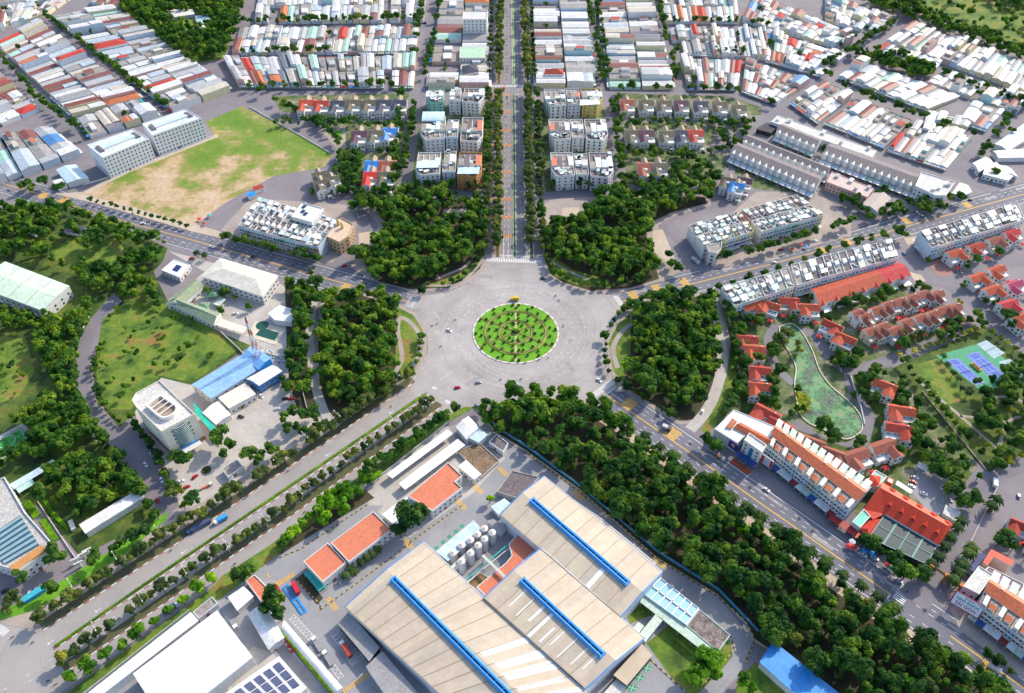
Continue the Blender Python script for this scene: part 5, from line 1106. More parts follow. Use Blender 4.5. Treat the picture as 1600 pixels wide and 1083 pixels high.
# billboard with lettering
def text_mesh(s, size, mat, name='text'):
    cu = bpy.data.curves.new(name, 'FONT'); cu.body = s; cu.size = size; cu.extrude = .04; cu.align_x = 'CENTER'; cu.resolution_u = 2
    tmp = bpy.data.objects.new('tmp', cu); C.objects.link(tmp); dg = bpy.context.evaluated_depsgraph_get(); me = bpy.data.meshes.new_from_object(tmp.evaluated_get(dg)); bpy.data.objects.remove(tmp); me.materials.clear(); me.materials.append(mat); return me
A, B = G(1494, 942, 7.5), G(1528, 962, 7.5); hdb = atan2(B[1]-A[1], B[0]-A[0]); nb = (sin(hdb), -cos(hdb)); c = lerp(G(1494, 938, 9), G(1530, 950, 9), .5); wB = 14.5
t = thing('billboard', 'white billboard with red frame and dental clinic lettering facing the crossing', 'billboard', (*c, 0), None, 0)
TL = radians(35)
fr_ = bpy.data.objects.new('board', None)
mb = MB(); X = Vector((cos(hdb), sin(hdb), 0)); Yv = Vector((-nb[0]*sin(TL), -nb[1]*sin(TL), cos(TL))); Nn = X.cross(Yv); Cc = Vector((c[0], c[1], 8.5))
def slab(mb, cx, cy, w, h, off, m, th=.3):
    o = Cc+X*cx+Yv*cy+Nn*off; q = [o-X*w/2-Yv*h/2, o+X*w/2-Yv*h/2, o+X*w/2+Yv*h/2, o-X*w/2+Yv*h/2]; b = [p-Nn*th for p in q]
    mb.face(q, m); mb.face(list(reversed(b)), m)
    for i in range(4): j = (i+1) % 4; mb.face([b[i], b[j], q[j], q[i]], m)
slab(mb, 0, 0, wB, 7.6, 0, paint((.55, .02, .05), .1)); mb.build('frame', t); mb = MB(); slab(mb, 0, 0, wB-.9, 6.8, .12, M_white, .1); mb.build('panel', t)
rot = Matrix((X, Yv, Nn)).transposed().to_4x4()
for s, sz, y, m in (('NHA KHOA', 2.1, .1, paint((.02, .16, .15), .05)), ('SÀI GÒN', 2.6, -2.5, paint((.62, .02, .12), .05)), ('HỆ THỐNG', .9, 2.1, M_black)):
    o = bpy.data.objects.new('lettering', text_mesh(s, sz, m)); C.objects.link(o); o.parent = t; pos = Cc+Yv*y+Nn*.2-Vector((c[0], c[1], 0)); o.matrix_local = Matrix.Translation(pos) @ rot
mb = MB(); [mb.bar(tuple(Cc+X*s*7-Yv*4-Nn*.5), (Cc.x+X.x*s*7, Cc.y+X.y*s*7, 0), .3, .3, M_metal) for s in (-1, 1)]; mb.build('posts', t)
# orange gate arch
a, b = G(1450, 893, 0), G(1496, 925, 0); t = thing('gate_arch', 'orange gate beam spanning the side road beside the restaurant', 'gate', (*a, 0)); hd = atan2(b[1]-a[1], b[0]-a[0]); go = paint((.60, .18, .04), .1)
mb = MB(); mb.bar((*a, 6.3), (*b, 6.3), 1.3, 1.2, go); mb.build('beam', t)
for u in (0, .5, 1): c = lerp(a, b, u); mb = MB(); mb.box((*c, 0), (1.6, 1.6, 5.8), hd, go); mb.box((*c, 5.8), (2.4, 2.4, 1.6), hd, go); mb.build('pillar', t)
mb = MB(); mb.bar((*lerp(a, b, .06), 7.0), (*lerp(a, b, .5), 7.0), .2, .7, paint((.04, .3, .22), .1)); mb.build('name_board', t)
# ---- villas of the estate (red tile)
VR = [(1168, 533, 12, 13, (1155, 520), (1165, 545), 'red roofed villa with crimson side canopies, farther of the pair beside the east wall', T_red),
      (1180, 549, 12, 13, (1160, 540), (1172, 560), 'bright orange roofed villa, nearer of the pair beside the east wall', T_or),
      (1188, 582, 12, 12, (1175, 572), (1190, 590), 'dusky red villa above the pond bank, third along the east wall', T_red),
      (1188, 607, 12, 12, (1175, 600), (1190, 615), 'orange roofed villa above the pond bank, last along the east wall', T_or)]
ang = edir((1155, 520), (1195, 530))
for k, (x, y, w, d, a, b, lab, m) in enumerate(VR): villa(x, y, w+1, d, radians(-8), 7, m, PW[0], lab, 'red tiled villas around the pond', 'red', 1+2*k)
for k, (x, y, an, m, lab) in enumerate([
    (1178, 480, 20, T_or, 'orange roofed villa partly behind trees, nearest the white terrace end'), (1202, 479, -28, T_or, 'cream walled orange roof villa left of the pond head'),
    (1234, 473, -4, T_red, 'red roofed villa with red porch straight behind the pond head'), (1266, 483, -4, T_or, 'pink walled villa with white gabled gate hut right of the pond head'),
    (1299, 511, -38, T_red, 'white villa with orange roof and red side canopy beside the pond road'), (1320, 531, -35, T_or, 'white villa at the road bend with clipped dark trees before it'),
    (1382, 605, -30, T_or, 'single orange roofed villa on the tree mound beyond the pond road'), (1410, 645, -12, T_or, 'large orange roofed villa, farther of two behind the pond curve'), (1406, 673, -12, T_red, 'large red roofed villa with red awnings, nearer of two behind the pond curve'),
    (1343, 716, 20, T_br, 'brown red courtyard villa at the near end of the pond, left half'), (1385, 702, 20, T_br, 'brown red courtyard villa at the near end of the pond, right half'),
    (1196, 648, -38, T_red, 'dark red tiled house behind the corner building, first of its row'), (1217, 668, -38, T_red, 'dark red tiled house behind the white flat annexes, second of its row'),
    (1265, 694, -28, T_br, 'weathered tiled house with trees either side, behind the middle of the shop strip'), (1301, 713, -28, T_br, 'weathered tiled house near the far end of the shop strip')]):
    villa(x, y, 13 if k < 7 else 15, 12 if k < 7 else 13, radians(an), 7, m, [PW[0], PW[0], PW[3]][k % 3 if k < 3 else 0], lab, 'red tiled villas around the pond', 'red', 10+k)
q4 = [(1340, 492), (1352, 497), (1370, 487), (1388, 479), (1405, 474), (1425, 468), (1443, 462), (1465, 462)]
q5 = [(1365, 520), (1384, 513), (1402, 519), (1420, 507), (1442, 500), (1462, 494), (1478, 487), (1497, 483)]
for k, (x, y) in enumerate(q4): villa(x+4, y, 8.5, 11, radians(24), 7.5, T_br, PW[0] if k % 2 else PW[1], f'brownish red narrow villa, {ORD[k]} from the left in the farther row before the tennis road', 'narrow brown roofed villas', 'red', 40+k)
for k, (x, y) in enumerate(q5): villa(x, y, 8.5, 11.5, radians(24), 7.5, T_br, PW[0] if k % 3 else PW[3], f'brownish red narrow villa, {ORD[k]} from the left in the nearer row before the tennis road', 'narrow brown roofed villas', 'red', 50+k)
for k, (x, y, an, m, lab) in enumerate([(1532, 436, 24, T_or, 'orange roofed twin villa left of the violet roofed one'), (1562, 424, 24, T_or, 'orange roofed twin villa farthest back in the right villa group'), (1556, 455, 24, T_or, 'orange roofed villa before the violet roofed one'),
    (1590, 447, 24, tile((.45, .05, .14)), 'violet pink roofed villa with white awning at right'), (1580, 478, 20, T_pk, 'bright crimson roofed villa at the right edge'), (1598, 500, 20, T_or, 'orange roofed villa cut by the right edge'),
    (1497, 398, 22, T_or, 'orange roofed villa behind the right terrace beside the brick plaza'), (1530, 388, 22, T_red, 'dark red roofed villa behind the right terrace, second from the plaza'), (1560, 378, 22, T_br, 'brown roofed villa behind the right terrace, third from the plaza'), (1585, 366, 22, T_pk, 'crimson roofed villa behind the right terrace at the right edge')]):
    villa(x, y, 13, 12, radians(an), 7, m, PW[0], lab, 'villas at the right edge', 'red', 70+k)
villa(1596, 825, 11, 10, radians(-30), 6, T_red, PW[2], 'pale purple walled villa with red roof at the right edge, across the side road', None, 'red', 81)
# long red tiled terrace behind the white terrace
q = GP([(1268, 450), (1405, 408), (1425, 428), (1280, 475)], 9)
for k in range(7):
    s = quad_sub(q, k/7, (k+.98)/7); t = thing('row_villa', f"row villa under orange tiles, {ORD[k]} from the pond side, below the white terrace", 'row villa', (*centroid(s), 0), 'tiled row villas below the white terrace')
    mt = T_pk if k > 4 else T_or; mb = MB(); mb.sides(s, 0, 8, PW[0]); mb.build('wall', t); mb = MB(); a, b = lerp(s[0], s[3], .5), lerp(s[1], s[2], .5); P = lambda p, z: (*p, z)
    mb.face([P(s[0], 8), P(s[1], 8), P(b, 10.6), P(a, 10.6)], mt); mb.face([P(s[2], 8), P(s[3], 8), P(a, 10.6), P(b, 10.6)], mt); mb.face([P(s[1], 8), P(s[2], 8), P(b, 10.6)], PW[0]); mb.face([P(s[3], 8), P(s[0], 8), P(a, 10.6)], PW[0]); mb.build('roof', t)
    e = quad_sub(s, .15, .55, .55, 1.12); mb = MB(); mb.gable(e, 7.6, 1.6, mt, PW[0], .2); mb.sides(e, 4, 7.6, PW[0]); mb.build('bay_gable', t)
    e = quad_sub(s, .4, .95, 1.0, 1.3); mb = MB(); mb.prism(e, 3, 3.15, AWN[k % 6], None, True); [mb.box((*c, 0), (.15, .15, 3), 0, M_metal) for c in e]; mb.build('carport', t)
    put_windows(t, s, [1.2, 4.6], 'std', 3.2, 8)
# ---- white terraces east of the junction
terrace([(1127, 449), (1232, 417), (1242, 447), (1148, 478)], 12, 8, 1, 'from the junction end of the white terrace', 'white terrace below the northeast road', 21, 3, [('white', 0), ('white', 0), ('cream', 1), ('mint', 4)])
terrace([(1236, 413), (1392, 373), (1404, 402), (1246, 445)], 12, 13, 1, 'past the green-roofed unit of the white terrace', 'white terrace below the northeast road', 22, 3, [('white', 0), ('white', 0), ('pale blue', 7), ('cream', 1)])
bldg('blue_corner_signs', 'blue corner bay at the junction end of the white terrace', 'corner bay', [(1130, 455), (1136, 452), (1146, 474), (1140, 479)], 7, paint((.02, .14, .55), .1, .4), S_lblue, par=0)
terrace([(1436, 362), (1590, 316), (1602, 342), (1456, 388)], 12, 12, 1, 'from the brick plaza in the right edge terrace', 'right edge terrace', 23, 3, [('white', 0), ('cream', 1), ('pale blue', 7), ('white', 0)])
canopy('striped grey pergola canopy beside the brick plaza', [(1437, 377), (1460, 393), (1450, 400), (1428, 386)], 4, PW[2])
sheet('brick_plaza', [[(1452, 415), (1460, 400), (1497, 422), (1485, 431), (1465, 432)]], .10, paint((.42, .22, .2), .2, .85, 1, 0, .3), kerb=M_conc)
sheet('small_plaza', [[(1412, 372), (1432, 370), (1440, 382), (1420, 386)], [(1420, 425), (1440, 430), (1447, 440), (1430, 440)]], .10, M_sand, kerb=M_conc)
# northeast double terrace, northwest double terrace
terrace([(1100, 386), (1178, 362), (1155, 330), (1076, 352)], 12, 8, 2, 'from the left end of the northeast double terrace', 'northeast double terrace', 31, 3)
terrace([(1190, 362), (1287, 336), (1245, 304), (1158, 329)], 12, 10, 2, 'past the gap of the northeast double terrace', 'northeast double terrace', 32, 3)
terrace([(372, 352), (497, 386), (530, 345), (405, 308)], 12, 14, 2, 'from the field end of the northwest terrace', 'northwest double terrace', 33, 3, None, 'std')
bldg('ornate_corner_house', 'ornate cream and gold corner house on the northwest terrace end', 'house', [(533, 340), (552, 350), (545, 368), (530, 378), (508, 368)], 12, paint((.62, .44, .26), .1), paint((.70, .52, .38), .1), par=.8, win='brown')
for u, v in ((528, 345), (534, 350)): mb = MB(); c = G(u, v, 16); mb.cyl(c, 1.2, 1.0, 12, 16, paint((.7, .5, .2), .1), 10); mb.cyl(c, 1.6, .1, 16, 18, paint((.7, .5, .2), .1), 10); mb.build('turret', ALLT[-1])
bldg('rounded_corner_house', 'white rounded corner building with red panels at the northeast terrace end', 'corner building', [(1102, 380), (1128, 372), (1127, 388), (1120, 395), (1108, 393)], 12.2, paint((.74, .70, .68), .1), M_rooff, par=1, win='pink')
bldg('white_canopy_building', 'big white framed block with solar roof standing in the northwest terrace', 'house', [(472, 316), (505, 325), (487, 347), (455, 338)], 16, PW[0], S_white, par=.8, win='std', clut=3, ck=('solar',))
# ---- six pods of apartment houses north
E_ = [('mint green', 4), ('grey', 2), ('lilac grey', 2)]
PODS = [('left', [(666, 139, 692, 158), (701, 139, 719, 157), (722, 138, 755, 158)], 8, 'back', [paint((.25, .55, .48), .1), PW[2], PW[0]]), ('left', [(658, 181, 694, 216), (696, 187, 715, 214), (719, 183, 753, 219)], 8, 'middle', [PW[2], PW[7], PW[0]]), ('left', [(650, 238, 687, 271), (691, 236, 711, 268), (714, 238, 751, 273)], 8, 'front', [PW[0], PW[2], paint((.62, .26, .06), .1)]),
        ('right', [(848, 139, 880, 163), (882, 138, 902, 162), (905, 138, 936, 160)], 8, 'back', [PW[0], PW[2], paint((.68, .55, .14), .1)]), ('right', [(855, 186, 887, 216), (889, 186, 908, 214), (911, 186, 944, 217)], 8, 'middle', [PW[0], PW[1], PW[0]]), ('right', [(858, 238, 893, 273), (895, 240, 915, 272), (918, 238, 953, 275)], 8, 'front', [PW[0], PW[0], paint((.66, .66, .70), .1)])]
pk = 0
for side, bs, hh, rowname, cols in PODS:
    for k, (x0, y0, x1, y1) in enumerate(bs):
        pk += 1; sk = -3 if side == 'left' else 5; h = 14
        q = [(x0+sk*.4, y0), (x1+sk*.4, y0), (x1+sk, y1), (x0+sk, y1)] if side == 'right' else [(x0+4, y0), (x1+2, y0), (x1, y1), (x0, y1)]
        pos = ['outer left', 'narrow middle', 'outer right'][k]
        if k != 1:  # chamfered street corner
            a, b = q[2], q[3]
            if k == 2: q = [q[0], q[1], (a[0]+1, a[1]-8), (a[0]-7, a[1]+2), b]
            else: q = [q[0], q[1], a, (b[0]+7, b[1]+2), (b[0]-1, b[1]-8)]
        cn = {0: 'mint', 16: 'white'}.get(pk, '')
        t, p = bldg('apartment_house', f'{pos} apartment house of the {rowname} pod on the {side} of the north boulevard', 'apartment house', q, h, cols[k], [M_rooff, M_rooff, M_roofd][(pk+k) % 3], par=1.0, win='green' if pk in (10, 15) else 'pink' if pk == 18 else 'std', group='apartment houses beside the north boulevard', sp=3.6, zs=[1.4, 4.8, 8.2, 11.2], limit=40, clut=14 if k != 1 else 7, ck=('hut', 'awn', 'tank', 'awn', 'pots', 'awn'), seed=pk)
for t in [t for t in ALLT if t['category'] == 'apartment house']:
    w_ = [c for c in t.children if c.name.split('.')[0] == 'roof'][0]; o = t['_o']; V = [(v.co.x+o[0], v.co.y+o[1]) for v in w_.data.vertices]; x0, x1, y0, y1 = min(v[0] for v in V), max(v[0] for v in V), min(v[1] for v in V), max(v[1] for v in V); r_ = random.Random(int(x0)); n = max(2, round((x1-x0)/4.6))
    for i in range(n):
        a, b = x0+(x1-x0)*i/n+.15, x0+(x1-x0)*(i+1)/n-.15; mb = MB(); ya = y0+(y1-y0)*r_.uniform(.28, .4); yb = ya+(y1-y0)*r_.uniform(.15, .45); z = 14+r_.uniform(2.2, 3.4); mb.prism([(a, ya), (b, ya), (b, yb), (a, yb)], 14.01, z, PW[r_.randrange(3)], (AWN[:2]+[M_rooff, M_roofw, M_rooff, M_roofd, T_sal, PW[1]])[r_.randrange(8)]); mb.build('roof_room', t)
        if i: mb = MB(); mb.box((x0+(x1-x0)*i/n, (y0+y1)/2+1, 14.01), (.25, (y1-y0)*.75, 1.2), 0, PW[0]); mb.build('party_wall', t)
for x0, y0, x1, y1, m, lab in ((659, 181, 694, 198, S_lblue, 'pale blue vaulted canopy on the middle left pod'),):
    canopy(lab, [(x0+2, y0-6), (x1+1, y0-6), (x1, y1-8), (x0, y1-8)], 17, m, arch=2)
for q, z, m, nm in (([(716, 262), (750, 262), (748, 272), (714, 272)], 17, S_lblue, 'pale roof canopy over the orange front'), ([(906, 156), (936, 156), (938, 163), (906, 165)], 17, PW[0], 'white gabled canopy on the yellow apartment house'), ([(652, 252), (686, 250), (685, 262), (650, 263)], 17, AWN[1], 'mint canopy on the white front apartment house')):
    canopy(nm, q, z, m)
# ---- grey and coloured villas in the north quarters
def grey_villas(lst, group, rowlab, ang=0):
    for k, (x, y, m, nm) in enumerate(lst): villa(x, y+5*(not ang), 12.5 if not ang else 11, 21 if not ang else 15, radians(ang), 8, m, PW[0] if k % 2 else PW[1], f'{nm} roofed townhouse, {ORD[k]} from the left, {rowlab}', group, 'grey', 100+2*k+1)
grey_villas([(478, 158, T_or, 'salmon'), (502, 159, T_red, 'red'), (527, 159, T_dk, 'slate'), (552, 158, T_gr, 'olive'), (577, 158, T_gr, 'olive'), (600, 158, T_dk, 'dark blue'), (623, 158, T_dk, 'slate')], 'townhouses left of the boulevard', 'back left row')
grey_villas([(561, 207, T_pu, 'violet'), (587, 206, T_gr, 'grey'), (609, 203, T_bl, 'blue')], 'townhouses left of the boulevard', 'middle left row')
grey_villas([(582, 255, T_bl, 'blue'), (604, 255, T_br, 'maroon')], 'townhouses left of the boulevard', 'front left pair, rear')
grey_villas([(580, 272, paint((.6, .03, .02), .1), 'scarlet'), (602, 272, T_gr, 'olive')], 'townhouses left of the boulevard', 'front left pair, front')
grey_villas([(503, 288, T_gr, 'olive'), (520, 282, T_gr, 'khaki'), (500, 275, T_gr, 'grey')], 'townhouses left of the boulevard', 'cluster beside the vacant field', 22)
grey_villas([(980, 158, T_br, 'brown'), (1010, 158, T_gr, 'olive'), (1038, 159, T_gr, 'khaki'), (1065, 159, T_pu, 'plum'), (1095, 160, T_dk, 'slate'), (1125, 161, T_gr, 'olive'), (1155, 166, T_gr, 'grey')], 'townhouses right of the boulevard', 'back right row')
grey_villas([(990, 206, T_gr, 'olive'), (1011, 206, T_pu, 'plum'), (1042, 207, T_gr, 'khaki'), (1068, 206, T_dk, 'dark'), (1088, 206, T_red, 'red')], 'townhouses right of the boulevard', 'middle right row')
grey_villas([(1009, 258, T_br, 'brown'), (1031, 258, T_gr, 'olive')], 'townhouses right of the boulevard', 'front right pair')
grey_villas([(1138, 284, T_gr, 'grey'), (1151, 292, T_bl, 'blue'), (1163, 284, T_pu, 'plum')], 'townhouses right of the boulevard', 'cluster behind the northeast terrace', -20)
# ---- long grey roofed terraces upper right
M_gr = tile((.23, .20, .21))
def grey_terrace(px, n, lab, seed, h=9):
    q = GP(px, h); r = random.Random(seed)
    for k in range(n):
        s = quad_sub(q, k/n, (k+.99)/n); t = thing('terrace_house', f'grey roofed terrace house, {ORD[k]} from the left, {lab}', 'terrace house', (*centroid(s), 0), 'grey roofed terraces')
        P = lambda p, z: (*p, z); a, b = lerp(s[0], s[3], .5), lerp(s[1], s[2], .5); mb = MB(); mb.sides(s, 0, h, PW[0]); mb.build('wall', t); mb = MB()
        mb.face([P(s[1], h), P(s[0], h), P(a, h+2.4), P(b, h+2.4)], M_gr); mb.face([P(s[3], h), P(s[2], h), P(b, h+2.4), P(a, h+2.4)], M_gr); mb.face([P(s[0], h), P(s[3], h), P(a, h+2.4)], PW[0]); mb.face([P(s[2], h), P(s[1], h), P(b, h+2.4)], PW[0]); mb.build('roof', t)
        e = quad_sub(s, .28, .7, .86, 1.13); mb = MB(); mb.sides(e, 4, h-.3, PW[0]); mb.gable([e[1], e[2], e[3], e[0]], h-.3, 1.3, PW[1], PW[0], .15); mb.build('front_gable', t)
        e = quad_sub(s, .05, .95, 1.05, 1.5); mb = MB(); mb.prism(e, 3.0, 3.15, AWN[r.randrange(6)], None, True); [mb.box((*c, 0), (.15, .15, 3), 0, M_metal) for c in e]; mb.build('carport', t)
        put_windows(t, s, [1, 4.2], 'std', 3, 6)

grey_terrace([(1152, 222), (1285, 276), (1276, 292), (1142, 236)], 13, 'nearest range of the upper right quarter', 3)
grey_terrace([(1170, 211), (1298, 262), (1294, 272), (1160, 219)], 12, 'middle range with roof garden strip', 4)
grey_terrace([(1222, 193), (1284, 218), (1276, 230), (1213, 204)], 6, 'left part of the farthest range', 5)
grey_terrace([(1298, 224), (1450, 278), (1440, 294), (1286, 238)], 14, 'right part of the farthest range', 6)
bldg('flat_annex', 'long cream flat annex with white huts between two grey ranges', 'annex', [(1300, 268), (1365, 294), (1355, 308), (1292, 284)], 8, PW[6], paint((.62, .50, .46), .1), par=.5, win='std', clut=5, ck=('hut', 'awn'))
bldg('white_annex', 'long white flat roof strip behind the farthest grey range', 'annex', [(1215, 180), (1370, 235), (1362, 245), (1205, 190)], 7, PW[0], M_roofw, par=.4, clut=6, ck=('hut', 'awn', 'tank'))
bldg('dark_net_shelter', 'black netted shelter at the end of the farthest grey range', 'shelter', [(1198, 192), (1216, 196), (1205, 208), (1182, 202)], 4, M_black, paint((.03, .03, .05), .2), par=0)
bldg('pitched_pavilion', 'cream pavilion with folded pale roof among trees at the northeast road', 'pavilion', [(1368, 299), (1392, 310), (1372, 332), (1346, 320)], 6, PW[2], paint((.52, .44, .40), .1), 'gable', rise=2.5, win='wide')
bldg('corner_block', 'white and blue rounded corner block at the right crossing', 'corner block', [(1440, 268), (1492, 284), (1478, 305), (1462, 305), (1430, 290)], 12, PW[0], M_roofw, par=.8, win='std', clut=4, ck=('awn', 'hut'))
bldg('octagon_cafe', 'pale green polygon roofed cafe at the right crossing', 'cafe', [(1500, 286), (1512, 290), (1518, 300), (1505, 306), (1488, 302)], 4, PW[2], S_lgreen, par=0)
for k, (px, m, lab) in enumerate((([(1520, 255), (1540, 245), (1552, 255), (1530, 268)], AWN[1], 'pale shop roof at the crossing, leftmost of the right edge group'), ([(1540, 262), (1556, 254), (1582, 275), (1575, 282), (1536, 272)], AWN[2], 'cream angled market roof with green awnings at the right crossing'), ([(1562, 258), (1580, 264), (1590, 276), (1570, 270)], AWN[0], 'small white house behind the angled market roof'), ([(1555, 225), (1640, 165), (1640, 195), (1575, 235)], S_lblue, 'long vaulted pale shed at the right edge, farther one'), ([(1552, 236), (1640, 230), (1640, 245), (1560, 246)], S_white, 'long white shed at the right edge, nearer one'))):
    bldg('shop_building', lab, 'shop building', px, 5, PW[0], m, 'flat' if len(px) != 4 else 'gable', par=0, rise=1.2, win='std' if k < 3 else None)
bldg('white_hotel_block', 'white six-storey slab hotel with round windows beside the far boulevard', 'hotel', [(724, 17), (762, 17), (760, 30), (723, 30)], 22, PW[0], M_roofw, par=.8, win='std', zs=[2+3.5*k for k in range(6)], sp=4, limit=40)
bldg('green_roof_house', 'large mint roofed house before the white slab hotel', 'house', [(719, 73), (757, 73), (758, 90), (718, 90)], 8, PW[1], ribbed((.45, .66, .45)), par=.2, win='std')
bldg('hip_roof_house', 'slate hip roofed villa among trees at the boulevard crossing, left side', 'villa', [(722, 103), (744, 100), (748, 112), (724, 116)], 8, PW[0], T_dk, 'hip', rise=3, win='std')
bldg('red_roof_school', 'red hip roofed public building at the crossing right of the boulevard', 'public building', [(852, 108), (879, 108), (881, 116), (851, 116)], 9, PW[1], T_red, 'hip', rise=3, win='std', sp=3)

# ================================================================ TOWN OF METAL ROOFED HOUSES
def roofw(c): return paint(c, .14, .6, .22, 0, .28)
TC = [('white', roofw((.74, .74, .74)), 38), ('pale grey', roofw((.48, .49, .51)), 22), ('cream', roofw((.62, .57, .49)), 15), ('ice blue', roofw((.50, .58, .66)), 9), ('rust brown', roofw((.26, .08, .065)), 13), ('red', tile((.55, .05, .035)), 6), ('orange', tile((.60, .18, .07)), 3), ('mint', ribbed((.40, .62, .52)), 6), ('blue', ribbed((.08, .25, .55)), 2), ('dark grey', ribbed((.22, .22, .25)), 5), ('mottled tin', paint((.42, .40, .40), .3, .6, .4, 0, .4), 8)]
TCl = [c for c in TC for _ in range(c[2])]
# corners A,B,C,D in the picture; houses are cut along A->B, rows lie along A->D
BLK = [([(78, 24), (270, 172), (360, 138), (180, 10)], 26, 2, 'block behind the apartment slabs'),
       ([(-8, 66), (112, 178), (222, 152), (60, 33)], 24, 2, 'block left of the slabs'),
       ([(122, 185), (140, 212), (248, 180), (216, 152)], 2, 4, 'garden block behind the slabs'),
       ([(-60, 140), (2, 192), (62, 168), (2, 118)], 9, 2, 'block at the left edge'), ([(2, 212), (35, 272), (125, 238), (75, 198)], 4, 3, 'block at the left junction'), ([(-40, 240), (-10, 285), (32, 270), (0, 215)], 3, 2, 'corner plots at the left edge'),
       ([(-10, 48), (70, 22), (135, -25), (-10, -25)], 9, 4, 'top left corner block'), ([(-10, 100), (-10, 66), (-60, 30), (-80, 100)], 5, 3, 'upper left edge block'), ([(140, 3), (180, 10), (225, -25), (160, -25)], 4, 2, 'top left block by the wood'),
       ([(398, 33), (662, 31), (666, -14), (405, -14)], 24, 2, 'top block beside the wood'), ([(362, 82), (650, 80), (655, 42), (375, 44)], 24, 2, 'second street left of the boulevard'), ([(372, 132), (646, 134), (651, 88), (348, 90)], 24, 2, 'street behind the townhouses'),
       ([(669, 134), (691, -14), (764, -14), (764, 134)], 16, 2, 'block left beside the boulevard'),
       ([(838, 133), (832, -12), (912, -12), (932, 133)], 18, 2, 'block right beside the boulevard'), ([(938, 52), (934, -12), (1014, -12), (1030, 48)], 8, 2, 'second block right, far part'), ([(953, 135), (945, 62), (1034, 62), (1052, 135)], 10, 2, 'second block right, near part'),
       ([(1040, 33), (1155, 33), (1150, -12), (1030, -12)], 14, 2, 'third block right, far part'), ([(1056, 82), (1205, 90), (1196, 42), (1046, 45)], 17, 2, 'third block right, middle part'), ([(1076, 136), (1152, 137), (1160, 94), (1062, 92)], 10, 2, 'third block right, near part'),
       ([(1160, 140), (1215, 160), (1264, 127), (1165, 92)], 8, 3, 'wedge block by the curved street'), ([(1196, 92), (1284, 117), (1322, 88), (1198, 45)], 12, 3, 'block before the wide side road'), ([(1160, 30), (1310, 72), (1345, 60), (1180, -12)], 15, 3, 'top right slanting block'), ([(1290, 30), (1370, 52), (1402, 34), (1290, -12)], 8, 3, 'top block by the meadow'),
       ([(1385, 62), (1600, 140), (1620, 105), (1425, 36)], 20, 2, 'row along the meadow'), ([(1365, 82), (1462, 108), (1472, 96), (1385, 68)], 9, 1, 'tiny row behind the tree belt'), ([(1310, 118), (1450, 170), (1500, 150), (1342, 96)], 11, 2, 'block of big pale roofs'),
       ([(1236, 158), (1280, 190), (1332, 150), (1290, 125)], 5, 3, 'corner block at the side road'), ([(1290, 190), (1384, 228), (1425, 188), (1338, 155)], 9, 2, 'shop block with red signs'), ([(1388, 232), (1480, 262), (1520, 215), (1420, 188)], 9, 2, 'shop block right of the dark house'),
       ([(1450, 128), (1590, 175), (1610, 150), (1475, 108)], 12, 2, 'block with orange roofs'), ([(1500, 188), (1542, 202), (1570, 172), (1520, 158)], 3, 2, 'white sheds by the far road'), ([(1440, 205), (1500, 215), (1520, 190), (1450, 172)], 6, 2, 'garden houses at right')]
houses = []; yards = []
bi = 0
for px, n, rows, lab in BLK:
    bi += 1; r = random.Random(900+bi); q = GP(px, 4.0); uc = 0
    for row in range(rows):
        u = 0.0; k = 0; L = dist(q[0], q[1])
        while u < .995 and k < 60:
            w = (1.0/n)*r.choice((.75, .85, 1, 1, 1, 1.15, 1.5)); u1 = min(1, u+w)
            if 1-u1 < .4/n: u1 = 1
            g = .014 if rows > 1 else 0; v0, v1 = row/rows+g*(row > 0), (row+1)/rows-g*(row < rows-1)
            if r.random() < .1: v1 -= .1*(v1-v0)
            s = quad_sub(q, u+.002, u1-.002, v0, v1)
            tall = r.random(); h = r.uniform(3.4, 4.6) if tall < .68 else (r.uniform(6, 7.6) if tall < .92 else r.uniform(9, 11))
            if r.random() < .07 and row not in (0, rows-1) or r.random() < .05: yards.append(centroid(s))
            else:
                c = TCl[r.randrange(len(TCl))]; houses.append((dist((0, 0), centroid(s)), s, h, c, lab, k, row, rows, r.random(), r.random())); k += 1
            u = u1
houses.sort(key=lambda e: e[0])
ROWN = {0: 'near row', 1: 'second row', 2: 'third row', 3: 'far row'}
def house_geo(mw, mr, s, h, c, a, b):
    wm = PW[int(b*8)]; p = inset(s, .02); mw.sides(p, 0, h, wm)
    W = min(dist(s[0], s[1]), dist(s[1], s[2]))
    if c[0] in ('red', 'orange') and a < .6: mr.hip(p, h, 1.9, c[1], .15)
    elif a < .62: mr.gable(p, h, min(1.3, W*.12)+.2, c[1], wm, .08)
    elif a < .85:   # two sheets at different heights
        v = .35+.3*b; e = quad_sub(p, 0, 1, 0, v); f = quad_sub(p, 0, 1, v, 1); mr.gable(e, h, .7, c[1], wm, .06); c2 = TC[int(b*97) % 4][1]; mw.sides(f, h-.1, h+.7, wm); mr.gable(f, h+.7, .7, c2, wm, .06)
    else:           # flat terrace with parapet and a hut
        mr.poly(inset(p, .2), h-.4, M_rooff); e = quad_sub(p, .15, .75, .3, .6); mw.sides(e, h-.4, h+2, wm); mr.poly(e, h+2, c[1])
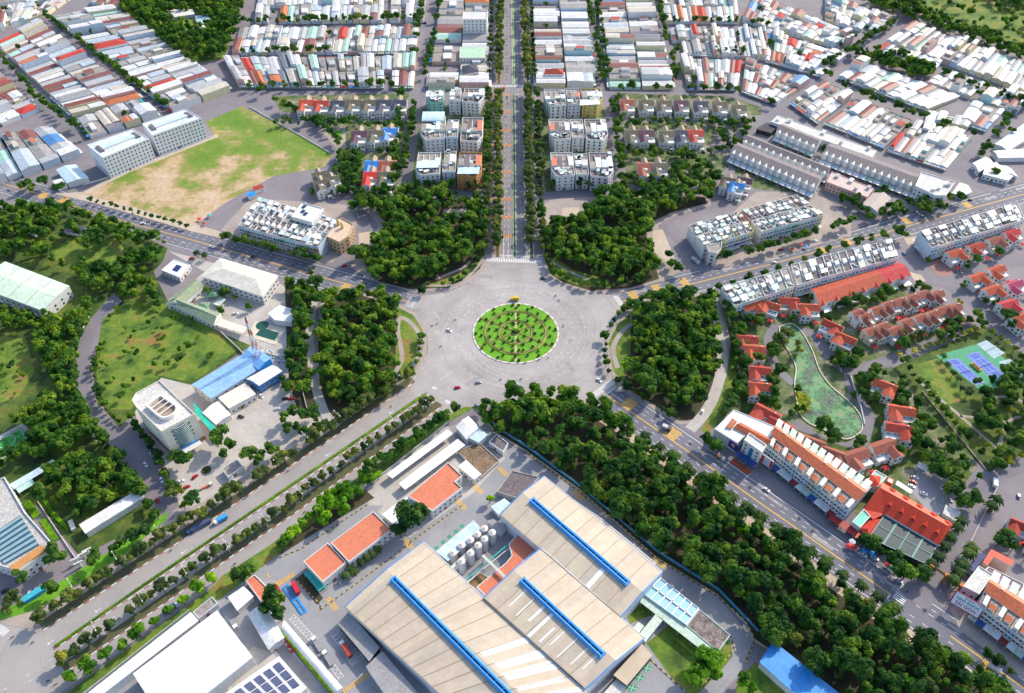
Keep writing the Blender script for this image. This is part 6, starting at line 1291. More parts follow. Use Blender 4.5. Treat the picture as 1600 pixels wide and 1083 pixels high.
for k, (d, s, h, c, lab, i, row, rows, a, b) in enumerate(houses[:300]):
    rn = (', '+ROWN[row]) if rows > 1 else ''
    t = thing('town_house', f'{c[0]} roofed house, {ORD[min(i, 29)]} in {lab}{rn}', 'town house', (*centroid(s), 0), 'metal roofed town houses')
    mw, mr = MB(), MB(); house_geo(mw, mr, s, h, c, a, b); mw.build('wall', t); mr.build('roof', t)
    W = dist(s[0], s[1]); hd = atan2(s[1][1]-s[0][1], s[1][0]-s[0][0])
    if row in (0, rows-1):
        A, B = (s[0], s[1]) if row == 0 else (s[2], s[3]); m = lerp(A, B, .5); cc = centroid(s); n = ((m[0]-cc[0]), (m[1]-cc[1])); L = hypot(*n); n = (n[0]/L, n[1]/L)
        mb = MB(); mb.box((m[0]+n[0]*1.3, m[1]+n[1]*1.3, 2.9), (W*.94, 2.6, .12), hd, AWN[int(a*60) % 6] if a < .8 else [M_red, S_teal, F_blue, S_green][int(b*40) % 4]); mb.build('awning', t)
        mb = MB(); mb.box((m[0], m[1], 0), (W*.6, .2, 2.6), hd, M_metal); mb.build('shutter_door', t)
        if h > 5.5:
            o = t['_o']
            for u in (.28, .72):
                wq = lerp(A, B, u); w = bpy.data.objects.new('window', WM['std']); C.objects.link(w); w.parent = t; w.location = (wq[0]-o[0], wq[1]-o[1], 4); w.rotation_euler = (0, 0, atan2(n[1], n[0])-pi/2)
mw = MB()
for (d, s, h, c, lab, i, row, rows, a, b) in houses[300:]: house_geo(mw, mw, s, h, c, a, b)
o = mw.build('distant_houses'); struct(o, 'stuff'); tag(o, 'mass of metal roofed houses at the top edge beyond the nearer streets', 'houses')
print('houses', len(houses))
# ================================================================ TREES
import numpy as np
def leaf_quads(mb, c, rad, n, size, r, mat, squash=.8, flat=.35):
    for _ in range(n):
        z = r.uniform(-.35, 1); a = r.uniform(0, 2*pi); q = (1-min(1, z*z))**.5
        d = Vector((q*cos(a), q*sin(a), z)); p = Vector(c)+Vector((d.x*rad, d.y*rad, d.z*rad*squash))*r.uniform(.82, 1.12)
        nrm = (d+Vector((r.uniform(-1, 1), r.uniform(-1, 1), r.uniform(-.3, 1)))*flat*1.6).normalized()
        t = nrm.cross(Vector((r.uniform(-1, 1), r.uniform(-1, 1), r.uniform(-1, 1)))).normalized(); b = nrm.cross(t); s = size*r.uniform(.6, 1.25)
        pts = [p-t*s*.5-b*s*.35, p+t*s*.15-b*s*.55, p+t*s*.6+b*s*.1, p-t*s*.1+b*s*.55]
        mb.face([tuple(x) for x in pts], mat)
def core(mb, c, rad, r, mat, squash=.75):
    n = 7; m = 4; rings = []
    for i in range(m+1):
        ph = pi*i/m; row = []
        for j in range(n):
            k = rad*r.uniform(.8, .98); a = 2*pi*(j+.5*(i % 2))/n; row.append((c[0]+k*sin(ph)*cos(a), c[1]+k*sin(ph)*sin(a), c[2]+k*cos(ph)*squash))
        rings.append(row)
    for i in range(m):
        for j in range(n): mb.face([rings[i][j], rings[i+1][j], rings[i+1][(j+1) % n], rings[i][(j+1) % n]], mat)
def crown_mesh(seed, R, zc, H, lumps, per, size, mat, cores=True, lump=.42, name='crown'):
    r = random.Random(seed); mb = MB()
    for k in range(lumps):
        a = r.uniform(0, 2*pi) + k*2.4; q = R*(1-lump*.8)*(r.random()**.55) if k else 0; z = zc+H*r.uniform(-.32, .34)*(1-.55*q/R) + (H*.22 if k < 2 else 0)
        lr = R*lump*r.uniform(.75, 1.2); c = (q*cos(a), q*sin(a), z)
        if cores: core(mb, c, lr*.86, r, mat)
        leaf_quads(mb, c, lr, per, size, r, mat)
    return mb.mesh(name)
def trunk_mesh(h, r0, seed, limbs=3):
    r = random.Random(seed); mb = MB(); mb.tube([(0, 0, 0), (.05, .1, h*.5), (0, 0, h)], [r0, r0*.75, r0*.45], M_bark, 7)
    for k in range(limbs): a = 2*pi*k/limbs+r.random(); mb.tube([(0, 0, h*.55), (cos(a)*h*.22, sin(a)*h*.22, h*.85), (cos(a)*h*.36, sin(a)*h*.36, h*1.1)], [r0*.5, r0*.35, r0*.15], M_bark, 5)
    return mb.mesh('trunk')
QUEUE = []
class TP:
    def __init__(s, o, kind): s.p = Proto(o); s.kind = kind
    def place(s, loc, rz, lab, grp, scale): e = dict(p=s, loc=loc, rz=rz, lab=lab, grp=grp, sc=scale); QUEUE.append(e); return e
def ordw(n):
    if n < 30: return ORD[n]
    t, u = divmod(n+1, 10); T = {3: 'thirt', 4: 'fort', 5: 'fift', 6: 'sixt', 7: 'sevent', 8: 'eight', 9: 'ninet'}[t]
    return T+'ieth' if u == 0 else T+'y-'+ORD[u-1]
SEGW = ['near the roundabout', 'opposite the first yellow bars', 'opposite the east park tip', 'opposite the corner building', 'opposite the white hotel', 'opposite the red banners', 'opposite the shop strip', 'opposite the restaurant', 'opposite the far crosswalk', 'near the blue roofed shed', 'at the bottom edge']
def wood_label(e):
    a, b = G(760, 625, 4), G(1590, 1100, 4); p = e['loc']; d = (b[0]-a[0], b[1]-a[1]); L = hypot(*d); s = ((p[0]-a[0])*d[0]+(p[1]-a[1])*d[1])/L; o = ((p[0]-a[0])*-d[1]+(p[1]-a[1])*d[0])/L
    band = 'road side' if o > 4 else ('factory side' if o < -13 else 'middle'); sz = 'tall' if e['sc'][2] > 1.1 else ('low' if e['sc'][2] < .85 else 'mid-sized')
    return f"{sz} {'bright' if e['p'] in FB else 'dark'} wood tree, {band}, {SEGW[max(0, min(10, int(s/L*11)))]}"
def tree_proto(name, cat, crown, trunk):
    t = thing(name, 'tree', 'avenue tree' if 'avenue' in name else 'tree', (0, 0, 0))
    for n, m in (('crown', crown), ('trunk', trunk)): o = bpy.data.objects.new(n, m); C.objects.link(o); o.parent = t
    return TP(t, name)
FT = [tree_proto('broadleaf_tree', 'tree', crown_mesh(10+k, R, zc, H, L, 64, .95, L_forest), trunk_mesh(zc-1, .28, k)) for k, (R, zc, H, L) in enumerate(((4.4, 7.6, 6.5, 11), (3.6, 7.0, 6.5, 9), (5.0, 8.0, 6.5, 13), (3.0, 6.2, 7.0, 8), (3.9, 8.4, 7.5, 10)))]
FB = [tree_proto('broadleaf_tree', 'tree', crown_mesh(30+k, R, zc, H, L, 60, .9, L_bright), trunk_mesh(zc-1, .25, k+9)) for k, (R, zc, H, L) in enumerate(((3.2, 5.2, 5.0, 9), (2.4, 4.2, 4.0, 7)))]
AT = [tree_proto('avenue_tree', 'tree', crown_mesh(50+k, R, zc, H, L, 58, .75, L_avenue, True, .40), trunk_mesh(zc-.5, .18, k+20)) for k, (R, zc, H, L) in enumerate(((2.9, 5.0, 4.2, 9), (2.4, 4.6, 3.8, 7), (3.3, 5.4, 4.4, 10)))]
TT = [tree_proto('garden_tree', 'tree', crown_mesh(70+k, R, zc, H, L, 54, .85, L_town), trunk_mesh(zc-.5, .2, k+30)) for k, (R, zc, H, L) in enumerate(((3.0, 4.6, 4.6, 8), (2.3, 3.9, 3.8, 6), (3.8, 5.2, 5.0, 10)))]
YT = [tree_proto('lime_tree', 'tree', crown_mesh(90, 2.2, 3.4, 3.0, 6, 54, .7, L_yel), trunk_mesh(3, .14, 44))]
def palm_proto():
    r = random.Random(5); mb = MB()
    for k in range(16):
        a = 2*pi*k/16+r.uniform(-.1, .1); el = r.uniform(.1, .9); L = r.uniform(3.2, 4.3); d = Vector((cos(a), sin(a), 0)); s = Vector((-sin(a), cos(a), 0)); pts = []
        for i in range(6):
            u = i/5; pts.append(Vector((0, 0, 7.2))+d*L*u+Vector((0, 0, el*2.2*u-3.4*u*u)))
        for i in range(5):
            w0, w1 = .75*sin(pi*(.12+.8*i/5)), .75*sin(pi*(.12+.8*(i+1)/5)); up = Vector((0, 0, .22))
            for sg in (-1, 1): mb.face([tuple(pts[i]), tuple(pts[i+1]), tuple(pts[i+1]+s*sg*w1-up*w1*1.3), tuple(pts[i]+s*sg*w0-up*w0*1.3)], L_palm)
    t = thing('palm_tree', 'palm', 'palm tree', (0, 0, 0)); o = bpy.data.objects.new('fronds', mb.mesh('fronds')); C.objects.link(o); o.parent = t
    mb = MB(); mb.tube([(0, 0, 0), (.2, 0, 3.5), (0, 0, 7.2)], [.3, .22, .2], M_bark, 7); o = bpy.data.objects.new('trunk', mb.mesh('trunk')); C.objects.link(o); o.parent = t; return TP(t, 'palm_tree')
PALM = palm_proto()
mbs_ = MB(); rr_ = random.Random(3); core(mbs_, (0, 0, .75), .8, rr_, L_town, .9); leaf_quads(mbs_, (0, 0, .75), .8, 40, .45, rr_, L_town)
sh = bpy.data.objects.new('clipped_shrub', mbs_.mesh('clipped_shrub')); C.objects.link(sh); tag(sh, 'round clipped shrub on the roundabout lawn', 'shrub', 'round shrubs on the roundabout')
FOOT = []   # footprints that trees must avoid
for t in ALLT:
    if t['category'] in ('tree', 'palm tree', 'football pitch'): continue
    for ch in t.children:
        if ch.name.split('.')[0] == 'wall' and ch.type == 'MESH':
            o = t['_o']; xs = [v.co.x+o[0] for v in ch.data.vertices]; ys = [v.co.y+o[1] for v in ch.data.vertices]; n = len(ch.data.vertices)
            FOOT.append((min(xs), max(xs), min(ys), max(ys), [(v.co.x+o[0], v.co.y+o[1]) for v in ch.data.vertices if v.co.z < .3][::2]))
GRID = {}
for f in FOOT:
    for gx in range(int(f[0]//20), int(f[1]//20)+1):
        for gy in range(int(f[2]//20), int(f[3]//20)+1): GRID.setdefault((gx, gy), []).append(f)
def blocked(p):
    for f in GRID.get((int(p[0]//20), int(p[1]//20)), ()):
        if f[0]-.5 < p[0] < f[1]+.5 and f[2]-.5 < p[1] < f[3]+.5 and (len(f[4]) < 3 or inside(p, f[4])): return True
    return False
def scatter(px, sp, z, seed, holes=(), jit=.42, prob=1.0, free=True):
    P = GP(px, z); H = [GP(h, z) for h in holes]; r = random.Random(seed); out = []
    x0, x1 = min(p[0] for p in P), max(p[0] for p in P); y0, y1 = min(p[1] for p in P), max(p[1] for p in P); j = 0; y = y0
    while y < y1:
        x = x0+(sp/2 if j % 2 else 0)
        while x < x1:
            q = (x+r.uniform(-jit, jit)*sp, y+r.uniform(-jit, jit)*sp); x += sp
            if r.random() < prob and inside(q, P) and not any(inside(q, h) for h in H) and not (free and blocked(q)): out.append(q)
        y += sp*.87; j += 1
    return out
r = random.Random(77); forest = []; town = []
def add_forest(pts, lab, grp, protos, s0=.7, s1=1.4):
    for p in pts: forest.append((dist((0, 0), p), p, lab, grp, protos, r.uniform(s0, s1), r.random()))
FBm = FT+FT+FT+[FT[2], FB[0], AT[2]]
add_forest(scatter([(748, 640), (800, 620), (850, 612), (915, 628), (970, 660), (1090, 748), (1190, 820), (1300, 900), (1365, 950), (1400, 960), (1410, 985), (1480, 1015), (1560, 1065), (1630, 1115), (1310, 1120), (1236, 1030), (1180, 990), (1168, 966), (1122, 920), (1028, 862), (908, 756), (824, 694), (770, 672), (746, 655)], 6.8, 4, 1), 'dark green tree in the dense wood between the factory and the diagonal road', 'trees of the wood beside the factory', FBm, .7, 1.45)
add_forest(scatter([(504, 470), (530, 458), (560, 455), (622, 474), (616, 552), (628, 580), (548, 636), (517, 636), (503, 590), (499, 535)], 6.6, 4, 2, [[(540, 498), (562, 500), (560, 514), (540, 512)], [(530, 575), (545, 570), (550, 585), (535, 590)]]), 'dark green tree in the park wood just west of the roundabout', 'trees of the west park', FBm)
add_forest(scatter([(993, 472), (1050, 460), (1106, 458), (1118, 480), (1130, 525), (1124, 580), (1085, 640), (1064, 645), (975, 592), (988, 550), (988, 505)], 6.6, 4, 3), 'dark green tree in the park wood just east of the roundabout', 'trees of the east park', FBm)
add_forest(scatter([(160, 500), (195, 472), (262, 478), (345, 525), (368, 545), (300, 592), (250, 585), (205, 635), (172, 635), (155, 600), (152, 560)], 9, 1, 71, prob=.5)+scatter([(-30, 530), (40, 535), (52, 580), (30, 615), (-30, 640)], 8, 1, 72, prob=.5), 'low bush on the overgrown field', 'bushes of the overgrown field', FB, .3, .7)
add_forest(scatter([(585, 432), (640, 444), (700, 440), (726, 424), (752, 405), (757, 318), (700, 300), (600, 300), (560, 302), (550, 325), (590, 332), (608, 345), (600, 368), (578, 388), (566, 402)], 6.8, 4, 4, [[(690, 318), (732, 318), (732, 342), (688, 342)], [(648, 330), (672, 322), (678, 336), (640, 345)], [(660, 452), (682, 432), (720, 412), (742, 398), (760, 400), (740, 432), (700, 450)]]), 'dark green tree in the park wood northwest of the roundabout', 'trees of the northwest park', FBm)
add_forest(scatter([(856, 400), (864, 420), (885, 435), (925, 447), (985, 440), (1030, 425), (1014, 372), (1012, 345), (1050, 325), (1120, 310), (1115, 296), (1050, 290), (990, 300), (935, 300), (915, 340), (875, 346), (852, 350)], 6.8, 4, 5, [[(876, 316), (908, 316), (908, 345), (876, 345)], [(940, 350), (962, 345), (965, 358), (945, 362)], [(850, 392), (866, 396), (890, 414), (945, 432), (950, 455), (890, 446), (856, 420)]]), 'dark green tree in the park wood northeast of the roundabout', 'trees of the northeast park', FBm)
add_forest(scatter([(447, 436), (500, 450), (505, 470), (486, 480), (482, 540), (487, 600), (478, 640), (468, 600), (452, 585), (450, 540), (470, 500)], 6.5, 4, 6), 'dark tree in the belt between pool yard and park path', 'trees of the belt behind the yard', FT+FB)
W1 = [(-40, 330), (30, 322), (110, 320), (150, 340), (200, 358), (245, 378), (250, 400), (230, 430), (255, 465), (200, 470), (178, 455), (130, 455), (118, 425), (60, 405), (-40, 400)]
add_forest(scatter(W1, 7.6, 4, 7, [[(88, 375), (120, 368), (185, 372), (205, 388), (190, 405), (130, 418), (85, 410)], [(90, 332), (150, 340), (150, 360), (95, 356)]], prob=.85), 'leafy tree around the overgrown gardens south of the northwest road', 'trees of the overgrown gardens', FT+TT+FB)
add_forest(scatter([(-40, 480), (30, 488), (70, 500), (110, 480), (140, 470), (155, 470), (128, 520), (112, 560), (118, 620), (148, 680), (135, 690), (40, 725), (-40, 740), (-40, 700), (30, 650), (60, 640), (90, 600), (60, 555), (50, 520), (-40, 512)], 6.6, 4, 8, [[(40, 655), (60, 680), (-40, 750), (-60, 710)], [(85, 480), (135, 470), (120, 500), (90, 505)]]), 'dark tree in the wood left of the curved lane', 'trees of the wood beside the curved lane', FT)
add_forest(scatter([(90, 725), (130, 710), (180, 725), (215, 770), (190, 775), (130, 815), (85, 790), (70, 745)], 7, 4, 9), 'dark tree in the grove above the long white shed at lower left', 'trees of the grove above the white shed', FT)
add_forest(scatter([(300, -15), (385, -20), (380, 20), (365, 60), (350, 88), (325, 92), (300, 85), (275, 72), (240, 55), (232, 35), (190, 18), (185, -15)], 7.5, 4, 10, [[(255, 22), (300, 15), (330, 30), (325, 50), (300, 45), (260, 32)]]), 'dark tree in the wood at the upper left beyond the town', 'trees of the upper left wood', FT)
add_forest(scatter([(1440, -20), (1480, 10), (1540, 38), (1650, 75), (1650, -20)], 10, 4, 11, prob=.38)+scatter([(1520, -20), (1560, 8), (1650, 20), (1650, -20)], 8, 4, 112, prob=.7)+scatter([(1340, 0), (1400, 22), (1450, 38), (1530, 68), (1610, 100), (1610, 86), (1530, 50), (1440, 12), (1390, -10)], 7, 4, 111), 'dark tree edging the green meadow at the upper right', 'trees of the upper right meadow', FT)
add_forest(scatter([(1330, 82), (1390, 92), (1450, 108), (1465, 122), (1430, 120), (1340, 92)], 7, 4, 12), 'dark tree in the belt crossing the upper right houses', 'trees of the belt between the right houses', FT)
forest.sort(key=lambda e: e[0])
for d, p, lab, grp, pr, s, u in forest[:330]:
    e = pr[int(u*len(pr))].place((p[0], p[1], .12), u*40, lab, grp, (s, s, s*(.9+.25*((u*7) % 1)))); e['wood'] = 'factory and' in lab
# the rest of the woods as one object of real leaf meshes
def to_np(me):
    v = np.empty(len(me.vertices)*3, np.float32); me.vertices.foreach_get('co', v); v = v.reshape(-1, 3); fl = [tuple(p.vertices) for p in me.polygons]; return v, np.array([f for f in fl], np.int32)
LT = [to_np(crown_mesh(200+k, R, zc, H, L, 40, 1.15, L_forest)) for k, (R, zc, H, L) in enumerate(((4.4, 7.6, 6.5, 9), (3.6, 7.0, 6.5, 8), (4.8, 8.0, 6.5, 10), (3.2, 6.4, 7.0, 7)))]
def mass(name, pts, label, mat):
    V = []; Fq = []; k = 0
    for p, s, u in pts:
        v, f = LT[int(u*4) % 4]; a = u*50; ca, sa = cos(a), sin(a); w = np.empty_like(v)
        w[:, 0] = (v[:, 0]*ca-v[:, 1]*sa)*s+p[0]; w[:, 1] = (v[:, 0]*sa+v[:, 1]*ca)*s+p[1]; w[:, 2] = v[:, 2]*s; V.append(w); Fq.append(f+k); k += len(v)
    V = np.concatenate(V); Fq = np.concatenate(Fq); me = bpy.data.meshes.new(name); me.vertices.add(len(V)); me.vertices.foreach_set('co', V.ravel()); me.loops.add(Fq.size); me.loops.foreach_set('vertex_index', Fq.ravel())
    me.polygons.add(len(Fq)); me.polygons.foreach_set('loop_start', np.arange(0, Fq.size, 4, dtype=np.int32)); me.polygons.foreach_set('loop_total', np.full(len(Fq), 4, np.int32)); me.update(); me.materials.append(mat)
    o = bpy.data.objects.new(name, me); C.objects.link(o); struct(o, 'stuff'); tag(o, label, 'trees'); return o
mass('woodland', [(p, s, u) for d, p, lab, grp, pr, s, u in forest[330:]], 'farther park and edge woods read as one dark green canopy', L_forest)
# avenue rows
def row(pxa, pxb, step, protos, lab, grp, s0=.85, s1=1.15, jit=.5, skip=(), z=.15):
    P = GP([pxa, pxb]) if not isinstance(pxa, list) else GP(pxa); k = 0
    for x, y, h in along(P, step, step*.4):
        k += 1
        if r.random() < .06: continue
        o = protos[r.randrange(len(protos))].place((x+r.uniform(-jit, jit), y+r.uniform(-jit, jit), z), r.uniform(0, 6), lab, grp, (r.uniform(s0, s1),)*3)
row((778, 395), (779, 146), 5.4, AT, 'olive avenue tree in the left median row of the north boulevard, near half', 'left median trees of the north boulevard', 1.45, 1.85)
row((780, 130), (781.5, -30), 6.5, AT, 'olive avenue tree in the left median row of the north boulevard, far half', 'left median trees of the north boulevard far', 1.55, 2.0)
row((829.5, 390), (825.5, 148), 5.4, AT, 'olive avenue tree in the right median row of the north boulevard, near half', 'right median trees of the north boulevard', 1.5, 1.9)
row((824, 130), (817, -30), 6.5, AT, 'olive avenue tree in the right median row of the north boulevard, far half', 'right median trees of the north boulevard far', 1.55, 2.0)
row((758, 400), (764, 150), 8, TT[:2]+AT, 'tree on the left pavement of the north boulevard', 'left pavement trees of the north boulevard', 1.3, 1.7)
row((848, 400), (839, 150), 8, TT[:2]+AT, 'tree on the right pavement of the north boulevard', 'right pavement trees of the north boulevard', 1.3, 1.7)
row((765, 130), (769, -20), 12, TT[:2], 'small far tree on the left pavement of the north boulevard', 'far left pavement trees')
row((836, 130), (829, -20), 12, TT[:2], 'small far tree on the right pavement of the north boulevard', 'far right pavement trees')
row([(644, 594), (520, 674), (400, 758), (290, 826), (66, 976)], None, 6.0, AT, 'grey green avenue tree in the upper verge of the southwest boulevard', 'upper verge trees of the southwest boulevard', 1.2, 1.7, .8)
row([(680, 630), (545, 724), (400, 832), (245, 934), (98, 1040)], None, 6.0, AT, 'grey green avenue tree in the lower median of the southwest boulevard', 'lower median trees of the southwest boulevard', 1.0, 1.4, .8)
row([(715, 648), (650, 694), (560, 752), (470, 828)], None, 5.5, FB+TT[:1], 'bright green tree along the factory fence beside the service road', 'trees along the factory fence', 1.1, 1.5)
row([(345, 905), (270, 958), (190, 1020), (100, 1075)], None, 8.5, FB, 'bright green tree between service road and the white warehouse', 'trees beside the white warehouse', 1.2, 1.7)
row([(205, 655), (240, 705), (265, 755), (292, 800)], None, 5.2, TT, 'garden tree in the row beside the cream tower drive', 'trees beside the cream tower', .9, 1.15)
row([(140, 500), (118, 560), (122, 620), (150, 675), (190, 725), (225, 780), (248, 812)], None, 3.8, TT+FB, 'tree hugging the left side of the curved lane', 'trees lining the curved lane left', 1.0, 1.3)
row([(160, 540), (148, 590), (165, 640), (190, 665)], None, 5, TT, 'tree hugging the right side of the curved lane', 'trees lining the curved lane right', .7, .95)
row([(120, 340), (200, 358), (262, 385)], None, 6, TT, 'tree along the south pavement of the northwest road', 'trees south of the northwest road', .6, .8)
row([(140, 316), (215, 336), (300, 360)], None, 7, TT[:2]+FB[1:], 'small tree on the field side of the northwest road', 'trees on the field edge', .55, .8)
row([(350, 378), (430, 398), (510, 416)], None, 9, TT, 'dark tree before the shops of the northwest terrace', 'trees before the northwest terrace', 1.2, 1.5)
row([(1110, 412), (1180, 400), (1290, 366), (1330, 352)], None, 9, TT, 'dark tree before the shops of the northeast terrace', 'trees before the northeast terrace', 1.2, 1.5)
row([(1110, 458), (1160, 448), (1230, 428), (1290, 400), (1400, 370)], None, 13, TT[:2], 'round tree behind the white terrace along the northeast road', 'trees along the northeast road', 1.2, 1.45)
row([(660, 528), (655, 560), (642, 585), (600, 605), (560, 632), (545, 650)], None, 6, TT, 'park tree at the kerb of the west park', 'kerb trees of the west park', .7, .95)
row([(950, 590), (944, 560), (946, 525), (962, 500), (985, 478), (1010, 468)], None, 6.5, TT, 'park tree at the kerb of the east park', 'kerb trees of the east park', .85, 1.1)
row([(958, 598), (1000, 622), (1050, 655)], None, 7, TT, 'park tree beside the crosswalk pavement of the east park', 'pavement trees of the east park', .9, 1.1)
row([(752, 400), (740, 425), (700, 448), (650, 450), (610, 440)], None, 6.5, TT+AT[:1], 'park tree at the kerb of the northwest park', 'kerb trees of the northwest park', .75, .95)
row([(853, 405), (865, 430), (905, 450), (955, 452), (1010, 440)], None, 6, TT+AT[:1], 'park tree at the kerb of the northeast park', 'kerb trees of the northeast park', .85, 1.1)
row([(1130, 470), (1145, 520), (1150, 570), (1148, 620), (1128, 655)], None, 7, TT+FB, 'tree on the grass strip outside the villa wall', 'trees outside the villa wall', .9, 1.25)
row([(1400, 560), (1440, 548), (1500, 528), (1535, 515)], None, 5.5, YT, 'yellow green tree fringing the tennis lawn on its road side', 'lime trees beside the tennis road', .9, 1.2)
row([(1545, 520), (1580, 548), (1610, 575)], None, 6, YT, 'yellow green tree along the far side of the pale courts', 'lime trees beyond the courts', .9, 1.2)
row([(1405, 568), (1460, 630), (1530, 712)], None, 6, TT+FB, 'tree along the lane between scrub and tennis park', 'trees along the park lane', .7, 1.0)
# palms
for k, (a, b, n) in enumerate((((965, 645), (1235, 838), 13), ((1245, 838), (1400, 945), 7), ((1410, 985), (1540, 1070), 6))):
    for i in range(n):
        x = a[0]+(b[0]-a[0])*i/(n-1); y = a[1]+(b[1]-a[1])*i/(n-1); p = G(x-1, y+2, 8); PALM.place((p[0]+r.uniform(-1, 1), p[1]+r.uniform(-1, 1), .1), r.uniform(0, 6), 'palm tree at the sandy wood edge beside the diagonal road', 'palms at the wood edge', (r.uniform(1.0, 1.3),)*3)
for x, y, lab in [(1505, 812, 'palm'), (1497, 822, ''), (1487, 838, ''), (1478, 852, ''), (1468, 868, ''), (1458, 880, ''), (1450, 890, '')]: p = G(x, y, 7); PALM.place((*p, 0), r.uniform(0, 6), 'palm tree in the row beside the red restaurant hall', 'palms beside the restaurant hall', (1.05,)*3)
for x, y in [(1512, 865), (1507, 875), (1497, 890), (1490, 903), (1482, 915), (1550, 790), (1542, 800)]: p = G(x, y); PALM.place((*p, 0), r.uniform(0, 6), 'palm tree on the island of the gate road', 'palms of the gate road', (1.15,)*3)
for x, y in [(565, 885), (575, 878), (583, 872), (592, 864), (550, 893), (555, 900), (541, 905)]: p = G(x, y); PALM.place((*p, 0), r.uniform(0, 6), 'palm tree behind the cream factory office', 'palms behind the factory office', (.75,)*3)
for x, y in [(45, 470), (57, 474), (100, 440), (322, 398), (310, 395)]: p = G(x, y+8); PALM.place((*p, 0), r.uniform(0, 6), 'palm tree beside a building on the left side', 'palms on the left side', (.9,)*3)
for x, y in [(1478, 575), (1487, 588), (1495, 597), (1500, 612), (1510, 620), (1472, 562)]: p = G(x, y); PALM.place((*p, 0), r.uniform(0, 6), 'palm tree between the sports lawn and the blue tennis court', 'palms beside the tennis court', (.7,)*3)
# single trees and groves of the quarters
def grove(px, sp, seed, lab, prob=.7, protos=None, s=(.95, 1.45), z=3):
    for p in scatter(px, sp, z, seed, prob=prob): town.append((dist((0, 0), p), p, lab, protos or TT, r.uniform(*s), r.random()))
grove([(1205, 700), (1290, 735), (1300, 760), (1250, 740)], 6, 1, 'tree behind the tiled roof of the shop strip')
grove([(1138, 520), (1160, 505), (1165, 560), (1175, 600), (1160, 625), (1150, 580)], 6, 91, 'tree in the gardens beside the east villa wall', .8)
grove([(1195, 540), (1215, 545), (1222, 600), (1205, 620), (1200, 580)], 6, 92, 'tree between the villas and the left pond bank', .8)
grove([(1395, 620), (1435, 625), (1440, 700), (1425, 700), (1420, 650), (1400, 640)], 6, 93, 'tree behind the two large pond villas', .8)
grove([(1330, 700), (1345, 690), (1345, 720), (1330, 740), (1315, 735)], 6, 94, 'tree beside the brown red courtyard villa', .8)
grove([(1155, 590), (1210, 600), (1225, 640), (1190, 640), (1160, 630)], 6.5, 2, 'tree between the pond bank villas and the shop strip')
grove([(1222, 600), (1250, 600), (1258, 650), (1235, 665)], 7, 3, 'tree on the left bank of the lily pond')
grove([(1195, 505), (1235, 510), (1250, 545), (1225, 580), (1205, 560)], 7, 4, 'tree around the head of the lily pond', .6, AT)
grove([(1290, 548), (1345, 548), (1352, 572), (1325, 585), (1300, 575)], 6, 5, 'clipped dark tree on the villa mound at the road bend', .9)
grove([(1328, 588), (1370, 575), (1410, 590), (1420, 640), (1395, 640), (1345, 630)], 6, 6, 'dark tree on the mound around the single orange villa', .8)
grove([(1420, 640), (1450, 650), (1530, 745), (1525, 790), (1500, 800), (1440, 720), (1395, 740), (1390, 715)], 7, 7, 'tree in the scrub between large villas and car park', .75, TT+FB)
grove([(1140, 490), (1195, 490), (1205, 510), (1175, 515), (1150, 510)], 6, 8, 'tree at the near corner of the white terrace')
grove([(1395, 520), (1440, 515), (1530, 490), (1540, 510), (1450, 535), (1400, 545)], 6.5, 9, 'tree hedging the brown roofed villas on the tennis side', .8)
grove([(1250, 470), (1330, 450), (1345, 475), (1310, 485)], 6.5, 10, 'tree in the gardens under the orange terrace', .9)
grove([(1340, 460), (1440, 440), (1445, 455), (1345, 480)], 7, 11, 'tree in the lane between orange terrace and brown villas', .85)
grove([(1520, 600), (1600, 560), (1640, 600), (1640, 690), (1560, 735), (1490, 660), (1540, 640)], 7.5, 12, 'tree in the park right of the tennis courts', .7, TT+FB+YT)
grove([(1555, 850), (1600, 830), (1640, 860), (1640, 900), (1590, 870)], 7, 13, 'tree at the right edge beyond the gate road')
grove([(1500, 430), (1560, 470), (1590, 510), (1640, 540), (1600, 530), (1540, 480)], 6.5, 14, 'tree in the gardens of the right edge villas', .8)
grove([(1340, 330), (1400, 320), (1500, 310), (1500, 325), (1400, 340), (1350, 345)], 7, 15, 'tree along the north side of the northeast road', .8)
grove([(1180, 285), (1270, 300), (1330, 330), (1400, 330), (1385, 300), (1300, 310), (1230, 290)], 6.5, 16, 'tree behind the northeast terrace', .8)
grove([(1115, 195), (1180, 190), (1150, 240), (1115, 240)], 7, 95, 'tree on the open lot before the grey terraces', .6)
grove([(545, 235), (575, 240), (560, 290), (545, 300), (520, 270)], 6, 96, 'tree left of the front townhouse pair', .9)
grove([(965, 290), (1130, 285), (1130, 265), (1060, 240), (1045, 270), (970, 275)], 7, 17, 'tree in the gardens right of the front townhouse pair', .75)
for k, (x0, x1, y) in enumerate(((430, 650, 188), (525, 650, 234), (520, 660, 292), (480, 560, 296), (965, 1180, 188), (970, 1110, 236), (960, 1060, 284))):
    grove([(x0, y), (x1, y), (x1, y+10), (x0, y+10)], 6.5, 30+k, 'garden tree in front of the '+['back left townhouse row', 'middle left townhouse row', 'front left townhouse pair', 'lower left townhouse cluster', 'back right townhouse row', 'middle right townhouse row', 'front right townhouse pair'][k], .9, TT[:2]+FB[1:], (.7, 1.15))
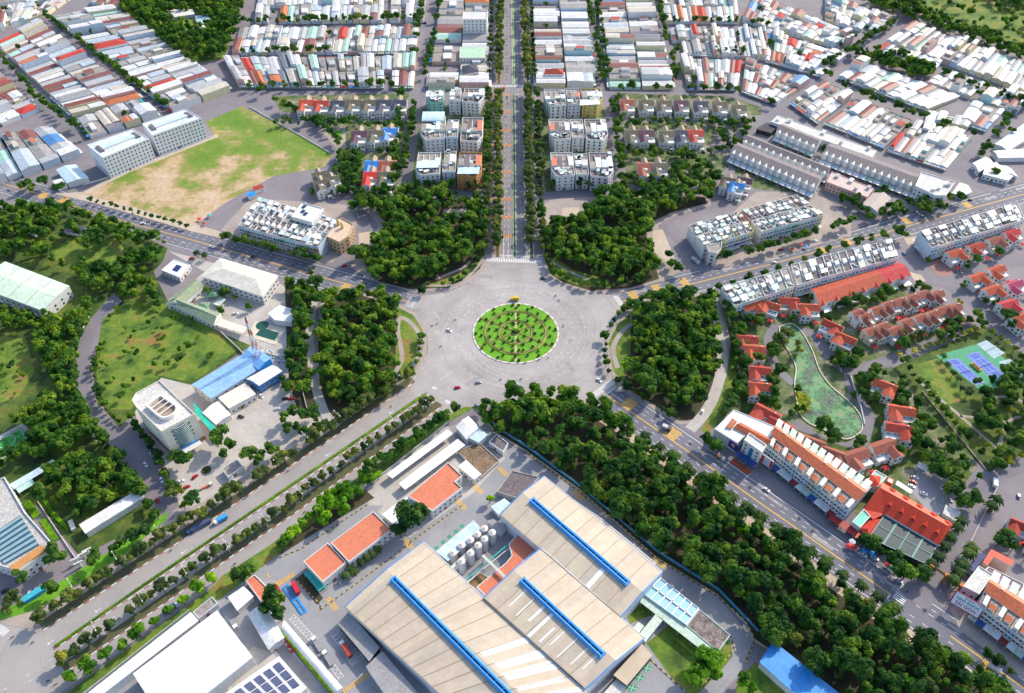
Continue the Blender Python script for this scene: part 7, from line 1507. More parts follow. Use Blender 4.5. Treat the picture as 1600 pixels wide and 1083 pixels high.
for k, (pl, sp, lab) in enumerate(([[(410, 150), (440, 172), (500, 192), (530, 230), (545, 275), (560, 300)], 8, 'tree along the road between vacant field and townhouses'], [[(628, 150), (622, 200), (618, 290)], 7, 'tree on the street left of the apartment pods'], [[(648, 168), (640, 215), (632, 270)], 7, 'tree at the foot of the left apartment pods'], [[(956, 168), (962, 215), (970, 270)], 8, 'tree at the foot of the right apartment pods'], [[(962, 160), (975, 200), (985, 245)], 9, 'tree on the street right of the apartment pods'],
        [[(658, 175), (755, 176)], 7, 'tree between back and middle left pods'], [[(655, 232), (755, 232)], 7, 'tree between middle and front left pods'], [[(650, 298), (750, 300)], 7, 'tree before the front left pod'], [[(858, 296), (950, 296)], 8, 'tree before the front right pod'],
        [[(3, 95), (62, 160), (140, 218)], 9, 'street tree between the two left town blocks'], [[(72, 30), (165, 100), (262, 172)], 6, 'street tree in the second left town street'], [[(190, 20), (270, 78), (355, 142)], 14, 'street tree by the end block of the left town'], [[(120, 180), (205, 160)], 8, 'tree in the garden block behind the slabs'],
        [[(340, 88), (655, 84)], 9, 'street tree before the third house row left of the boulevard'], [[(350, 42), (660, 34)], 7.5, 'street tree behind the second house row left of the boulevard'], [[(665, -10), (652, 60), (640, 135)], 7, 'street tree in the side street left of the boulevard'], [[(688, 0), (680, 60), (662, 130)], 9, 'street tree beside the boulevard block, left'],
        [[(915, -10), (930, 60), (940, 130)], 8, 'street tree beside the boulevard block, right'], [[(930, 0), (942, 60), (950, 130)], 14, 'street tree in the first side street right'], [[(1024, -10), (1038, 60), (1055, 130)], 8, 'street tree in the second side street right'], [[(1035, 38), (1150, 40), (1200, 44)], 9, 'street tree behind the middle right houses'], [[(1055, 86), (1160, 88)], 10, 'street tree before the middle right houses'],
        [[(370, 142), (640, 140)], 12, 'street tree on the cross street left'], [[(965, 145), (1140, 147), (1220, 175)], 12, 'street tree on the cross street right'], [[(1395, 42), (1340, 75), (1262, 125)], 7, 'street tree in the slanting side road'], [[(1330, 84), (1400, 90), (1460, 118), (1540, 150), (1610, 170)], 6, 'tree of the belt between the upper right blocks'], [[(1225, 165), (1310, 192), (1400, 228), (1480, 262)], 13, 'street tree before the shop blocks with red signs'],
        [[(1285, 120), (1338, 152), (1430, 188), (1520, 215)], 8, 'tree between the pale roofed blocks and the shop block'], [[(1350, 180), (1330, 190), (1390, 185)], 6, 'tree at the dark courtyard in the upper right'], [[(1200, 205), (1290, 243), (1440, 300)], 9, 'tree between the grey terrace ranges'], [[(1140, 240), (1200, 270), (1270, 300)], 6, 'tree before the nearest grey terrace range'], [[(1530, 250), (1565, 200), (1620, 150)], 10, 'tree along the far right road'])):
    P = GP(pl)
    for x, y, h in along(P, sp, 2):
        if r.random() < .22: continue
        q = (x+r.uniform(-1.5, 1.5), y+r.uniform(-1.5, 1.5))
        if not blocked(q): town.append((dist((0, 0), q), q, lab, TT, r.uniform(1.1, 1.6), r.random()))
for q in yards: town.append((dist((0, 0), q), q, 'tree in a yard gap among the metal roofed town houses', TT, r.uniform(.8, 1.3), r.random()))
LONE = [(388, 893, 1.2, TT), (375, 898, 1.1, TT), (432, 940, 1.3, FT), (425, 955, 1.1, FT), (438, 962, 1.0, FT), (498, 798, 1.4, FB), (520, 788, 1.5, FB), (545, 778, 1.6, FB), (560, 768, 1.3, FB), (535, 796, 1.3, FB), (508, 812, 1.2, FB), (450, 840, 1.1, FB), (440, 852, 1, TT), (460, 832, 1, FB), (640, 818, 1.5, FT), (660, 802, 1.2, FT), (625, 832, 1, FT),
        (578, 750, 1.1, FB), (590, 742, 1, FB), (765, 778, .9, FB), (1105, 1035, 1.9, FB), (1085, 1058, 1.6, FB), (1112, 1055, 1.5, FB), (1095, 1040, 1.4, FB), (1160, 1062, 1, FB), (1176, 1075, 1, FB), (34, 905, 1.2, FB), (90, 873, 1.2, FB), (70, 776, 1.5, FB), (22, 938, 1.2, AT), (12, 950, 1.3, AT), (82, 922, .9, FB), (148, 876, 1, FB), (178, 862, .9, FB), (190, 852, 1, FB), (210, 842, 1.1, FB), (228, 832, .9, FB), (345, 690, 1.3, FT), (360, 700, 1.2, FT), (352, 712, 1.0, FT), (290, 722, 1.1, FT), (278, 718, 1.0, FT), (392, 715, 1.1, FB), (405, 722, 1, FB), (280, 765, 1.1, YT), (305, 785, 1.1, FB), (268, 770, 1.2, AT),
        (445, 655, 1, FB), (460, 645, 1.1, FB), (475, 652, 1.1, FB), (490, 648, 1, FB), (450, 672, 1, FB), (465, 668, .9, FB), (495, 662, .9, FB), (475, 675, .9, FB), (410, 712, .9, FB), (425, 705, .9, FB), (452, 605, 1.1, TT), (440, 590, 1, TT), (325, 455, 1, TT), (350, 458, 1, TT), (365, 462, .9, TT), (388, 478, 1.1, TT), (345, 484, .9, TT), (485, 425, .8, FB), (425, 440, .7, FB), (395, 436, .6, FB), (150, 375, 1.4, FT), (140, 385, 1.3, FT), (160, 380, 1.2, FT), (8, 322, .8, TT), (38, 292, 1.1, TT), (50, 296, 1, TT), (95, 298, 1.4, TT), (70, 287, 1.3, TT), (45, 286, 1, TT),
        (1363, 852, 1.2, TT), (1350, 848, 1.3, TT), (1375, 862, 1.2, TT), (1395, 876, 1.3, TT), (1415, 898, 1.5, TT), (1440, 898, 1.1, TT), (1400, 890, 1.2, TT), (1103, 688, 1, FB), (1118, 697, 1, TT), (1545, 1020, .8, TT), (1560, 1030, .8, TT), (1580, 1046, .8, TT), (660, 452, .8, TT), (1295, 500, 1, TT), (1238, 500, .9, FB), (1185, 560, .8, FB), (1210, 545, .8, FB), (1285, 665, 1.3, TT), (1302, 686, 1.3, TT), (1345, 690, 1, TT), (1335, 615, 1, TT),
        (1450, 405, .8, TT), (1510, 415, 1.1, TT), (1525, 408, 1.2, TT), (1560, 395, 1, TT), (1500, 470, 1, YT), (1505, 445, .8, FB), (1412, 368, 1, TT), (1350, 400, .9, TT), (560, 405, 1.4, FT), (568, 395, 1.2, FT), (556, 398, 1.1, FB), (1045, 400, .9, FB), (1050, 412, .9, TT), (1060, 420, .8, FB), (700, 322, .9, FB), (905, 352, .8, FT), (1580, 205, 1, TT), (1555, 270, 1, TT)]
import itertools
for k, (x, y, s, pr) in enumerate(LONE):
    side = 'left' if x < 520 else ('middle' if x < 1120 else 'right'); dep = 'lower' if y > 760 else ('central' if y > 520 else 'upper')
    s *= 1.2; p = G(x, y, 5); town.append((dist((0, 0), p)-1000, p, f'single tree standing clear of the woods in the {dep} {side} part', pr, s, r.random()))
town.sort(key=lambda e: e[0])
for d, p, lab, pr, s, u in town:
    q = pr[int(u*len(pr))]; q.place((p[0], p[1], .05), u*40, lab, 'trees: '+lab, (s, s, s))
# nearest 300 of each kind stand as things of their own, the rest of a kind is one mass
far_t = []
for kind in ('broadleaf_tree', 'garden_tree', 'avenue_tree', 'lime_tree', 'palm_tree'):
    L_ = sorted([e for e in QUEUE if e['p'].kind == kind], key=lambda e: hypot(*e['loc'][:2])); keep = L_[:298]; far_t += [(e['loc'], e['sc'][0]*(.72 if kind != 'broadleaf_tree' else .9), (e['rz'] % 1)*.98) for e in L_[298:]]
    for e in keep: e['keep'] = True
K_ = [e for e in QUEUE if e.get('keep')]
for e in K_:
    if e.get('wood'): e['lab'] = wood_label(e)
bylab = {}
for e in K_: bylab.setdefault(e['lab'], []).append(e)
for lab, es in bylab.items():
    nb_ = 'north boulevard' in lab
    es.sort(key=(lambda e: e['loc'][1]) if nb_ else (lambda e: e['loc'][0]/e['loc'][1]))
    for i, e in enumerate(es):
        suf = (', '+ordw(i)+(' from the roundabout' if nb_ else ' from the left')) if 1 < len(es) < 99 else ''
        if len((lab+suf).split()) > 16: suf = ', '+ordw(i) if suf else ''
        o = e['p'].p.place(e['loc'], e['rz'], lab+suf, e['grp'], e['sc'])
for pr in FT+FB+AT+TT+YT+[PALM]:
    if not pr.p.used:
        for c in list(pr.p.o.children): bpy.data.objects.remove(c)
        bpy.data.objects.remove(pr.p.o)
mass('far_street_trees', far_t, 'far small street trees among the town blocks', L_town)
print('forest', len(forest), 'town', len(town))
# shrubs on the roundabout
first = True; nS = [0]
def shrub(x, y, s):
    global first
    o = sh if first else sh.copy(); nS[0] += 1
    if not first: C.objects.link(o)
    first = False; o.location = (x, y, .3); o.scale = (s, s, s); o['label'] = f"round clipped shrub on the roundabout, {RG[0]}, {ordw(nS[0]-1-RG[1])} counter-clockwise"; o['category'] = 'shrub'
RG = ['', 0]
for rad, n in ((R0*.25, 8), (R0*.45, 12), (R0*.62, 16), (R0*.80, 18), (R0*.92, 12)):
    RG[0] = {8: 'innermost ring', 12: 'second ring' if rad < R0*.6 else 'outermost ring', 16: 'third ring', 18: 'fourth ring'}[n]; RG[1] = nS[0]
    for k in range(n): a = 2*pi*(k+.5)/n+rad; shrub(C0[0]+rad*cos(a), C0[1]+rad*sin(a), 1.25)
for a in range(6): shrub(C0[0]+1.1*cos(a), C0[1]+1.1*sin(a), 1.7)
RG[0] = 'beside the central path'; RG[1] = nS[0]
for k in range(7):
    for s in (-1, 1):
        yy = -R0*.9+k*R0*.3; shrub(C0[0]+s*2.2, C0[1]+yy, 1.2)
# hedges
def hedge(px, w, h, lab, mat=None, step=1.1, sm=0, z=.1):
    p = GP(px); p = smooth(p, sm) if sm else p; mb = MB(); rr = random.Random(len(px)*7+int(px[0][0]))
    L, R = ribbon_pts(p, w*.8); 
    for i in range(len(L)-1): mb.prism([tuple(R[i]), tuple(R[i+1]), tuple(L[i+1]), tuple(L[i])], z, z+h*.8, mat or L_bright)
    for x, y, hd in along(p, step): leaf_quads(mb, (x, y, z+h*.45), w*.55, 12, .6, rr, mat or L_bright, h/w*.9)
    return tag(mb.build('hedge', org=(*p[0], 0)), lab, 'hedge')
M_hl = leafmat('hedge_leaves', (.08, .20, .010), (.12, .28, .012), (.20, .36, .02))
hedge([(664, 617), (400, 796), (240, 904), (86, 1011)], 1.5, .8, 'long bright green hedge in the middle of the southwest boulevard', M_hl)
hedge([(804.5, 400), (803, 147)], 1.2, .7, 'low green hedge in the centre strip of the north boulevard', M_hl)
hedge([(440, 985), (475, 1030), (520, 1085)], 1.6, 1.2, 'dark hedge between barrel shelter and drum yard', M_hl)
hedge([(63, 770), (85, 805)], 2.5, 1.5, 'clipped hedge strip beside the louvred office, farther', L_bright); hedge([(88, 808), (108, 828)], 2.5, 1.5, 'clipped hedge strip beside the louvred office, nearer', L_bright)
hedge([(42, 785), (58, 808)], 5, .6, 'lawn hedge at the wall of the louvred office', M_hl); hedge([(66, 812), (88, 845)], 4, .6, 'second lawn hedge at the wall of the louvred office', M_hl)
# ================================================================ POND, COURTS
def pond():
    px = [(1218, 512), (1236, 507), (1252, 520), (1268, 548), (1280, 580), (1298, 605), (1325, 628), (1343, 650), (1346, 670), (1335, 682), (1318, 686), (1295, 675), (1262, 660), (1248, 640), (1242, 600), (1244, 575), (1232, 548), (1220, 530)]
    p = smooth(GP(px)+[GP(px)[0]], 4)[:-1]; mb = MB(); mb.poly(p, .16, water_mat('lily_water', (.012, .045, .035), [(.03, .10, .04), (.13, .30, .13), (.28, .24, .14)])); struct(mb.build('water'))
    mb = MB(); o = inset(p, -.6); q = ccw(p)
    for i in range(len(q)): j = (i+1) % len(q); mb.prism([q[i], q[j], o[j], o[i]], 0, .8, PW[3])
    tag(mb.build('pond_wall', org=(*q[0], 0)), 'low pale wall curving around the lily pond', 'wall')
    g = GP([(1244, 612), (1262, 615), (1268, 640), (1252, 648), (1242, 635)]); mb = MB(); rr = random.Random(1)
    for c in scatter([(1244, 612), (1262, 615), (1268, 640), (1252, 648), (1242, 635)], 2.2, 0, 5, free=False): leaf_quads(mb, (*c, .5), 1.5, 22, .8, rr, L_yel)
    struct(mb.build('reed_bed'), 'stuff')
pond()
def court(q, name, lab, surf, line, sur=None, z=.2):
    q = ccw(q)
    if dist(q[0], q[1]) > dist(q[1], q[2]): q = q[1:]+q[:1]
    t = thing(name, lab, 'court', (*centroid(q), 0)); mb = MB(); mb.poly(q, z, surf); mb.build('surface', t); mb = MB(); i = inset(q, .5); W = .11
    f = lambda u, v: lerp(lerp(i[0], i[1], u), lerp(i[3], i[2], u), v)
    for a, b in (((0, 0), (1, 0)), ((0, 1), (1, 1)), ((0, 0), (0, 1)), ((1, 0), (1, 1)), ((.13, 0), (.13, 1)), ((.87, 0), (.87, 1)), ((.13, .23), (.87, .23)), ((.13, .77), (.87, .77)), ((.5, .23), (.5, .77))): ribbon(mb, [f(*a), f(*b)], W, z+.01, line)
    mb.build('court_lines', t); mb = MB(); mb.bar((*f(-.05, .5), 1.2), (*f(1.05, .5), 1.2), .08, .9, M_white); mb.build('net', t)
g_ = paint((.06, .33, .17), .15, .8, .3, 0, .1); b_ = paint((.02, .10, .50), .08, .7, .3, 0, .08); pb = paint((.36, .50, .56), .12, .8, .3, 0, .15)
t = thing('court_ground', 'green hard ground under the blue tennis courts', 'sports ground', (*G(1530, 580), 0)); mb = MB(); mb.prism(GP([(1462, 556), (1532, 536), (1600, 580), (1598, 590), (1535, 613)]), 0, .17, g_); mb.build('slab', t)
court(GP([(1477.5, 563), (1497, 560), (1538, 598), (1524, 603)]), 'tennis_court', 'blue tennis court on green ground, nearer the sports lawn', b_, M_white)
court(GP([(1509, 556), (1527, 549), (1571, 586), (1552.5, 593)]), 'tennis_court', 'blue tennis court on green ground, nearer the pale courts', b_, M_white)
court(GP([(1526, 538), (1541, 532), (1570, 552), (1553, 561)]), 'badminton_court', 'pale bleached court beyond the tennis courts, farther', pb, M_white, z=.24)
court(GP([(1560, 566), (1578, 561), (1600, 583), (1582, 590)]), 'badminton_court', 'pale bleached court beyond the tennis courts, nearer', pb, M_white, z=.24)
mb = MB(); a, b = G(1517, 569), G(1531, 581); mb.bar((*a, .9), (*b, .9), 2.2, 1.4, paint((.6, .42, .04), .1)); mb.bar((*lerp(a, b, .1), 1.8), (*lerp(a, b, .9), 1.8), .8, .5, paint((.35, .06, .03), .1)); tag(mb.build('spectator_stand', org=(*a, 0)), 'small yellow and brown stand between the two blue tennis courts', 'stand')
# ================================================================ VEHICLES
def car_proto(col, name, L=4.4, W=1.85, van=False):
    m = paint(col, .03, .3, .5, 0, .04); t = thing('parked_car', name+' car', 'car', (0, 0, 0)); t['_o'] = (0, 0, 0); mb = MB()
    def lofted(secs, mm):
        R = []
        for x, w, z0, z1 in secs: R.append([(x, -w/2, z0), (x, w/2, z0), (x, w/2*.94, z1), (x, -w/2*.94, z1)])
        for a, b in zip(R, R[1:]):
            for i in range(4): j = (i+1) % 4; mb.face([a[i], a[j], b[j], b[i]], mm)
        mb.face(list(reversed(R[0])), mm); mb.face(R[-1], mm)
    h = 1.0 if not van else 1.25
    lofted([(-L/2, W*.86, .35, .75), (-L*.44, W, .25, h*.88), (-L*.1, W, .22, h*.92), (L*.24, W, .22, h*.88), (L*.42, W*.97, .25, h*.74), (L/2, W*.8, .35, .6)], m); mb.build('body', t)
    mb = MB(); x0, x1 = (-.36, .2) if not van else (-.46, .33); rz = 1.5 if not van else 1.95; r_ = [(L*x0, -W*.42, .86), (L*x0, W*.42, .86), (L*x1, W*.42, .86), (L*x1, -W*.42, .86)]; c_ = [(L*(x0+.1), -W*.34, rz), (L*(x0+.1), W*.34, rz), (L*(x1-.13), W*.34, rz), (L*(x1-.13), -W*.34, rz)]
    for i in range(4): j = (i+1) % 4; mb.face([r_[j], r_[i], c_[i], c_[j]], M_glass)
    mb.build('windows', t); mb = MB(); mb.face([(x, y, z) for x, y, z in c_[::-1]], m); k = [(x*1.0, y*1.04, z+.05) for x, y, z in c_[::-1]]; mb.face(k, m); mb.build('roof', t)
    for sx in (-.31, .31):
        for sy in (-1, 1):
            mb = MB(); n = 10; ri = [(L*sx+.33*cos(2*pi*i/n), .33+.33*sin(2*pi*i/n)) for i in range(n)]; ya, yb = sy*W*.5, sy*W*.38
            mb.face([(x, ya, z) for x, z in ri], M_black); [mb.face([(ri[i][0], ya, ri[i][1]), (ri[(i+1) % n][0], ya, ri[(i+1) % n][1]), (ri[(i+1) % n][0], yb, ri[(i+1) % n][1]), (ri[i][0], yb, ri[i][1])], M_black) for i in range(n)]; mb.build('wheel', t)
    for sy in (-1, 1): mb = MB(); mb.box((L*.47, sy*W*.32, .55), (.12, .35, .18), 0, M_white); mb.build('headlight', t)
    return Proto(t)
CARS = {k: car_proto(c, k) for k, c in {'white': (.75, .76, .78), 'red': (.45, .01, .015), 'black': (.02, .02, .03), 'silver': (.35, .37, .4), 'blue': (.03, .10, .35)}.items()}
def car(x, y, deg, col, lab, grp=None):
    o = CARS[col].place((*G(x, y), .06), radians(deg), lab, grp); o['label'] = lab
    if grp is None and 'group' in o: del o['group']
for x, y, d, c, lab in [(702, 517, -35, 'white', 'white car circling left of the roundabout, casting a blue shadow'), (715, 606.5, 15, 'red', 'red car driving below the roundabout towards the boulevard'), (747.5, 598.5, 10, 'silver', 'silver car below the roundabout, right of the red one'), (848.5, 436, -20, 'black', 'dark car leaving the junction before the northeast park'), (936, 595, -45, 'white', 'white car at the crosswalk entering the diagonal road'),
    (224, 350, 170, 'white', 'white car on the northwest road beside the field'), (331, 386.5, -18, 'white', 'white car on the northwest road before the cream school'), (396, 402, -20, 'black', 'dark car on the northwest road before the terrace'), (571.5, 435, -15, 'white', 'white car parked at the edge of the northwest park'), (538, 416, 40, 'red', 'dark red car on the side lane of the northwest park'), (370, 413, -20, 'white', 'white car parked behind the cream school'),
    (1273, 377.5, 15, 'white', 'white car parked before the northeast terrace, left one'), (1307, 369, 15, 'white', 'white car parked before the northeast terrace, right one'), (1220, 391, 15, 'red', 'dark red car before the northeast terrace'), (1209, 411, 12, 'white', 'white car beside the white terrace on the northeast road'), (1418, 366, 10, 'white', 'white car at the plaza corner of the northeast road'), (1516, 313, 20, 'black', 'dark car at the upper right crossing'), (1412, 397, 80, 'blue', 'blue car on the estate entrance road'),
    (1105, 695, -45, 'white', 'first white car parked at the corner building'), (1113, 702, -45, 'white', 'second white car parked at the corner building'), (1097, 644, 62, 'white', 'white car on the east park service path'), (1197, 766, -40, 'white', 'white car on the diagonal road margin before the shop strip'), (1160, 722, -30, 'silver', 'silver car under the hotel canopy'), (1404, 908, -38, 'white', 'white car parked at the crossing corner below the restaurant'), (1348, 868, -35, 'white', 'white car parked under trees before the restaurant, left'), (1367, 873, -35, 'white', 'white car parked under trees before the restaurant, right'),
    (1442, 736, 70, 'white', 'white car at the upper corner of the car park'), (1429, 747, -25, 'white', 'white car above the crimson one in the car park'), (1427, 754, -30, 'red', 'crimson car in the car park'), (1424, 760.5, -30, 'white', 'white car below the crimson one in the car park'), (1460, 745, 60, 'silver', 'silver car half under the long shelter'), (1472, 761, 55, 'white', 'white car with dark windows standing free near the shelter'), (1479, 755, 55, 'white', 'white car tucked against the shelter'), (1443, 772, -30, 'white', 'white car alone in the middle of the car park'), (1483, 782, -40, 'silver', 'silver car at the scrub end of the car park'),
    (1529, 778, 60, 'white', 'white car beside the gate road bushes'), (1591, 776, 60, 'blue', 'dark blue car at the far side of the gate road'), (1547, 797, 60, 'red', 'red car by the palms of the gate road'),
    (238, 711, -40, 'white', 'white car parked beside the cream tower'), (228, 727, -50, 'white', 'white car on the curved lane by the tower trees'), (253, 751, -60, 'white', 'white car on the lane, nearer of two by the forecourt hedge'), (261, 760, -60, 'silver', 'silver car under the yellow tree at the forecourt'), (305, 746, 55, 'red', 'red car alone on the cream tower forecourt'), (292, 762, 35, 'red', 'red car parked by the forecourt sign wall'), (283, 753, 35, 'white', 'white car between hedge and red cars on the forecourt'), (292, 784, 60, 'white', 'white car at the forecourt corner tree'), (247, 783, -40, 'red', 'red car where the curved lane meets the boulevard'),
    (377, 652, -20, 'black', 'black car on the sandy yard beside the sheds'), (409, 620, -45, 'white', 'white car at the blue striped workshop'), (434, 640, 25, 'white', 'white car on the sandy yard'), (456, 624, 15, 'red', 'dark red car at the belt trees, right one'), (446, 624, 15, 'black', 'black car at the belt trees, left one'), (9, 924, 25, 'black', 'dark car at the far left of the lower car park'), (47, 929, 110, 'white', 'first white car beside the blue bus shed'), (57, 924, 110, 'white', 'second white car beside the blue bus shed'), (66, 919, 110, 'white', 'third white car beside the blue bus shed'), (368, 491, 10, 'white', 'white car in the school court'), (300, 405, 20, 'red', 'red car by the small white house'), (15, 297.5, 150, 'silver', 'silver car crossing the big left junction'), (793, 152, 90, 'silver', 'silver car waiting on the north boulevard crossing'), (808, 150, 90, 'white', 'white car on the north boulevard crossing'), (1324, 213, -20, 'white', 'white car on the shop street at upper right'), (623, 292, 20, 'white', 'white car behind the front townhouse pair'), (683, 304, 0, 'white', 'white car on the lane before the front left pod')]: car(x, y, d, c, lab)
def truck(x, y, deg, L, cabc, boxc, lab, flat=False):
    c = G(x, y); t = thing('truck', lab, 'truck', (*c, .05)); a = radians(deg); ca, sa = cos(a), sin(a); P = lambda u, v, z=0: (c[0]+u*ca-v*sa, c[1]+u*sa+v*ca, .05+z); m1, m2 = paint(cabc, .04, .4, .5, 0, .06), paint(boxc, .08, .6, .5, 0, .15)
    mb = MB(); mb.box(P(L/2-1.1, 0, .5), (2.0, 2.3, 2.1), a, m1); mb.build('cab', t); mb = MB(); mb.box(P(L/2-.12, 0, 1.5), (.12, 2.0, .8), a, M_glass); mb.build('windscreen', t)
    mb = MB(); mb.box(P(-1.1, 0, .9), (L-2.5, 2.45, .4 if flat else 2.3), a, m2); mb.build('cargo_bed' if flat else 'cargo_box', t); mb = MB(); mb.box(P(-.4, 0, .55), (L-.8, .9, .35), a, M_black); mb.build('chassis', t)
    for u in (L/2-1.3, -L/2+1.4, -L/2+2.6):
        for v in (-1, 1):
            mb = MB(); q = P(u, v*1.05); n = 10; ring = [(q[0]+.48*cos(2*pi*i/n)*ca, q[1]+.48*cos(2*pi*i/n)*sa, .5+.48*sin(2*pi*i/n)) for i in range(n)]; off = (-sa*.28*v, ca*.28*v, 0); r2 = [(p[0]-off[0], p[1]-off[1], p[2]) for p in ring]; mb.face(ring, M_black); mb.face(r2, M_black)
            for i in range(n): j = (i+1) % n; mb.face([ring[i], ring[j], r2[j], r2[i]], M_black)
            mb.build('wheel', t)
    return t
truck(1086, 410, -50, 8, (.7, .7, .7), (.5, .47, .45), 'grey box truck on the side lane left of the northeast terrace'); truck(1041, 671, -32, 6, (.05, .05, .06), (.55, .52, .5), 'small grey truck on the diagonal road'); truck(1125, 717, -38, 6, (.6, .6, .6), (.4, .2, .15), 'small truck with brown load before the hotel'); truck(1552, 1046, -38, 6, (.75, .75, .75), (.75, .75, .75), 'white van-like truck on the lower diagonal road')
truck(346, 814, 217, 8, (.8, .8, .78), (.03, .35, .75), 'white truck with bright blue load on the southwest boulevard'); truck(312, 825, 217, 14, (.03, .08, .25), (.06, .10, .20), 'long dark blue container truck at the boulevard verge'); truck(115, 824, -55, 7, (.78, .78, .78), (.72, .68, .58), 'white cream box truck in the lane beside the louvred office'); truck(269, 952, 35, 9, (.6, .6, .6), (.06, .14, .22), 'dark green box truck on the service road by the warehouse')
truck(436, 927, 123, 8, (.6, .03, .05), (.55, .01, .03), 'red lorry left of the blue weighbridge'); truck(463, 921, 123, 8, (.6, .03, .05), (.55, .01, .03), 'red lorry right of the blue weighbridge'); truck(541, 1016, 128, 10, (.8, .8, .8), (.42, .06, .03), 'white cab truck with rust red container in the hatched bay'); truck(496, 1008, 128, 9, (.7, .7, .68), (.30, .30, .33), 'grey trailer truck beside the barrel shelter, farther', True); truck(513, 1030, 128, 9, (.7, .7, .68), (.30, .30, .33), 'grey trailer truck beside the barrel shelter, nearer', True); truck(366, 976, -52, 7, (.72, .72, .72), (.25, .27, .32), 'grey flatbed truck beside the white warehouse', True); truck(787, 140, 88, 7, (.7, .7, .7), (.5, .06, .04), 'red and white truck at the north boulevard crossing'); truck(1553, 757, 65, 6.5, (.78, .78, .78), (.75, .75, .75), 'white truck on the side road beyond the scrub')
truck(804.5, 469, 180, 6, (.62, .42, .02), (.65, .45, .02), 'yellow truck at the top rim of the roundabout')
t = thing('weighbridge', 'bright blue weighbridge ramp between the red lorries', 'weighbridge', (*G(460, 932), 0)); a, b = G(446, 917), G(475, 958); mb = MB(); n_ = (b[0]-a[0], b[1]-a[1])
for s in (-1, 1): o = (-n_[1]/hypot(*n_)*1.2*s, n_[0]/hypot(*n_)*1.2*s); mb.bar((a[0]+o[0], a[1]+o[1], .3), (b[0]+o[0], b[1]+o[1], .3), 1.1, .35, F_blue)
mb.build('rails', t); mb = MB()
for u in (0, .25, .5, .75, 1): c = lerp(a, b, u); o = (-n_[1]/hypot(*n_)*1.6, n_[0]/hypot(*n_)*1.6); mb.bar((c[0]-o[0], c[1]-o[1], .32), (c[0]+o[0], c[1]+o[1], .32), .9, .3, F_blue)
mb.build('cross_plates', t)
mb = MB()
for A, B, w in ((G(455, 963), G(492, 1003), 3.2), (G(527, 987), G(560, 1035), 6.5), (G(516, 1036), G(534, 1060), 2.6)):
    L = dist(A, B); h = atan2(B[1]-A[1], B[0]-A[0]); n = (-sin(h), cos(h)); k = int(L/2.2)
    for s in (-1, 1): ribbon(mb, [(A[0]+n[0]*w/2*s, A[1]+n[1]*w/2*s), (B[0]+n[0]*w/2*s, B[1]+n[1]*w/2*s)], .2, .09, M_white)
    for i in range(k): p, q, m = lerp(A, B, i/k), lerp(A, B, (i+1)/k), lerp(A, B, (i+.5)/k); a = (p[0]+n[0]*w/2, p[1]+n[1]*w/2); b = (m[0]-n[0]*w/2, m[1]-n[1]*w/2); c = (q[0]+n[0]*w/2, q[1]+n[1]*w/2); ribbon(mb, [a, b], .16, .093, M_white); ribbon(mb, [b, c], .16, .096, M_white)
mg = paint((.05, .35, .2), .1)
for x, y in ((1011, 1044), (999, 1059), (988, 1075)): c = G(x, y); mb.box((*c, .05), (4.4, 3.2, .05), .5, mg); mb.box((*c, .09), (4.4, .2, .04), 1.1, M_white); mb.box((*c, .09), (4.4, .2, .04), -.3, M_white)
for k in range(5): c = lerp(G(682, 856), G(722, 822), k/4); mb.box((*c, .05), (2.2, 2.2, .05), .6, mg)
struct(mb.build('yard_markings'))
# motorbikes and riders
def bike_proto():
    t = thing('motorbike', 'motorbike', 'motorbike', (0, 0, 0)); mb = MB(); m = paint((.05, .05, .08), .1, .4)
    for x in (-.62, .62):
        mb = MB(); n = 12; ri = [(x+.3*cos(2*pi*i/n), .3+.3*sin(2*pi*i/n)) for i in range(n)]
        for y in (-.05, .05): mb.face([(a, y, z) for a, z in ri], M_black)
        for i in range(n): a, b = ri[i], ri[(i+1) % n]; mb.face([(a[0], -.05, a[1]), (b[0], -.05, b[1]), (b[0], .05, b[1]), (a[0], .05, a[1])], M_black)
        mb.build('wheel', t)
    mb = MB(); mb.tube([(-.75, 0, .65), (-.2, 0, .6), (.2, 0, .45), (.5, 0, .7), (.55, 0, .95)], [.08, .17, .14, .1, .06], m, 7); mb.build('frame', t)
    mb = MB(); mb.box((-.3, 0, .72), (.7, .26, .1), 0, M_black); mb.build('seat', t); mb = MB(); mb.bar((.5, -.33, 1.02), (.5, .33, 1.02), .05, .05, M_metal); mb.build('handlebar', t); return Proto(t)
BIKE = bike_proto()
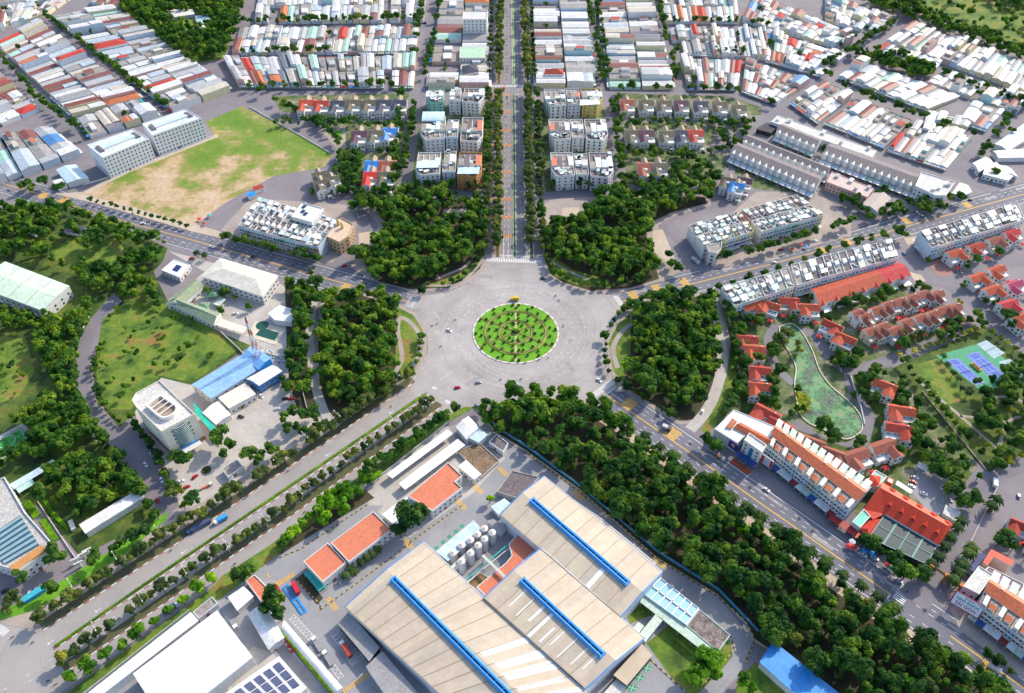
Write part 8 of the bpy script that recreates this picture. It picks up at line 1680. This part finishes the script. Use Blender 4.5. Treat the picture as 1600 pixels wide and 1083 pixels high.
def rider_proto(col):
    """seated figure grown as one skin over a joint skeleton"""
    J = [(-.25, 0, .88, .15), (-.22, 0, 1.08, .14), (-.15, 0, 1.30, .16), (-.12, 0, 1.42, .07), (-.08, 0, 1.56, .10), (-.07, 0, 1.68, .10),
         (-.15, .19, 1.34, .07), (.08, .27, 1.14, .05), (.40, .28, 1.08, .035), (-.15, -.19, 1.34, .07), (.08, -.27, 1.14, .05), (.40, -.28, 1.08, .035),
         (-.2, .12, .86, .10), (.20, .17, .78, .08), (.10, .17, .36, .055), (.26, .18, .30, .045), (-.2, -.12, .86, .10), (.20, -.17, .78, .08), (.10, -.17, .36, .055), (.26, -.18, .30, .045)]
    E = [(0, 1), (1, 2), (2, 3), (3, 4), (4, 5), (2, 6), (6, 7), (7, 8), (2, 9), (9, 10), (10, 11), (0, 12), (12, 13), (13, 14), (14, 15), (0, 16), (16, 17), (17, 18), (18, 19)]
    me = bpy.data.meshes.new('person'); me.from_pydata([j[:3] for j in J], E, []); ob = bpy.data.objects.new('tmp', me); C.objects.link(ob); ob.modifiers.new('s', 'SKIN'); ob.modifiers.new('d', 'SUBSURF').levels = 1
    for v, j in zip(me.skin_vertices[0].data, J): v.radius = (j[3], j[3])
    me.skin_vertices[0].data[0].use_root = True
    dg = bpy.context.evaluated_depsgraph_get(); m2 = bpy.data.meshes.new_from_object(ob.evaluated_get(dg)); bpy.data.objects.remove(ob); m2.materials.clear(); cl, tr, sk = paint(col, .1, .8, 3), paint((.04, .045, .07), .1, .8, 3), paint((.45, .26, .17), .05, .6, 3)
    for m in (cl, tr, sk): m2.materials.append(m)
    for p in m2.polygons: c = p.center; p.material_index = 2 if (c.z > 1.46 or (c.x > .3 and c.z > .95)) else (1 if c.z < .92 else 0)
    t = thing('person', 'rider', 'person', (0, 0, 0)); o = bpy.data.objects.new('body', m2); C.objects.link(o); o.parent = t
    mb = MB(); mb.cyl((-.07, 0), .14, .13, 1.62, 1.74, cl, 12); mb.cyl((-.07, 0), .13, .05, 1.74, 1.82, cl, 12); mb.build('helmet', t); return Proto(t)
RID = [(rider_proto(c), n) for c, n in (((.08, .09, .12), 'dark jacket'), ((.5, .5, .52), 'pale shirt'), ((.4, .04, .04), 'red jacket'))]
for k, (x, y, d, w) in enumerate([(675, 510, 200, 'left of the roundabout, left one of two'), (683, 507, 200, 'left of the roundabout, right one of two'), (711, 501, 30, 'behind the white car at the roundabout'), (688.5, 542, 40, 'right of the west park kerb'), (868, 463, 140, 'beside the northeast park kerb, first'), (873, 470, 140, 'beside the northeast park kerb, second'), (880, 510, 100, 'at the right rim of the roundabout'),
    (856, 560, 220, 'below right of the roundabout, upper one'), (842, 563, 200, 'below right of the roundabout, middle one'), (820, 568, 190, 'at the lower roundabout rim'), (933, 571, 250, 'left of the east park kerb'), (814, 593, 180, 'in the lane below the roundabout'), (782, 594, 30, 'right of the silver car below the roundabout'), (882, 615, 10, 'at the wood tip above the palms'), (656, 666, 215, 'on the factory road, first from the junction'), (655, 673, 215, 'on the factory road, second from the junction'), (614, 702, 215, 'on the service road beside the long canopies'), (476, 801, 215, 'on the service road beside the bushy trees'),
    (122, 929, 35, 'on the beige path above the verge trees'), (123, 906, 35, 'on the drive by the gate posts'), (367, 882, 215, 'on the service road near the red lodge'), (335, 904, 35, 'at the warehouse gatehouse'), (212, 988, 215, 'on the service road with red jacket'), (164, 1020, 215, 'on the service road before the warehouse strip'), (128, 1047, 215, 'near the lower end of the tree median'), (87, 1070, 215, 'at the bottom left corner'), (75, 1065, 215, 'at the bottom left corner lanes'), (20, 996, 30, 'by the crosswalk at the left edge'), (208, 334, -15, 'on the northwest road beside the field, first'), (213, 343, -15, 'on the northwest road beside the field, second'), (280, 362, -15, 'on the northwest road, shaded lane'),
    (1128, 730, -38, 'on the diagonal road before the hotel'), (1172, 762, -38, 'on the diagonal road before the red banners'), (1152, 777, -38, 'on the wood side lane of the diagonal road'), (1238, 835, -38, 'on the diagonal road opposite the restaurant'), (1270, 830, -38, 'with red jacket near the restaurant kerb'), (1417, 925, 60, 'on the crosswalk below the restaurant'), (1064, 437, 20, 'on the northeast road before the park plaza'), (995, 452, 20, 'on the northeast road near the junction')]):
    p = G(x, y); a = radians(d); BIKE.place((*p, .08), a, 'dark motorbike '+w, 'motorbikes on the roads'); R_, nm = RID[2 if 'red jacket' in w else k % 2]; R_.place((*p, .08), a, f"person in {nm.replace('red jacket', 'red top')} riding the motorbike {w.replace('with red jacket', '').strip()}", 'motorbike riders')
for P, w, o1, rv in ((NWp, 'northwest road', 5, 1), (NEp, 'northeast road', 5, 0), (SEp, 'diagonal road', 6, 0), (SWcp, 'southwest boulevard', 9, 0), (NB, 'north boulevard', 8, 0)):
    L_ = along(P[::-1] if rv else P, 38, 25)
    for i, (x, y, h) in enumerate(L_):
        s = o1*(1 if i % 2 else -1)*(.7+.5*rr_.random()); q = (x-sin(h)*s, y+cos(h)*s, .08); a = h+(pi if s > 0 else 0); BIKE.place(q, a, f'dark motorbike on the {w}, {ordw(i)} of the line leaving the junction', 'motorbikes on the roads'); R_, nm = RID[i % 3]; R_.place(q, a, f"person in {nm} riding on the {w}, {ordw(i)} leaving the junction", 'motorbike riders')
# ================================================================ LAMPS, MAST, WALLS, SMALL THINGS
def lamp_proto(h=10, arm=2.6):
    t = thing('street_lamp', 'lamp', 'street lamp', (0, 0, 0)); mb = MB(); mb.tube([(0, 0, 0), (0, 0, h*.6), (0, 0, h)], [.16, .12, .09], PW[0], 8); mb.build('pole', t)
    for s in (-1, 1): mb = MB(); mb.tube([(0, 0, h-.3), (0, s*arm*.6, h+.2), (0, s*arm, h+.25)], [.08, .07, .06], PW[0], 6); mb.build('arm', t); mb = MB(); mb.box((0, s*(arm+.3), h+.15), (.45, 1.0, .18), 0, PW[0]); mb.build('lamp_head', t)
    return Proto(t)
LAMP = lamp_proto()
k = 0
for P, w, g in ((GP([(628, 596), (400, 750), (59, 964)]), 'upper verge of the southwest boulevard', 'lamps of the upper verge'), (GP([(668, 634), (400, 838), (90, 1036)]), 'lower tree median of the southwest boulevard', 'lamps of the lower median')):
    for i, (x, y, h) in enumerate(along(P, 24, 3)): LAMP.place((x, y, .1), h, f'white twin lamp in the {w}, {ORD[i]} from the junction', g)
for P, w in ((GP([(778, 384), (779.5, 150)]), 'left median'), (GP([(830, 384), (826, 150)]), 'right median')):
    for i, (x, y, h) in enumerate(along(P, 30, 0)): LAMP.place((x, y, .1), h, f'white twin lamp in the {w} of the north boulevard, {ORD[i]} from the junction', 'lamps of the north boulevard medians')
for x, y, w in ((1430, 350, 'at the northeast road north side'), (1010, 478, 'at the east park corner'), (812, 620, 'at the palms below the roundabout'), (642, 480, 'at the west park corner')): LAMP.place((*G(x, y), .1), .5, 'white twin lamp standing '+w)
t = thing('radio_mast', 'tall red and white lattice mast standing behind the blue workshop', 'mast', (*G(408, 572), 0)); c = G(408, 572); H_ = 46
for s in range(8):
    mb = MB(); z0, z1 = s*H_/8, (s+1)*H_/8; m = paint((.30, .08, .06), .1) if s % 2 else PW[2]; w0, w1 = 2.2*(1-s/8.6), 2.2*(1-(s+1)/8.6)
    q0 = [(c[0]+a*w0, c[1]+b*w0, z0) for a, b in ((-1, -1), (1, -1), (1, 1), (-1, 1))]; q1 = [(c[0]+a*w1, c[1]+b*w1, z1) for a, b in ((-1, -1), (1, -1), (1, 1), (-1, 1))]
    for i in range(4): j = (i+1) % 4; mb.bar(q0[i], q1[i], .3, .3, m); mb.bar(q0[i], q1[j], .16, .16, m); mb.bar(q1[i], q1[j], .16, .16, m); mb.bar(q0[j], q1[i], .16, .16, m)
    mb.build('lattice_section', t)
def wall(px, h, th, m, lab, name='boundary_wall', cat='wall', sm=0):
    p = GP(px); p = smooth(p, sm) if sm else p; mb = MB(); ribbon(mb, p, th, h, m, 0, 0); return tag(mb.build(name, org=(*p[0], 0)), lab, cat)
wall([(1133, 478), (1143, 520), (1154, 580), (1157, 600)], 2.4, .5, PW[0], 'white wall along the villa gardens beside the grass strip')
wall([(820, 697), (905, 760), (1028, 864), (1122, 922), (1185, 988)], 2.2, .35, paint((.05, .28, .48), .2), 'blue sheet fence between the factory lane and the wood', 'sheet_fence', 'fence')
wall([(742, 633), (780, 672), (820, 697)], 2.2, .35, paint((.10, .40, .60), .2), 'light blue fence at the wood corner beside the white shed', 'sheet_fence', 'fence')
wall([(702, 660), (604, 738), (555, 772)], 2.0, .35, PW[2], 'grey wall behind the long white canopies')
wall([(298, 955), (120, 1096)], 2.2, .3, PW[2], 'grey wall between the verge trees and the warehouse strip')
wall([(130, 290), (170, 278), (335, 213)], 1.2, .3, PW[1], 'low pale wall on the slab side of the vacant field'); wall([(390, 168), (470, 213), (516, 240)], 1.2, .3, PW[1], 'low pale wall on the road side of the vacant field')
wall([(345, 520), (372, 545), (382, 556)], 2, .3, PW[1], 'pale wall between overgrown field and workshop yard'); wall([(140, 495), (122, 530), (108, 580)], 1.6, .3, PW[1], 'pale broken wall left of the curved lane'); wall([(452, 545), (470, 598), (480, 640)], 2, .3, PW[2], 'grey wall between sandy yard and belt trees')
wall([(60, 785), (118, 872)], 1.2, .3, PW[1], 'low wall of the louvred office drive'); wall([(1560, 758), (1500, 880), (1480, 930)], .5, .5, M_conc, 'low kerb wall dividing the gate road'); wall([(1440, 612), (1540, 735)], 1, .3, PW[6], 'low brick garden wall along the park lane'); wall([(1328, 588), (1345, 640), (1350, 665)], 1.8, .4, PW[0], 'white garden wall between pond road and mound')
wall([(395, 548), (440, 560), (455, 575)], 1.6, .4, PW[3], 'pale wall beside the rubbish heap at the mast')
mb = MB(); rr = random.Random(9)
for i in range(110): c = lerp(G(400, 545), G(448, 565), rr.random()); mb.box((c[0]+rr.uniform(-4, 4), c[1]+rr.uniform(-3, 3), .1), (rr.uniform(.5, 1.8), rr.uniform(.4, 1.2), rr.uniform(.2, .9)), rr.uniform(0, 3), (PW+AWN+[M_bark, T_br])[rr.randrange(17)])
struct(mb.build('scrap_heap'), 'stuff')
mb = MB()
for i, (x, y) in enumerate(((457, 1018), (452, 1010), (445, 1003), (430, 1015), (425, 1012))): c = G(x, y); o = MB(); o.cyl(c, .9, .9, 0, 1.6, M_red, 12); tag(o.build('drum', org=(*c, 0)), f'red drum at the end of the white workshop, {ORD[i]} from the hedge', 'drum', 'red drums')
# gate posts and sign walls
for i, (x, y) in enumerate(((122, 880), (127, 886), (133, 872), (140, 866))): c = G(x, y); o = MB(); o.box((*c, 0), (1.2, 1.2, 4.5), .6, PW[0]); o.box((c[0], c[1], 4.5), (5, .8, .5), .6, PW[0]); tag(o.build('entrance_gate', org=(*c, 0)), f'white gate frame at the office entrance, {ORD[i]} from the left', 'gate', 'white gate frames')
c = G(310, 768); t = thing('sign_wall', 'low sign wall with teal, red and yellow bands at the tower forecourt', 'sign', (*c, 0)); a, b = G(296, 775), G(330, 758); mb = MB(); mb.bar((*a, .8), (*lerp(a, b, .5), .8), 1.2, 1.4, S_teal); mb.build('teal_part', t); mb = MB(); mb.bar((*lerp(a, b, .5), .8), (*b, .8), .8, 1.4, T_sal); mb.build('red_part', t); mb = MB(); mb.box((*b, 0), (1.8, 1.8, 2.2), .6, PW[0]); mb.build('end_post', t)
def umb(x, y, col, lab, r_=1.9):
    c = G(x, y); t = thing('parasol', lab, 'parasol', (*c, 0)); mb = MB(); mb.cyl(c, .05, .05, 0, 2.6, M_metal, 6); mb.build('pole', t); mb = MB(); mb.cyl(c, r_, .05, 2.2, 3.0, col, 8); mb.build('canopy', t)
UC = [(M_red, 'red'), (AWN[0], 'white'), (F_blue, 'blue'), (S_teal, 'teal'), (T_or, 'orange')]
for i, (x, y, k, w) in enumerate([(1325, 856, 0, 'left before the restaurant trees'), (1332, 858, 0, 'right before the restaurant trees'), (1330, 849, 1, 'before the crimson canopy'), (1349, 863, 2, 'between restaurant trees'), (1362, 868, 2, 'by the parked white cars'), (1386, 886, 0, 'under the third restaurant tree'), (1391, 890, 3, 'beside the red one under the third tree'), (1436, 893, 1, 'at the restaurant corner kerb'), (1238, 392, 4, 'before the northeast terrace cafe'), (1250, 385, 0, 'before the northeast terrace shops'), (1258, 388, 2, 'beside the red one before the terrace'), (313, 345, 0, 'at the field corner market'), (320, 352, 4, 'at the market, right of the red one'), (328, 340, 3, 'behind the market'), (650, 292, 3, 'at the front left pod garden'), (643, 296, 0, 'beside the pod garden lane')]):
    umb(x, y, UC[k][0], f'{UC[k][1]} parasol {w}')
for i, (px, m, w) in enumerate((([(395, 292), (408, 288), (412, 293), (398, 298)], T_red, 'red roofed kiosk behind the northwest terrace'), ([(385, 302), (396, 299), (400, 304), (388, 308)], F_blue, 'blue kiosk behind the northwest terrace'), ([(48, 352), (62, 358), (54, 366), (42, 360)], M_white, 'pale kiosk roof at the left garden edge'), ([(107, 348), (135, 356), (126, 366), (98, 360)], T_dk, 'dark roofed garden house left of the northwest road'), ([(135, 356), (148, 360), (143, 367), (130, 363)], S_lblue, 'pale roof beside the dark garden house'), ([(262, 15), (300, 14), (304, 22), (262, 28)], AWN[2], 'pale shed in the upper left wood'), ([(305, 25), (330, 24), (332, 34), (308, 40)], S_lblue, 'two-roofed house in the upper left wood'), ([(300, 42), (328, 40), (328, 52), (302, 54)], AWN[0], 'white shed below the two-roofed wood house'))):
    bldg('kiosk', w, 'kiosk', px, 3.5, PW[i % 3], m, 'gable', rise=1, over=.3)
print('things', len(ALLT), 'objects', len(bpy.data.objects))
